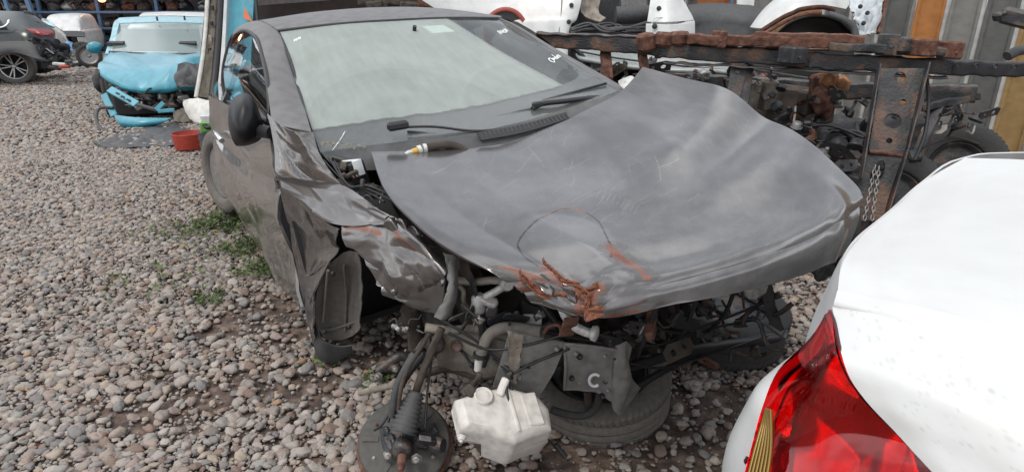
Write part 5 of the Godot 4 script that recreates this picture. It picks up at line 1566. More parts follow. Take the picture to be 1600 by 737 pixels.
# ---- the white car close to the camera: its rear corner
func build_white_car() -> void:
	var t := thing("white_car", "white saloon at the right edge showing its boot corner and red tail light", "car", WHITE_AT)
	var b := Shape.new()
	var deck := []
	for q in [[0.004, -0.012, 0.995, 0.0], [0.15, -0.06, 1.0, 0.02], [0.35, -0.095, 1.0, 0.03], [0.6, -0.105, 1.012, 0.03], [0.9, -0.12, 1.03, 0.03], [1.12, -0.085, 1.065, 0.02]]:
		var row := []
		for c in [[0.0, -0.006], [0.035, 0.0], [0.12, 0.012], [0.3, 0.022], [0.55, 0.03], [0.85, 0.028], [1.0, -0.02]]:
			row.append(white(q[0] - 0.04 * sin(PI * c[0]), lerpf(q[1], 1.42 - q[1] * 0.5, c[0]), q[2] + c[1] + q[3] * sin(PI * c[0])))
		deck.append(row)
	sheet(b, deck, 40, 30, 0.006)
	var img := dusty(Vector2i(512, 512), lin(0.55, 0.555, 0.545), lin(0.515, 0.515, 0.50), 0.014, 91)
	for k in 140:
		var q := Vector2(rng.randf(), rng.randf())
		var r := rng.randf_range(0.002, 0.008)
		spot(img, q, Vector2(r * 2.0, r), lin(0.5, 0.5, 0.48), rng.randf_range(0.15, 0.5))
	var white_paint := printed(img, 0.3, 0.0, 0.4)
	obj("boot_lid", b, white_paint, t)
	# rear face from the lid's edge down, its near end cut along the lamp
	b = Shape.new()
	var cut := [Vector3(0.595, 0.966, -1.037), Vector3(0.554, 0.947, -0.916), Vector3(0.565, 0.912, -0.863), Vector3(0.595, 0.882, -0.807), Vector3(0.616, 0.860, -0.762), Vector3(0.641, 0.835, -0.711), Vector3(0.680, 0.800, -0.676)]
	var plane := [[-0.10, 0.995], [-0.15, 0.945], [-0.19, 0.895], [-0.205, 0.85], [-0.22, 0.80], [-0.23, 0.74], [-0.235, 0.66]]
	var back := [[white(-0.002, -0.010, 0.992), white(-0.003, 0.06, 1.000), white(-0.008, 0.16, 1.012), white(-0.03, 0.4, 1.03), white(-0.045, 0.75, 1.035), white(-0.02, 1.2, 1.01), white(0.05, 1.42, 0.97)]]
	back.append([Vector3(0.600, 0.981, -1.046), (Vector3(0.600, 0.981, -1.046)).lerp(white(-0.06, 0.45, 1.017), 0.2) + Vector3(-0.002, 0.008, 0.002), (Vector3(0.600, 0.981, -1.046)).lerp(white(-0.06, 0.45, 1.017), 0.5) + Vector3(-0.003, 0.010, 0.003), white(-0.06, 0.45, 1.017), white(-0.075, 0.78, 1.02), white(-0.05, 1.2, 0.998), white(0.09, 1.44, 0.965)])
	for k in 7:
		var q: Array = plane[k]
		var near: Vector3 = cut[k]
		var mid := white(q[0], 0.45, q[1])
		back.append([near, near.lerp(mid, 0.2) + Vector3(-0.004, 0.012, 0.004), near.lerp(mid, 0.5) + Vector3(-0.004, 0.014, 0.004), mid, white(q[0] - 0.01, 0.78, q[1]), white(q[0] + 0.02, 1.2, q[1] - 0.01), white(q[0] + 0.16, 1.44, q[1] - 0.02)])
	sheet(b, back, 40, 40, 0.006)
	var face := printed(dirty_white(), 0.35, 0.0, 0.4)
	obj("boot_face", b, face, t)
	# the thin gap between lid and face is left open; flank below the lid's edge
	b = Shape.new()
	var flank := []
	for q in [[-0.02, 0.0, 0.986], [0.0, -0.02, 0.99], [0.15, -0.066, 0.984], [0.35, -0.101, 0.984], [0.6, -0.111, 0.996], [0.9, -0.126, 1.014], [1.15, -0.095, 1.05], [1.4, 0.08, 1.06], [2.3, 0.95, 1.06]]:
		var col := []
		for c in [[0.0, 0.0], [-0.016, -0.045], [-0.034, -0.12], [-0.055, -0.22], [-0.06, -0.36], [-0.045, -0.6], [-0.02, -0.78]]:
			var k := clampf(0.35 + q[0] * 2.2, 0.35, 1.0)
			col.append(white(q[0] + (1.0 - k) * 0.09, q[1] + c[0] * k, q[2] + c[1]))
		flank.append(col)
	sheet(b, flank, 24, 40, 0.006)
	obj("rear_wing", b, M.white, t)
	# bumper round the corner
	b = Shape.new()
	var plan := [Vector2(0.42, -0.155), Vector2(0.2, -0.165), Vector2(0.04, -0.155), Vector2(-0.06, -0.085), Vector2(-0.145, 0.0), Vector2(-0.25, 0.12), Vector2(-0.29, 0.45), Vector2(-0.30, 0.8), Vector2(-0.25, 1.25), Vector2(-0.05, 1.5)]
	var rows := []
	for q in [[0.72, 0.05], [0.695, 0.012], [0.64, -0.008], [0.52, -0.035], [0.40, -0.03], [0.30, 0.0], [0.22, 0.05]]:
		var row := []
		for k in plan.size():
			var a: Vector2 = plan[maxi(k - 1, 0)]
			var d: Vector2 = plan[mini(k + 1, plan.size() - 1)]
			var inward := Vector2(-(d - a).y, (d - a).x).normalized()
			if inward.dot(Vector2(0.4, 0.6) - plan[k]) < 0.0:
				inward = -inward
			var p: Vector2 = plan[k] + inward * q[1]
			row.append(white(p.x, p.y, q[0]))
		rows.append(row)
	sheet(b, rows, 50, 24, 0.006)
	obj("rear_bumper", b, M.white, t)
	# tail light: folded red reflector under a clear cover, amber edge
	var lens := [
		[Vector3(0.592, 0.960, -1.041), Vector3(0.595, 0.963, -1.040), Vector3(0.595, 0.966, -1.037)],
		[Vector3(0.569, 0.905, -1.040), Vector3(0.567, 0.930, -0.978), Vector3(0.554, 0.947, -0.916)],
		[Vector3(0.537, 0.812, -1.076), Vector3(0.544, 0.882, -0.946), Vector3(0.565, 0.912, -0.863)],
		[Vector3(0.506, 0.742, -1.052), Vector3(0.544, 0.830, -0.908), Vector3(0.595, 0.882, -0.807)],
		[Vector3(0.473, 0.690, -1.001), Vector3(0.538, 0.785, -0.859), Vector3(0.616, 0.860, -0.762)],
		[Vector3(0.431, 0.630, -0.930), Vector3(0.524, 0.735, -0.790), Vector3(0.641, 0.835, -0.711)],
		[Vector3(0.406, 0.570, -0.869), Vector3(0.525, 0.670, -0.727), Vector3(0.680, 0.800, -0.676)]]
	b = Shape.new()
	var facet := facets(0.020, 6, 5, 101)
	sheet(b, lens, 60, 70, 0.0, func(s: float, q: float) -> float:
		return 0.022 + facet.call(s + 0.25 * q, q) * smoothstep(0.0, 0.08, s) * smoothstep(1.0, 0.9, s) + 0.006 * sin((s * 1.6 + q * 1.1) * 9.0) * smoothstep(0.1, 0.3, q))
	var red := paint(lin(0.75, 0.42, 0.42), 0.22, 0.9)
	var lamp := obj("tail_light", b, red, t, "large red tail light with folded reflector")
	b = Shape.new()
	sheet(b, lens, 30, 30, 0.004, func(s: float, q: float) -> float: return -0.004 - 0.006 * sin(PI * s))
	obj("red_lens", b, M.lens, lamp)
	b = Shape.new()
	for k in 6:
		b.tube([(Vector3(0.505, 0.744, -1.049)).lerp(Vector3(0.507, 0.750, -1.036), k / 5.0), (Vector3(0.473, 0.690, -1.001)).lerp(Vector3(0.486, 0.710, -0.967), k / 5.0), (Vector3(0.431, 0.630, -0.930)).lerp(Vector3(0.451, 0.655, -0.896), k / 5.0)], 0.0035, 6)
	for k in b.v.size():
		b.v[k] += Vector3(-0.006, 0.014, 0.016)
	obj("amber_reflector", b, paint(lin(0.17, 0.105, 0.022), 0.3, 0.5), lamp)
	# dark rubber gap round the lamp
	b = Shape.new()
	b.tube([Vector3(0.588, 0.967, -1.032), Vector3(0.577, 0.966, -0.995), Vector3(0.553, 0.949, -0.912), Vector3(0.565, 0.914, -0.862), Vector3(0.594, 0.884, -0.806), Vector3(0.616, 0.862, -0.761), Vector3(0.641, 0.837, -0.710)], 0.0028, 6)
	obj("lamp_seal", b, paint(lin(0.05, 0.02, 0.02), 0.7), lamp)
	# smudge on the bumper
	b = Shape.new()
	b.lump(Transform3D(Basis.from_scale(Vector3(0.006, 0.008, 0.003)), Vector3(0.471, 0.652, -1.024) + Vector3(-0.004, 0, 0.012)), 6, 0.9, 5)
	obj("tar_spot", b, paint(lin(0.03, 0.01, 0.015), 0.6), t)
	# the rest of the car, out of the picture: cabin, door and wheel towards the right
	var far := func(x: float, y: float, z: float) -> Vector3: return Vector3(x, y, z)
	b = Shape.new()
	sheet(b, [[far.call(1.62, 1.08, -1.75), far.call(1.6, 1.11, -1.1), far.call(1.62, 1.08, -0.4)], [far.call(2.0, 1.26, -1.68), far.call(1.98, 1.30, -1.1), far.call(2.0, 1.26, -0.46)], [far.call(2.4, 1.41, -1.6), far.call(2.4, 1.45, -1.1), far.call(2.4, 1.41, -0.55)]], 10, 10, 0)
	obj("rear_window", b, M.glass_dark, t)
	b = Shape.new()
	sheet(b, [[far.call(2.4, 1.41, -1.62), far.call(2.4, 1.46, -1.1), far.call(2.4, 1.41, -0.52)], [far.call(3.1, 1.45, -1.64), far.call(3.1, 1.49, -1.1), far.call(3.1, 1.45, -0.5)], [far.call(3.8, 1.40, -1.6), far.call(3.8, 1.44, -1.1), far.call(3.8, 1.40, -0.54)]], 10, 10, 0.02)
	obj("roof", b, M.white, t)
	b = Shape.new()
	sheet(b, [[far.call(1.75, 1.06, -1.84), far.call(2.6, 1.06, -1.86)], [far.call(2.1, 1.25, -1.74), far.call(2.62, 1.25, -1.75)], [far.call(2.4, 1.41, -1.64), far.call(2.65, 1.43, -1.65)]], 8, 8, 0.02)
	obj("rear_pillar", b, M.white, t)
	b = Shape.new()
	sheet(b, [[far.call(2.6, 1.06, -1.86), far.call(4.4, 1.02, -1.84)], [far.call(2.65, 1.43, -1.65), far.call(3.8, 1.40, -1.62)]], 8, 8, 0)
	obj("side_window", b, M.glass_dark, t)
	var hub := Transform3D(along(Vector3(0.1, 0, -1)), Vector3(2.0, 0.3, -1.74))
	var tyre := obj("tyre", tyre_shape(hub, 0.31, 0.19, 0.2, 40), M.rubber, t)
	obj("rim", steel_rim(hub, 0.2, 0.17), M.steel, tyre)

func dirty_white() -> Image:
	var img := dusty(Vector2i(512, 384), lin(0.55, 0.555, 0.545), lin(0.51, 0.512, 0.50), 0.012, 93)
	var grey := lin(0.30, 0.31, 0.30)
	for q in [[0.16, 0.3], [0.24, 0.36], [0.36, 0.42], [0.3, 0.34], [0.2, 0.5], [0.46, 0.5], [0.1, 0.2]]:
		for k in 22:
			var p := Vector2(q[0] + rng.randfn(0, 0.05), q[1] + rng.randfn(0, 0.06))
			spot(img, p, Vector2(0.006, 0.008) * rng.randf_range(0.4, 1.6), grey, rng.randf_range(0.08, 0.38))
	return img

# flat facets joined along sharp creases
func facets(amount: float, nx: int, ny: int, kind: int) -> Callable:
	var r := RandomNumberGenerator.new()
	r.seed = kind
	var table := PackedFloat32Array()
	var jit := PackedVector2Array()
	for k in 4096:
		table.append(r.randf_range(-1, 1))
	return func(s: float, t: float) -> float:
		var x := s * nx + 0.35 * sin(t * 7.0 + kind)
		var y := t * ny + 0.35 * sin(s * 6.0 + kind * 2)
		var i := int(floor(x))
		var j := int(floor(y))
		var fx := x - i
		var fy := y - j
		var at := func(a: int, b: int) -> float: return table[posmod(a * 57 + b * 131 + kind, 4096)]
		if posmod(i + j, 2) == 0:
			if fx + fy < 1.0:
				var z: float = at.call(i, j)
				return amount * (z + (at.call(i + 1, j) - z) * fx + (at.call(i, j + 1) - z) * fy)
			var w: float = at.call(i + 1, j + 1)
			return amount * (w + (at.call(i, j + 1) - w) * (1.0 - fx) + (at.call(i + 1, j) - w) * (1.0 - fy))
		if fx > fy:
			var z: float = at.call(i + 1, j)
			return amount * (z + (at.call(i, j) - z) * (1.0 - fx) + (at.call(i + 1, j + 1) - z) * fy)
		var z: float = at.call(i, j + 1)
		return amount * (z + (at.call(i + 1, j + 1) - z) * fx + (at.call(i, j) - z) * (1.0 - fy))

# ---- things lying in front of the car
func build_loose_parts() -> void:
	# strut with hub, brake disc and drive shaft, torn off and lying on its side
	var disc_at := Vector3(-0.367, 0.100, -1.762)
	var t := thing("suspension_strut", "torn-off front strut with brake disc, rubber boot and rusty shaft end lying on gravel", "car part", Vector3(disc_at.x, 0, disc_at.z))
	var n := Vector3(0.10, 0.86, 0.50).normalized()
	var at := Transform3D(along(n), disc_at)
	var b := Shape.new()
	b.lathe([Vector2(0.03, -0.012), Vector2(0.09, -0.012), Vector2(0.158, -0.012), Vector2(0.163, -0.006), Vector2(0.163, 0.006), Vector2(0.158, 0.012), Vector2(0.08, 0.012)], at.translated_local(Vector3(0, -0.035, 0)), 48)
	obj("brake_disc", b, M.rust, t, "rusty brake disc edge")
	b = Shape.new()
	b.lathe([Vector2(0.152, -0.012), Vector2(0.155, 0.0), Vector2(0.146, 0.006), Vector2(0.125, 0.008), Vector2(0.09, 0.012), Vector2(0.07, 0.02), Vector2(0.05, 0.022)], at, 48)
	for k in 5:
		var q := Vector3(cos(1.1 * k + 2.0), 0, sin(1.1 * k + 2.0))
		b.bar(at * (q * 0.085 + Vector3(0, 0.013, 0)), at * (q * 0.14 + Vector3(0, 0.009, 0)), 0.022, 0.006, n, 0.002)
	obj("dust_shield", b, paint(lin(0.075, 0.07, 0.064), 0.7, 0.1, M.grime, 5.0, M.fine, 0.5), t)
	for k in 6:
		b = Shape.new()
		nut(b, at * (Vector3(cos(1.05 * k + 0.4), 0, sin(1.05 * k + 0.4)) * 0.112 + Vector3(0, 0.008, 0)), n, 0.006, 0.006)
		obj("shield_bolt", b, M.rust if k % 2 else M.steel, t)
	b = Shape.new()
	b.lathe([Vector2(0.06, -0.01), Vector2(0.062, 0.03), Vector2(0.05, 0.05), Vector2(0.035, 0.055)], at, 24)
	b.box(at * Vector3(0.05, 0.03, 0.0), Vector3(0.08, 0.05, 0.06), at.basis, 0.012)
	b.box(at * Vector3(-0.04, 0.035, 0.03), Vector3(0.05, 0.06, 0.07), at.basis * turned(0, 30, 0), 0.012)
	obj("knuckle", b, M.oily, t)
	# ribbed rubber boot on the drive shaft
	b = Shape.new()
	var a := Vector3(-0.352, 0.200, -1.681)
	var d := Vector3(-0.317, 0.300, -1.762)
	var prof := []
	for k in 19:
		var s := k / 18.0
		prof.append(Vector2(lerpf(0.052, 0.031, s) * (1.0 if k % 2 == 0 else 0.76), a.distance_to(d) * s))
	b.lathe(prof, Transform3D(along(d - a), a), 28)
	obj("rubber_boot", b, M.dusty_black, t)
	b = Shape.new()
	b.tube([d, Vector3(-0.282, 0.400, -1.758), Vector3(-0.227, 0.520, -1.795)], 0.013, 12)
	obj("drive_shaft", b, M.mud_dark, t)
	# caliper bracket with two bolts
	b = Shape.new()
	b.bar(Vector3(-0.435, 0.150, -1.773), Vector3(-0.413, 0.115, -1.711), 0.034, 0.034, n, 0.008)
	b.bar(Vector3(-0.297, 0.140, -1.712), Vector3(-0.255, 0.150, -1.759), 0.036, 0.04, n, 0.008)
	b.bar(Vector3(-0.422, 0.120, -1.737), Vector3(-0.250, 0.120, -1.737), 0.03, 0.026, n, 0.008)
	var bracket := obj("caliper_bracket", b, M.oily, t)
	for q in [Vector3(-0.406, 0.110, -1.682), Vector3(-0.311, 0.110, -1.664)]:
		b = Shape.new()
		nut(b, q, Vector3(0.0, 0.4, 0.9), 0.014, 0.016)
		obj("bolt", b, M.steel, bracket)
	b = Shape.new()
	b.lathe([Vector2(0.036, -0.03), Vector2(0.036, 0.0), Vector2(0.028, 0.012), Vector2(0.016, 0.014)], Transform3D(along(Vector3(0.05, 0.2, 1)), Vector3(-0.360, 0.130, -1.680)), 20)
	obj("hub_boss", b, M.oily, t)
	b = Shape.new()
	b.lathe([Vector2(0.014, 0.0), Vector2(0.013, 0.05), Vector2(0.008, 0.058)], Transform3D(along(Vector3(0.05, -0.2, 1)), Vector3(-0.357, 0.125, -1.661)), 12)
	obj("shaft_end", b, M.rust, t, "orange rusty end of the shaft")
	b = Shape.new()
	b.lathe([Vector2(0.026, 0.0), Vector2(0.03, 0.02), Vector2(0.022, 0.04)], Transform3D(along(Vector3(1, 0.2, 0.4)), Vector3(-0.261, 0.140, -1.699)), 16)
	obj("ball_joint", b, M.oily, t)
	b = Shape.new()
	b.box(Vector3(-0.277, 0.180, -1.674), Vector3(0.06, 0.022, 0.03), turned(0, 10, -25), 0.003)
	obj("sensor_plug", b, M.black, t)
	b = Shape.new()
	b.box(Vector3(-0.277, 0.192, -1.659) + Vector3(0, 0.008, 0.006), Vector3(0.04, 0.004, 0.018), turned(20, 10, -25), 0.001)
	obj("printed_label", b, M.steel, t)
	# strut tube and spring rods leaning up into the arch
	b = Shape.new()
	b.tube([Vector3(-0.398, 0.220, -1.741), Vector3(-0.374, 0.330, -1.762), Vector3(-0.321, 0.420, -1.804)], 0.014, 10)
	obj("strut_tube", b, M.dusty_black, t)
	b = Shape.new()
	b.tube([Vector3(-0.371, 0.260, -1.720), Vector3(-0.345, 0.380, -1.730), Vector3(-0.258, 0.530, -1.744)], 0.007, 8)
	obj("strut_rod", b, M.mud_dark, t)
	b = Shape.new()
	b.tube([Vector3(-0.374, 0.300, -1.777), Vector3(-0.338, 0.360, -1.783), Vector3(-0.282, 0.440, -1.771)], 0.009, 24, -1.0, 9, 0.25)
	obj("ribbed_hose", b, M.black, t)
	b = Shape.new()
	b.tube([Vector3(-0.559, 0.160, -1.960), Vector3(-0.495, 0.200, -1.925), Vector3(-0.420, 0.250, -1.874)], 0.012, 10)
	b.lump(Transform3D(Basis.from_scale(Vector3(0.028, 0.022, 0.022)), Vector3(-0.397, 0.270, -1.852)), 8, 0.3, 4)
	b.lathe([Vector2(0.016, -0.015), Vector2(0.02, 0), Vector2(0.014, 0.015)], Transform3D(along(Vector3(1, 0.3, 0.2)), Vector3(-0.497, 0.200, -1.933)), 12)
	obj("tie_rod", b, M.mud, t)
	for q in [[Vector3(-0.266, 0.500, -1.798), Vector3(-0.267, 0.400, -1.805), Vector3(-0.280, 0.300, -1.769), Vector3(-0.285, 0.200, -1.707)], [Vector3(-0.340, 0.280, -1.770), Vector3(-0.398, 0.240, -1.748), Vector3(-0.430, 0.200, -1.720), Vector3(-0.458, 0.170, -1.733)], [Vector3(-0.274, 0.500, -1.798), Vector3(-0.345, 0.360, -1.830), Vector3(-0.399, 0.250, -1.806), Vector3(-0.417, 0.180, -1.760)]]:
		wire("cable", q, 0.0045, M.black, t)

	# knuckle arm with bolts lying under the arch
	t = thing("steering_knuckle", "oily cast arm with bolt ends lying on stones under the wheel arch", "car part", Vector3(-0.562, 0.000, -2.382))
	b = Shape.new()
	b.tube([Vector3(-0.566, 0.050, -2.278), Vector3(-0.519, 0.080, -2.300), Vector3(-0.475, 0.100, -2.318), Vector3(-0.437, 0.080, -2.330)], 0.022, 8)
	b.lump(Transform3D(Basis.from_scale(Vector3(0.045, 0.035, 0.04)), Vector3(-0.523, 0.060, -2.312)), 8, 0.8, 14)
	obj("casting", b, M.oily, t)
	b = Shape.new()
	nut(b, Vector3(-0.549, 0.060, -2.224), Vector3(-0.3, 0.3, 1), 0.014, 0.02)
	nut(b, Vector3(-0.490, 0.060, -2.282), Vector3(0.2, 0.3, 1), 0.014, 0.02)
	obj("bolt", b, M.steel, t)

	# white washer tank with its stub, plug and broken hole
	t = thing("washer_tank", "dirty white plastic washer tank with a torn hole hanging by its wires", "tank", Vector3(-0.023, 0.000, -1.802))
	b = Shape.new()
	# plan outline seen from above, built as a prism with rounded lid
	var o := Vector3(-0.061, 0.345, -1.577)
	var tilt := turned(24, 14, -6)
	var outline := [Vector2(-0.115, -0.06), Vector2(-0.02, -0.085), Vector2(0.06, -0.09), Vector2(0.15, -0.05), Vector2(0.175, 0.0), Vector2(0.165, 0.07), Vector2(0.09, 0.085), Vector2(0.04, 0.10), Vector2(-0.03, 0.06), Vector2(-0.11, 0.035)]
	var rings := []
	for q in [[0.02, 0.80], [0.012, 0.90], [0.0, 0.98], [-0.012, 1.0], [-0.06, 1.0], [-0.065, 1.015], [-0.075, 1.015], [-0.08, 1.0], [-0.13, 0.97], [-0.145, 0.9]]:
		var row := PackedVector3Array()
		for k in 61:
			var s := (k % 60) / 60.0 * outline.size()
			var i := int(s)
			var p: Vector2 = (outline[i] as Vector2).cubic_interpolate(outline[(i + 1) % outline.size()], outline[(i + outline.size() - 1) % outline.size()], outline[(i + 2) % outline.size()], s - i).lerp((outline[i] as Vector2).lerp(outline[(i + 1) % outline.size()], s - i), 0.93)
			var deep: float = q[0]
			if p.x < -0.03 and deep < -0.05:
				deep = -0.05 + (deep + 0.05) * 0.25
			row.append(o + tilt * Vector3(p.x * q[1] + 0.01, deep, p.y * q[1]))
		rings.append(row)
	b.grid(rings, 1.0, true)
	b.face(Array(rings[0]).slice(0, 60), tilt * Vector3.UP)
	b.face(Array(rings[9]).slice(0, 60), tilt * Vector3.DOWN)
	var tank := obj("tank_body", b, M.plastic_white, t)
	b = Shape.new()
	b.bar(o + tilt * Vector3(0.06, 0.022, -0.07), o + tilt * Vector3(0.065, 0.022, 0.075), 0.012, 0.01, tilt * Vector3.UP, 0.003)
	b.bar(o + tilt * Vector3(0.12, 0.02, -0.05), o + tilt * Vector3(0.125, 0.02, 0.06), 0.05, 0.012, tilt * Vector3.UP, 0.004)
	obj("rib", b, M.plastic_white, tank)
	b = Shape.new()
	b.lathe([Vector2(0.03, 0.0), Vector2(0.03, 0.016), Vector2(0.026, 0.020), Vector2(0.022, 0.016)], Transform3D(tilt, o + tilt * Vector3(-0.02, 0.015, -0.05)), 18)
	b.bar(o + tilt * Vector3(0.03, 0.02, -0.05), o + tilt * Vector3(0.058, 0.045, -0.095), 0.026, 0.016, Vector3.UP, 0.004)
	obj("filler_neck", b, M.plastic_white, t)
	b = Shape.new()
	nut(b, o + tilt * Vector3(-0.095, -0.03, 0.045), tilt * Vector3(-0.3, 0, 1), 0.012, 0.012)
	obj("side_plug", b, M.plastic_white, t)
	b = Shape.new()
	sheet(b, [[Vector3(-0.036, 0.235, -1.629), Vector3(-0.020, 0.240, -1.617), Vector3(-0.008, 0.240, -1.604)], [Vector3(-0.032, 0.210, -1.612), Vector3(-0.020, 0.210, -1.600), Vector3(-0.004, 0.210, -1.606)], [Vector3(-0.020, 0.170, -1.589), Vector3(-0.014, 0.170, -1.595), Vector3(-0.008, 0.180, -1.607)]], 8, 10, 0.004, crumple(0.008, 4.0, 15))
	for k in b.v.size():
		b.v[k] += Vector3(0, 0.012, 0.026)
	obj("torn_hole", b, M.mud_dark, t)
	b = Shape.new()
	b.box(o + tilt * Vector3(-0.055, 0.018, -0.075), Vector3(0.03, 0.03, 0.04), tilt * turned(0, 30, 20), 0.005)
	b.tube([Vector3(-0.126, 0.360, -1.702), Vector3(-0.103, 0.420, -1.661), Vector3(-0.098, 0.440, -1.658)], 0.009, 8)
	obj("pump_plug", b, M.mud_dark, t)
	for q in [[Vector3(-0.060, 0.460, -1.707), Vector3(-0.020, 0.420, -1.697), Vector3(0.004, 0.360, -1.647), Vector3(0.060, 0.280, -1.640), Vector3(0.073, 0.220, -1.642)], [Vector3(-0.016, 0.420, -1.689), Vector3(0.000, 0.380, -1.652), Vector3(0.012, 0.330, -1.623), Vector3(0.076, 0.270, -1.640), Vector3(0.085, 0.200, -1.637)], [Vector3(0.158, 0.500, -1.697), Vector3(0.090, 0.460, -1.707), Vector3(0.010, 0.430, -1.674), Vector3(-0.016, 0.420, -1.661)], [Vector3(-0.020, 0.420, -1.661), Vector3(-0.008, 0.370, -1.612), Vector3(0.044, 0.300, -1.632), Vector3(0.122, 0.200, -1.637), Vector3(0.163, 0.150, -1.631)]]:
		wire("wire", q, 0.004, M.black, t)
	b = Shape.new()
	b.tube([Vector3(0.138, 0.190, -1.637), Vector3(0.154, 0.170, -1.631), Vector3(0.171, 0.150, -1.625)], 0.009, 8)
	obj("wire_plug", b, M.black, t)
	b = Shape.new()
	b.lump(Transform3D(Basis.from_scale(Vector3(0.014, 0.014, 0.014)), Vector3(-0.008, 0.430, -1.659)), 6, 0.6, 9)
	obj("wire_clip", b, M.black, t)

	# two loose tyres under the front end
	t = thing("tyre_lying_flat", "dusty worn tyre lying flat on gravel beside the white tank", "tyre", Vector3(0.378, 0.000, -2.081), "tyres under the wreck's front end")
	var hub := Transform3D(along(Vector3(-0.05, 1, 0.16)), Vector3(0.341, 0.000, -2.081) + Vector3(0, 0.09, -0.06))
	obj("tyre_ring", tyre_shape(hub, 0.285, 0.17, 0.19, 72), M.rubber_dust, t)
	obj("rim", steel_rim(hub.translated_local(Vector3(0, 0, 0)), 0.19, 0.17), M.oily, t)
	t = thing("tyre_lying_flat", "black tyre lying flat under the far end of the hood beside the white car", "tyre", Vector3(0.953, 0.000, -2.462), "tyres under the wreck's front end")
	hub = Transform3D(along(Vector3(0.04, 1, 0.12)), Vector3(0.919, 0.000, -2.336) + Vector3(0.06, 0.13, -0.28))
	obj("tyre_ring", tyre_shape(hub, 0.295, 0.20, 0.18, 64), M.rubber, t)
	obj("rim", steel_rim(hub, 0.18, 0.17), M.oily, t)

# ---- rusty truck frame, cut bodies and fence behind the hood
func build_fence() -> void:
	var a := Vector3(3.906, 1.503, -7.038)
	var d := Vector3(4.769, 1.503, -6.078)
	a.y = 0
	d.y = 0
	var dir := (d - a).normalized()
	var out := dir.cross(Vector3.UP)
	if out.dot(-a) < 0:
		out = -out
	var t := thing("sheet_fence", "tall fence of upright grey and orange corrugated metal sheets", "fence", a)
	var colors := {
		"grey": paint(lin(0.22, 0.215, 0.20), 0.65, 0.1, M.grime, 1.2),
		"orange": paint(lin(0.42, 0.17, 0.045), 0.65, 0.0, M.grime, 1.2),
		"dark": paint(lin(0.12, 0.12, 0.115), 0.65, 0.1, M.grime, 1.2),
		"ochre": paint(lin(0.30, 0.19, 0.075), 0.7, 0.0, M.grime, 1.2),
		"pale": paint(lin(0.42, 0.42, 0.40), 0.6, 0.0, M.grime, 1.2)}
	var order := ["dark", "orange", "grey", "dark", "ochre", "orange", "grey", "ochre", "orange", "dark", "grey"]
	var pitch := 0.30
	for k in range(-24, 22):
		var b := Shape.new()
		var p := a + dir * (0.02 + pitch * k)
		var rows := []
		for y in [-0.1, 1.2, 2.7]:
			var row := PackedVector3Array()
			for q in [[0.0, 0.0], [0.03, 0.0], [0.05, -0.045], [0.215, -0.045], [0.235, 0.0], [0.262, 0.0]]:
				row.append(p + dir * q[0] + out * (q[1] + 0.004 * sin(k * 2.3 + y * 2.0)) + Vector3(0, y, 0))
			rows.append(row)
		sheet(b, rows, 10, 2, 0.004, null, true)
		obj("metal_sheet", b, colors[order[posmod(k, order.size())]], t)
		b = Shape.new()
		b.box(p + dir * 0.281 + out * 0.004 + Vector3(0, 1.3, 0), Vector3(0.030, 2.8, 0.03), Basis(dir, Vector3.UP, dir.cross(Vector3.UP)), 0.006)
		obj("fence_rib", b, colors["pale"] if k % 4 else colors["grey"], t)

func rail_piece(called: String, a: Vector3, d: Vector3, wide: float, high: float, m: Material, parent: Node3D, up := Vector3.UP) -> MeshInstance3D:
	var b := Shape.new()
	if called in ["long_rail", "spring_leaf", "rail_lip", "far_rail", "far_strut"]:
		worn_bar(b, a, d, wide, high * 0.92, up, int(a.length() * 97.0))
	else:
		b.bar(a, d, wide, high, up, 0.008)
	return obj(called, b, m, parent)

# a pressed plate from photographed outline corners, lying in the plane through three points
func pressed(called: String, o: Vector3, px: Vector3, py: Vector3, outline: Array, holes: Array, thick: float, m: Material, parent: Node3D) -> MeshInstance3D:
	var x := (px - o).normalized()
	var z := x.cross(py - o).normalized()
	var b := Shape.new()
	b.plate(outline, thick, Transform3D(Basis(x, z.cross(x), z), o), holes)
	return obj(called, b, m, parent)

# a bar whose faces are pitted, dented and slightly bent
func worn_bar(b: Shape, a: Vector3, d: Vector3, wide: float, high: float, up: Vector3, kind: int) -> void:
	var f := FastNoiseLite.new()
	f.seed = kind
	f.frequency = 3.0
	f.fractal_octaves = 3
	var z := (d - a).normalized()
	var x := up.cross(z).normalized()
	var y := z.cross(x)
	var n := maxi(8, int(a.distance_to(d) / 0.03))
	var rows := []
	for k in n + 1:
		var p := a.lerp(d, float(k) / n)
		var row := PackedVector3Array()
		for j in 25:
			var t := (j % 24) / 24.0 * TAU
			var c := Vector2(signf(cos(t)) * pow(absf(cos(t)), 0.28), signf(sin(t)) * pow(absf(sin(t)), 0.28))
			var q := p + x * c.x * wide * 0.5 + y * c.y * high * 0.5
			row.append(q + (x * c.x + y * c.y) * minf(0.006, high * 0.08) * f.get_noise_3dv(q * 4.0) + y * 0.010 * f.get_noise_1d(k * 0.06))
		rows.append(row)
	b.grid(rows, 1.0, true)
	for e in [0, n]:
		b.face(Array(rows[e]).slice(0, 24), (a - d) if e == 0 else (d - a))

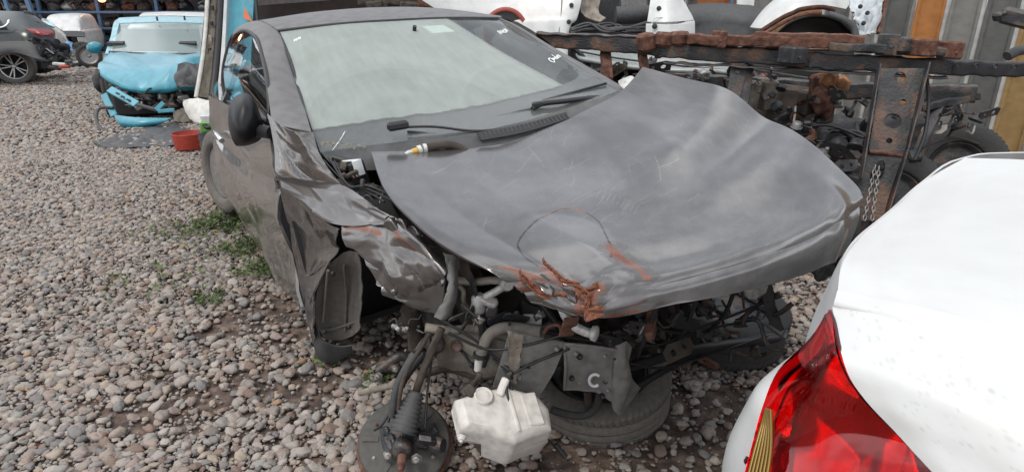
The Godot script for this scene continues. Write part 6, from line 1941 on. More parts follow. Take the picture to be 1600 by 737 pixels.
func build_chassis() -> void:
	var t := thing("ladder_chassis", "rusty black truck ladder frame with leaf spring standing behind the hood", "truck frame", Vector3(2.241, 0.000, -3.482))
	# near long rail: a rounded, flaking box beam in lengths, with lips
	rail_piece("long_rail", Vector3(0.198, 1.261, -4.838), Vector3(1.029, 1.223, -4.376), 0.09, 0.115, M.flake, t)
	rail_piece("long_rail", Vector3(1.011, 1.211, -4.371), Vector3(1.832, 1.182, -3.955), 0.10, 0.105, M.flake, t)
	rail_piece("long_rail", Vector3(1.816, 1.175, -3.953), Vector3(2.514, 1.166, -3.672), 0.10, 0.095, M.flake, t)
	rail_piece("long_rail", Vector3(2.492, 1.164, -3.661), Vector3(3.098, 1.172, -3.397), 0.075, 0.088, M.black, t, Vector3.UP)
	for k in 4:
		var b := Shape.new()
		var p := (Vector3(2.489, 1.182, -3.614)).lerp(Vector3(2.715, 1.185, -3.498), k / 3.0)
		b.lathe([Vector2(0.0125, 0.0), Vector2(0.0125, 0.004), Vector2(0.009, 0.004), Vector2(0.009, -0.02), Vector2(0.0, -0.02)], Transform3D(along(Vector3(-0.3, 0.05, 1)), p + Vector3(-0.015, 0.0, 0.03)), 12)
		obj("bolt_hole", b, M.oily, t)
	rail_piece("rail_lip", Vector3(0.216, 1.297, -4.830), Vector3(0.990, 1.290, -4.422), 0.13, 0.014, M.oily, t)
	rail_piece("rail_lip", Vector3(1.011, 1.259, -4.389), Vector3(2.463, 1.228, -3.685), 0.13, 0.012, M.rust, t)
	rail_piece("rail_lip", Vector3(1.024, 1.136, -4.322), Vector3(2.463, 1.109, -3.641), 0.12, 0.012, M.oily, t)
	for q in [[Vector3(0.900, 1.259, -4.389), 0.10, 0.12, 12], [Vector3(1.016, 1.278, -4.343), 0.12, 0.1, -4], [Vector3(1.096, 1.288, -4.293), 0.11, 0.09, 4]]:
		var b := Shape.new()
		b.box(q[0], Vector3(q[1], q[2], 0.12), turned(0, 20, q[3]), 0.02)
		obj("spring_seat", b, M.rust, t)
	# leaf spring lying along the top
	rail_piece("spring_leaf", Vector3(1.141, 1.287, -4.239), Vector3(1.878, 1.289, -3.846), 0.07, 0.07, M.rust, t, Vector3(0, 1, 0.05))
	rail_piece("spring_leaf", Vector3(1.497, 1.315, -4.047), Vector3(2.028, 1.310, -3.768), 0.065, 0.055, M.rust, t, Vector3(0, 1, 0.05))
	rail_piece("spring_leaf", Vector3(1.863, 1.268, -3.838), Vector3(2.443, 1.255, -3.598), 0.07, 0.055, M.oily, t, Vector3(0, 1, 0.05))
	for q in [[Vector3(1.306, 1.292, -4.135), 0.03, 0.105, M.rust], [Vector3(2.130, 1.283, -3.705), 0.025, 0.12, M.oily], [Vector3(2.172, 1.287, -3.685), 0.07, 0.085, M.oily], [Vector3(2.293, 1.272, -3.648), 0.10, 0.095, M.rust], [Vector3(2.415, 1.262, -3.591), 0.05, 0.095, M.rust], [Vector3(1.684, 1.212, -3.902), 0.12, 0.10, M.oily]]:
		var b := Shape.new()
		b.box(q[0], Vector3(q[1], q[2], 0.13), turned(0, 22, -2), 0.01)
		nut(b, q[0] + Vector3(-0.02 + q[1] * 0.3, -0.01, 0.062), Vector3(-0.25, 0, 1), 0.008, 0.01)
		obj("spring_clamp", b, q[3], t)
	# the wide drilled cross member hanging from the rail
	var o := Vector3(2.051, 1.160, -3.627)
	var px := Vector3(2.271, 1.167, -3.545)
	var py := Vector3(1.942, 0.427, -3.292)
	var x := (px - o).normalized()
	var z := x.cross(py - o).normalized()
	var y := z.cross(x)
	var flat := func(p: Vector3) -> Vector2: return Vector2((p - o).dot(x), (p - o).dot(y))
	var edge := [flat.call(Vector3(2.051, 1.160, -3.627)), flat.call(Vector3(2.271, 1.167, -3.545)), flat.call(Vector3(2.257, 0.990, -3.479)), flat.call(Vector3(2.197, 0.835, -3.422)), flat.call(Vector3(2.152, 0.733, -3.384)), flat.call(Vector3(2.081, 0.546, -3.325)), flat.call(Vector3(2.035, 0.381, -3.264)), flat.call(Vector3(1.930, 0.374, -3.283)), flat.call(Vector3(1.919, 0.590, -3.363)), flat.call(Vector3(1.987, 0.738, -3.439)), flat.call(Vector3(2.018, 0.880, -3.503)), flat.call(Vector3(2.051, 1.022, -3.576))]
	var slot := []
	for k in 14:
		var a := TAU * k / 14
		slot.append(flat.call(Vector3(2.016, 0.622, -3.365)) + Vector2(cos(a) * 0.032 - 0.018 * sin(a), sin(a) * 0.075))
	pressed("cross_member", o, px, py, edge, [ring(0.03, 12, flat.call(Vector3(2.152, 1.117, -3.569))), ring(0.014, 8, flat.call(Vector3(2.163, 0.989, -3.511))), ring(0.044, 16, flat.call(Vector3(2.107, 0.889, -3.474))), ring(0.016, 10, flat.call(Vector3(2.086, 0.786, -3.436))), slot], 0.012, M.flake, t)
	for q in [[ring(0.046, 20), Vector3(2.104, 0.890, -3.469)], [ring(0.02, 14), Vector3(2.083, 0.787, -3.431)]]:
		var b := Shape.new()
		var loop := []
		for p in q[0]:
			loop.append(q[1] + x * p.x + y * p.y)
		loop.append(loop[0])
		b.tube(loop, 0.006, 6, -1, 2)
		obj("pressed_rim", b, M.oily, t)
	rail_piece("member_flange", Vector3(2.274, 1.166, -3.555) - z * 0.05, Vector3(2.158, 0.731, -3.394) - z * 0.05, 0.11, 0.008, M.oily, t, x)
	rail_piece("member_flange", Vector3(2.158, 0.731, -3.394) - z * 0.05, Vector3(2.042, 0.381, -3.264) - z * 0.05, 0.11, 0.008, M.flake, t, x)
	rail_piece("member_flange", Vector3(2.057, 1.149, -3.634) - z * 0.05, Vector3(1.925, 0.571, -3.367) - z * 0.05, 0.11, 0.008, M.oily, t, x)
	rail_piece("member_step", Vector3(1.976, 0.736, -3.417), Vector3(2.142, 0.722, -3.369), 0.03, 0.02, M.rust, t)
	# small hangers and the far rail
	pressed("hanger", Vector3(1.400, 1.140, -4.132), Vector3(1.491, 1.139, -4.099), Vector3(1.421, 0.837, -3.998), [Vector2(0, 0), Vector2(0.1, 0), Vector2(0.085, 0.17), Vector2(0.06, 0.36), Vector2(0.0, 0.36), Vector2(0.0, 0.18)] , [ring(0.014, 8, Vector2(0.045, 0.05))], 0.01, M.flake, t)
	rail_piece("hanger", Vector3(1.518, 1.140, -4.132), Vector3(1.462, 0.856, -4.005), 0.012, 0.06, M.oily, t, Vector3(1, 0, 0))
	rail_piece("hanger", Vector3(0.663, 1.185, -4.628), Vector3(0.673, 0.999, -4.506), 0.075, 0.05, M.rust, t, Vector3(0, 0, 1))
	rail_piece("hanger", Vector3(0.891, 1.187, -4.469), Vector3(0.913, 1.072, -4.426), 0.06, 0.05, M.rust, t, Vector3(0, 0, 1))
	rail_piece("far_rail", Vector3(2.282, 0.940, -4.378), Vector3(2.926, 0.971, -4.016), 0.09, 0.12, M.oily, t)
	rail_piece("far_rail", Vector3(1.020, 0.954, -5.129), Vector3(2.326, 0.949, -4.381), 0.09, 0.11, M.oily, t)
	rail_piece("far_strut", Vector3(2.612, 0.880, -4.035), Vector3(2.942, 0.956, -4.010), 0.05, 0.05, M.oily, t)
	rail_piece("far_strut", Vector3(2.735, 0.891, -4.040), Vector3(2.539, 0.578, -3.870), 0.06, 0.05, M.oily, t)
	rail_piece("far_strut", Vector3(2.000, 0.528, -3.905), Vector3(2.249, 0.431, -3.656), 0.08, 0.07, M.oily, t)
	rail_piece("far_strut", Vector3(1.690, 0.690, -4.605), Vector3(2.217, 0.582, -4.032), 0.09, 0.08, M.oily, t)
	# feet that hold the frame up, hidden behind the hood
	rail_piece("foot", Vector3(2.018, 0.415, -3.330), Vector3(2.082, 0.000, -3.386), 0.10, 0.07, M.oily, t, Vector3(1, 0, 0))
	rail_piece("foot", Vector3(0.663, 1.057, -4.581), Vector3(0.636, 0.120, -4.234), 0.10, 0.07, M.oily, t, Vector3(1, 0, 0))
	# chain hanging through the slot
	var chain := thing("steel_chain", "galvanised steel chain hanging from the drilled cross member", "chain", Vector3(1.950, 0.543, -3.271))
	for s in [[Vector3(1.971, 0.667, -3.317), Vector3(1.904, 0.420, -3.204)], [Vector3(1.986, 0.663, -3.305), Vector3(1.939, 0.423, -3.195)]]:
		for k in 12:
			var p: Vector3 = (s[0] as Vector3).lerp(s[1], k / 11.0)
			var dir: Vector3 = (s[1] - s[0]).normalized()
			var side := dir.cross(Vector3.BACK if k % 2 else Vector3(0.8, 0.1, 0.5)).normalized()
			var loop := []
			for i in 13:
				var a := TAU * i / 12
				loop.append(p + dir * cos(a) * 0.017 + side * sin(a) * 0.009)
			var b := Shape.new()
			b.tube(loop, 0.0032, 6, -1, 1)
			obj("link", b, M.steel, chain)

func build_junk() -> void:
	var b := Shape.new()
	# gearbox and engine lumps under the frame
	var t := thing("gearbox", "grey-brown dusty gearbox hanging under the rusty frame", "gearbox", Vector3(1.887, 0.702, -4.289))
	b.box(Vector3(1.952, 0.815, -4.545), Vector3(0.5, 0.30, 0.3), turned(0, 20, -6), 0.03)
	var body := obj("casing", b, M.mud_dark, t)
	for q in [[1175,150,4.2,.07,.2], [1200,148,4.2,.09,.2], [1262,160,4.15,.11,.16], [1290,170,4.1,.09,.18], [1240,190,4.2,.12,.1]]:
		b = Shape.new()
		b.box(junk_at(q[0], q[1], q[2]), Vector3(q[3], q[4], 0.1), turned(6 * rng.randf(), 20, rng.randf_range(-14, 14)), 0.014)
		obj("cover", b, M.mud if q[0] < 1220 else M.mud_dark, t)
	for q in [[1296,124,3.95],[1315,132,4.0]]:
		b = Shape.new()
		nut(b, junk_at(q[0], q[1], q[2]), Vector3(-0.5, 0.1, 1), 0.045, 0.07)
		obj("rusty_nut", b, paint(lin(0.36, 0.17, 0.08), 0.85, 0, M.grime, 4.0), t)
	b = Shape.new()
	b.box(Vector3(1.975, 0.981, -4.126), Vector3(0.10, 0.2, 0.08), turned(0, 15, 8), 0.02)
	b.lump(Transform3D(Basis.from_scale(Vector3(0.075, 0.09, 0.07)), Vector3(1.992, 0.918, -4.050)), 8, 0.7, 21)
	obj("rusty_bracket", b, M.rust, t)
	wire("rod", [Vector3(1.537, 1.105, -4.172), Vector3(1.755, 1.075, -4.108), Vector3(1.876, 1.058, -4.080)], 0.008, M.steel, t)
	for k in 7:
		wire("cable", [junk_at(1150 + 30 * k, 200 + 6 * (k % 3), 4.3), junk_at(1190 + 30 * k, 214 - 8 * (k % 2), 4.2), junk_at(1235 + 28 * k, 205 + 14 * (k % 3), 4.1), junk_at(1270 + 26 * k, 235, 4.0)], 0.012 + 0.006 * (k % 2), M.black, t)
	wire("cable", [Vector3(1.841, 0.758, -4.097), Vector3(1.858, 0.876, -4.141), Vector3(1.788, 0.700, -3.969)], 0.008, M.zinc, t)
	b = Shape.new()
	b.box(Vector3(2.065, 0.536, -4.335), Vector3(0.9, 0.42, 0.4), turned(0, 20, 0), 0.05)
	b.box(Vector3(2.589, 0.640, -4.267), Vector3(0.5, 0.3, 0.3), turned(0, 20, 10), 0.05)
	obj("engine_block", b, M.oily, body)
	for k in 12:
		b = Shape.new()
		var p := junk_at(1165 + 24 * k, 196 + 16 * (k % 4), 4.12 - 0.02 * k)
		if k % 3 == 0:
			b.lathe([Vector2(0.03, 0), Vector2(0.06, 0), Vector2(0.06, 0.03), Vector2(0.02, 0.05)], Transform3D(along(Vector3(-0.3, 0.2, 1)), p), 16)
		else:
			b.box(p, Vector3(0.08, 0.06, 0.08), turned(20 * k, 33 * k, 15 * k), 0.012)
		obj("engine_piece", b, M.oily if k % 2 else M.black, body)
	# tyres behind the frame
	for q in [[Vector3(3.309, 0.348, -4.585), Vector3(-0.35, 0.25, 1), "worn truck tyre leaning at the foot of the corrugated fence"], [Vector3(2.388, 0.317, -3.827), Vector3(-0.25, 0.5, 1), "black tyre lying behind the drilled cross member"]]:
		var w := thing("worn_tyre", q[2], "tyre", Vector3(q[0].x, 0, q[0].z), "tyres behind the truck frame")
		var hub := Transform3D(along(q[1]), q[0])
		obj("tyre_ring", tyre_shape(hub, 0.34, 0.22, 0.19, 56), M.rubber, w)
		obj("rim", steel_rim(hub, 0.19, 0.2), M.oily, w)
		wire("valve_hose", [q[0] + Vector3(0.02, 0.05, 0.16), q[0] + Vector3(0.1, 0.1, 0.2), q[0] + Vector3(0.2, 0.09, 0.14)], 0.012, M.dusty_black, w)
	# pale bonnet edge of a car under the rail
	t = thing("loose_bonnet", "dull silver car bonnet lying under the rusty rail", "bonnet", Vector3(1.276, 0.993, -5.143))
	b = Shape.new()
	sheet(b, [[Vector3(0.600, 1.125, -5.832), Vector3(1.086, 1.082, -5.816), Vector3(1.600, 1.039, -5.800), Vector3(2.000, 0.975, -5.777)], [Vector3(0.520, 1.119, -5.297), Vector3(0.989, 1.056, -5.273), Vector3(1.429, 1.031, -5.158), Vector3(1.710, 1.017, -5.046)], [Vector3(0.530, 1.093, -5.127), Vector3(0.950, 1.036, -5.053), Vector3(1.371, 1.018, -4.939), Vector3(1.656, 1.008, -4.936)], [Vector3(0.567, 1.079, -5.229), Vector3(0.969, 1.021, -5.154), Vector3(1.400, 1.003, -5.041), Vector3(1.690, 0.993, -5.037)]], 24, 14, 0.012, crumple(0.01, 2.0, 23, false))
	obj("panel", b, paint(lin(0.32, 0.34, 0.33), 0.4, 0.2, M.grime, 1.5), t)
	wire("weatherstrip", [Vector3(0.541, 1.142, -5.252), Vector3(0.816, 1.098, -5.182), Vector3(1.200, 1.059, -5.061), Vector3(1.665, 1.022, -4.941)], 0.008, M.black, t)
	t = thing("loose_seal_hoop", "black door seal hoop by the windscreen's far pillar", "seal", Vector3(0.424, 1.132, -5.408))
	wire("seal_loop", [Vector3(0.265, 1.213, -5.225), Vector3(0.408, 1.203, -5.221), Vector3(0.536, 1.136, -5.197), Vector3(0.602, 1.050, -5.165), Vector3(0.663, 0.907, -5.112)], 0.02, M.black, t)
	# dark stack of parts low behind the hood
	t = thing("parts_heap", "dark heap of cut sheet metal and axle parts behind the hood", "scrap heap", Vector3(1.380, 0.783, -5.279))
	for k in 14:
		b = Shape.new()
		var p := junk_at(905 + 22 * k, 122 + 10 * (k % 4), 5.3)
		b.box(p, Vector3(0.12 + 0.03 * (k % 3), 0.16 + 0.05 * (k % 2), 0.14), turned(11 * k, 37 * k, 23 * k), 0.02)
		obj("scrap_piece", b, [M.oily, M.rust, M.mud_dark, M.black][k % 4], t)
	for k in 6:
		rail_piece("upright_bar", junk_at(1055 + 17 * k, 108, 5.5), junk_at(1052 + 17 * k, 150, 5.5), 0.05, 0.03, [M.cream, M.mud, M.rust][k % 3], t, Vector3(0, 0, 1))
	b = Shape.new()
	b.box(Vector3(1.657, 0.479, -5.806), Vector3(2.6, 1.0, 0.5), turned(0, 22, 0), 0.06)
	obj("dark_hulk", b, M.black, t)

	# white cut bodies standing behind the rail
	t = thing("stripped_van", "stripped white van body with round wheel opening behind the crashed car", "van body", Vector3(0.202, 0.275, -6.584))
	b = Shape.new()
	sheet(b, [[Vector3(-1.176, 2.161, -7.921), Vector3(-0.211, 2.134, -7.591), Vector3(0.547, 2.115, -7.371), Vector3(0.777, 2.108, -7.283)], [Vector3(-1.167, 1.678, -7.689), Vector3(-0.210, 1.670, -7.367), Vector3(0.543, 1.665, -7.152), Vector3(0.754, 1.664, -7.098)], [Vector3(-0.791, 1.405, -7.482), Vector3(-0.208, 1.376, -7.205), Vector3(0.539, 1.380, -6.993), Vector3(0.687, 1.380, -6.993)], [Vector3(-0.571, 1.138, -7.330), Vector3(-0.138, 1.138, -7.063), Vector3(0.471, 1.146, -6.906), Vector3(0.579, 1.146, -6.906)], [Vector3(-0.571, -0.202, -6.834), Vector3(-0.138, -0.141, -6.590), Vector3(0.471, -0.104, -6.444), Vector3(0.579, -0.104, -6.444)]], 24, 24, 0.03)
	var side := obj("side_panel", b, M.white, t)
	b = Shape.new()
	b.lathe([Vector2(0.24, -0.02), Vector2(0.24, 0.02), Vector2(0.2, 0.03), Vector2(0.19, 0.0), Vector2(0.2, -0.03)], Transform3D(along(Vector3(-0.1, 0.1, 1)), Vector3(-0.069, 1.230, -7.065)), 32, null, false)
	obj("wheel_opening", b, paint(lin(0.30, 0.06, 0.04), 0.6, 0, M.grime, 3.0), t)
	b = Shape.new()
	b.lathe([Vector2(0.0, 0.0), Vector2(0.2, 0.005)], Transform3D(along(Vector3(-0.1, 0.1, 1)), Vector3(-0.069, 1.230, -7.065)), 32)
	obj("opening_dark", b, M.black, t)
	for q in [[893, 8], [889, 34], [868, 66]]:
		b = Shape.new()
		b.lathe([Vector2(0.024, 0), Vector2(0.024, 0.006), Vector2(0.0, 0.006)], Transform3D(along(Vector3(-0.1, 0.1, 1)), junk_at(q[0], q[1], 6.55)), 12)
		obj("body_hole", b, M.black, side)
	wire("panel_gap", [Vector3(0.532, 1.790, -7.145), Vector3(0.517, 1.412, -6.983), Vector3(0.482, 1.161, -6.869)], 0.005, M.trim, side)

	t = thing("cab_interior", "open truck cab full of torn black trim and pipes", "cab", Vector3(1.045, 1.169, -6.701))
	b = Shape.new()
	b.box(Vector3(1.286, 1.472, -7.667), Vector3(1.4, 1.6, 0.3), turned(0, 18, 0), 0.03)
	obj("back_wall", b, M.dusty_black, t)
	b = Shape.new()
	sheet(b, [[Vector3(0.718, 1.795, -7.253), Vector3(1.026, 1.795, -7.253)], [Vector3(0.738, 1.410, -7.110), Vector3(0.923, 1.436, -7.120)], [Vector3(0.929, 1.310, -6.967), Vector3(0.997, 1.348, -6.981)]], 8, 8, 0.02)
	obj("tan_panel", b, M.mud, t)
	b = Shape.new()
	b.tube([Vector3(1.074, 1.388, -6.889), Vector3(1.446, 1.400, -6.894)], 0.09, 14)
	obj("black_drum", b, M.dusty_black, t)
	for k in 8:
		wire("pipe", [junk_at(892, 45 + 3 * (k % 3), 6.5), junk_at(920 + 8 * k, 36 + 3 * k % 12, 6.45), junk_at(950 + 6 * k, 50 - 2 * (k % 4), 6.4), junk_at(1012, 34 + 3 * k, 6.4)], 0.014 + 0.006 * (k % 2), M.black if k % 3 else M.dusty_black, t)
	b = Shape.new()
	b.box(Vector3(1.318, 1.506, -7.253), Vector3(0.3, 0.14, 0.1), turned(0, 10, 5), 0.02)
	obj("grey_box", b, M.steel, t)

	t = thing("white_door_pillar", "cut white door pillar with a round latch hole standing behind the rail", "body panel", Vector3(1.556, 1.180, -6.492))
	b = Shape.new()
	sheet(b, [[Vector3(1.427, 2.018, -6.909), Vector3(1.531, 2.010, -6.799), Vector3(1.658, 2.010, -6.799)], [Vector3(1.421, 1.596, -6.753), Vector3(1.531, 1.595, -6.646), Vector3(1.658, 1.595, -6.646)], [Vector3(1.390, 1.440, -6.642), Vector3(1.519, 1.441, -6.535), Vector3(1.708, 1.452, -6.593)], [Vector3(1.354, 1.310, -6.540), Vector3(1.531, 1.313, -6.435), Vector3(1.765, 1.334, -6.549)], [Vector3(1.341, 1.168, -6.488), Vector3(1.531, 1.173, -6.383), Vector3(1.778, 1.168, -6.488)], [Vector3(1.341, -0.007, -6.053), Vector3(1.531, 0.017, -5.955), Vector3(1.778, -0.007, -6.053)]], 20, 30, 0.05)
	var pil := obj("pillar_skin", b, M.white, t)
	b = Shape.new()
	b.tube([Vector3(1.359, 1.186, -6.366), Vector3(1.359, 1.325, -6.418), Vector3(1.390, 1.372, -6.435), Vector3(1.477, 1.372, -6.435), Vector3(1.508, 1.325, -6.418), Vector3(1.508, 1.186, -6.366)], 0.005, 6)
	obj("pressed_edge", b, M.white_dirty, pil)
	b = Shape.new()
	b.lathe([Vector2(0.02, 0), Vector2(0.026, 0.01), Vector2(0.012, 0.02)], Transform3D(along(Vector3(-0.1, 0.1, 1)), Vector3(1.384, 1.296, -6.407)), 14)
	b.lathe([Vector2(0.024, 0), Vector2(0.022, 0.008), Vector2(0.0, 0.008)], Transform3D(along(Vector3(-0.1, 0.1, 1)), Vector3(1.436, 1.459, -6.510)), 12)
	obj("latch", b, M.black, pil)

	t = thing("black_seat_bench", "black vinyl bench seat in front of an orange panel behind the rail", "bench seat", Vector3(2.189, 1.040, -6.760))
	b = Shape.new()
	sheet(b, [[Vector3(1.845, 1.411, -7.004), Vector3(2.155, 1.437, -7.014), Vector3(2.421, 1.413, -6.898), Vector3(2.620, 1.376, -6.884)], [Vector3(1.802, 1.353, -6.769), Vector3(2.122, 1.365, -6.774), Vector3(2.346, 1.343, -6.659), Vector3(2.520, 1.331, -6.655)], [Vector3(1.843, 1.167, -6.754), Vector3(2.122, 1.169, -6.701), Vector3(2.346, 1.162, -6.592), Vector3(2.507, 1.162, -6.592)], [Vector3(1.843, 0.302, -6.434), Vector3(2.122, 0.312, -6.384), Vector3(2.346, 0.330, -6.285), Vector3(2.507, 0.330, -6.285)]], 24, 20, 0.08, crumple(0.012, 2.5, 29, false))
	obj("cushion", b, M.dusty_black, t)
	wire("seat_seam", [Vector3(2.226, 1.403, -6.745), Vector3(2.235, 1.318, -6.682), Vector3(2.209, 1.173, -6.628)], 0.016, M.black, t)
	t = thing("orange_panel", "flat orange board standing behind the black bench seat", "board", Vector3(2.416, 0.834, -7.644))
	b = Shape.new()
	b.box(Vector3(2.431, 1.401, -7.853), Vector3(0.55, 1.7, 0.03), turned(0, 14, 0), 0.006)
	obj("board", b, paint(lin(0.36, 0.12, 0.035), 0.7, 0, M.grime, 1.5), t)
	b = Shape.new()
	b.bar(Vector3(2.577, 1.821, -7.902), Vector3(2.533, 0.913, -7.566), 0.05, 0.03, Vector3(0, 0, 1))
	obj("edge_post", b, M.steel_blue, t)
	b = Shape.new()
	sheet(b, [[Vector3(2.485, 1.738, -7.445), Vector3(2.676, 1.738, -7.445)], [Vector3(2.464, 1.407, -7.323), Vector3(2.647, 1.407, -7.323)], [Vector3(2.450, 1.275, -7.274), Vector3(2.619, 1.275, -7.274)]], 6, 8, 0.03)
	tag(obj("white_hinge_panel", b, M.white, null), "narrow white panel standing between orange board and white arch", "body panel")
	# white wing with its arch, rusting edge and black liner
	t = thing("white_cut_wing", "white cut-off front wing with rusting wheel arch edge and black liner", "body panel", Vector3(2.629, 1.157, -5.844))
	b = Shape.new()
	sheet(b, [[Vector3(2.219, 1.289, -6.106), Vector3(2.347, 1.467, -6.119), Vector3(2.559, 1.609, -6.118), Vector3(2.850, 1.631, -6.126), Vector3(3.166, 1.567, -6.209)], [Vector3(2.220, 1.284, -5.944), Vector3(2.354, 1.425, -5.943), Vector3(2.537, 1.542, -5.933), Vector3(2.775, 1.553, -5.937), Vector3(3.083, 1.522, -6.086)], [Vector3(2.257, 1.286, -5.892), Vector3(2.390, 1.383, -5.874), Vector3(2.537, 1.458, -5.849), Vector3(2.722, 1.479, -5.856), Vector3(2.971, 1.446, -5.951)]], 36, 12, 0.02)
	obj("wing_skin", b, M.white, t)
	b = Shape.new()
	b.tube([Vector3(2.209, 1.277, -5.835), Vector3(2.368, 1.384, -5.821), Vector3(2.460, 1.427, -5.816), Vector3(2.529, 1.458, -5.806), Vector3(2.708, 1.474, -5.812), Vector3(2.829, 1.447, -5.845)], 0.02, 8)
	obj("arch_lip", b, paint(lin(0.5, 0.40, 0.30), 0.8, 0, M.rust_tex, 1.2), t)
	b = Shape.new()
	b.tube([Vector3(2.222, 1.258, -5.775), Vector3(2.391, 1.364, -5.761), Vector3(2.527, 1.417, -5.759), Vector3(2.682, 1.427, -5.763)], 0.018, 8)
	obj("arch_rust", b, M.rust, t)
	b = Shape.new()
	sheet(b, [[Vector3(2.314, 1.211, -5.864), Vector3(2.469, 1.339, -5.911), Vector3(2.686, 1.403, -5.935), Vector3(2.914, 1.371, -5.923), Vector3(3.086, 1.232, -5.872)], [Vector3(2.468, 1.184, -6.174), Vector3(2.619, 1.297, -6.216), Vector3(2.830, 1.364, -6.241), Vector3(3.046, 1.331, -6.228), Vector3(3.221, 1.195, -6.178)], [Vector3(2.510, 0.903, -6.176), Vector3(2.663, 0.903, -6.176), Vector3(2.878, 0.903, -6.176), Vector3(3.098, 0.903, -6.176), Vector3(3.276, 0.903, -6.176)]], 24, 12, 0.01)
	obj("arch_liner", b, M.black, t)
	b = Shape.new()
	b.tube([Vector3(2.758, 1.416, -5.780), Vector3(2.854, 1.376, -5.712), Vector3(2.942, 1.304, -5.685), Vector3(2.964, 1.221, -5.654)], 0.03, 10)
	obj("liner_edge", b, M.dusty_black, t)
	b = Shape.new()
	sheet(b, [[Vector3(2.024, 1.151, -5.948), Vector3(2.129, 1.162, -5.952)], [Vector3(1.978, 1.074, -5.920), Vector3(2.082, 1.074, -5.920)]], 4, 6, 0.03)
	obj("wing_tip", b, M.white, t)
	t = thing("strut_tower", "pale blue-white strut tower cut from a car beside the fence", "body panel", Vector3(3.199, 1.205, -5.968))
	b = Shape.new()
	sheet(b, [[Vector3(3.066, 1.644, -6.237), Vector3(3.255, 1.700, -6.258), Vector3(3.456, 1.700, -6.258)], [Vector3(3.029, 1.457, -5.955), Vector3(3.154, 1.500, -5.971), Vector3(3.344, 1.511, -6.028)], [Vector3(3.047, 1.351, -5.863), Vector3(3.137, 1.372, -5.870), Vector3(3.291, 1.393, -5.931)], [Vector3(3.081, 1.234, -5.819), Vector3(3.149, 1.245, -5.823), Vector3(3.246, 1.253, -5.880)]], 16, 20, 0.02, crumple(0.02, 2.5, 33))
	var tower := obj("tower_skin", b, paint(lin(0.46, 0.50, 0.52), 0.45, 0.1, M.grime, 2.0), t)
	for q in [[1345, 10], [1356, 20], [1350, 36]]:
		b = Shape.new()
		b.lathe([Vector2(0.02, 0), Vector2(0.018, 0.01), Vector2(0, 0.01)], Transform3D(along(Vector3(-0.1, 0.1, 1)), junk_at(q[0], q[1], 5.5)), 10)
		obj("tower_hole", b, M.black, tower)
	b = Shape.new()
	b.bar(Vector3(3.432, 1.642, -6.130), Vector3(3.269, 1.253, -5.880), 0.03, 0.04, Vector3(0, 0, 1))
	obj("edge_strip", b, M.rust, t)
	# rusty bracket high on the right
	t = thing("rusty_bar_end", "dark rusty bar end jutting in at the top right", "scrap metal", Vector3(3.386, 1.379, -4.434))
	b = Shape.new()
	b.bar(Vector3(3.361, 1.434, -4.560), Vector3(3.514, 1.367, -4.322), 0.08, 0.11, Vector3.UP, 0.02)
	obj("bar", b, M.oily, t)
	b = Shape.new()
	b.box(Vector3(3.343, 1.418, -4.554), Vector3(0.05, 0.06, 0.08), turned(0, 0, 30), 0.012)
	nut(b, Vector3(3.324, 1.443, -4.479), Vector3(-0.3, 0.1, 1), 0.014, 0.01)
	obj("lug", b, M.oily, t)
	t = thing("dark_hose_end", "short curved dark hose end by the fence above the rail", "hose", Vector3(3.547, 1.171, -4.570))
	wire("hose", [Vector3(3.480, 1.155, -4.564), Vector3(3.547, 1.188, -4.576), Vector3(3.637, 1.205, -4.582)], 0.035, M.dusty_black, t, 12)

# where a point of the picture lies at a depth in front of the camera, in metres (for scattering small scrap)
func junk_at(px: float, py: float, depth: float) -> Vector3:
	var x := (px - 800.0) / 980.0
	var y := (368.5 - py) / 980.0
	var q := deg_to_rad(20.3)
	return Vector3(x * depth, 1.5 + depth * (y * cos(q) - sin(q)), -depth * (cos(q) + y * sin(q)))

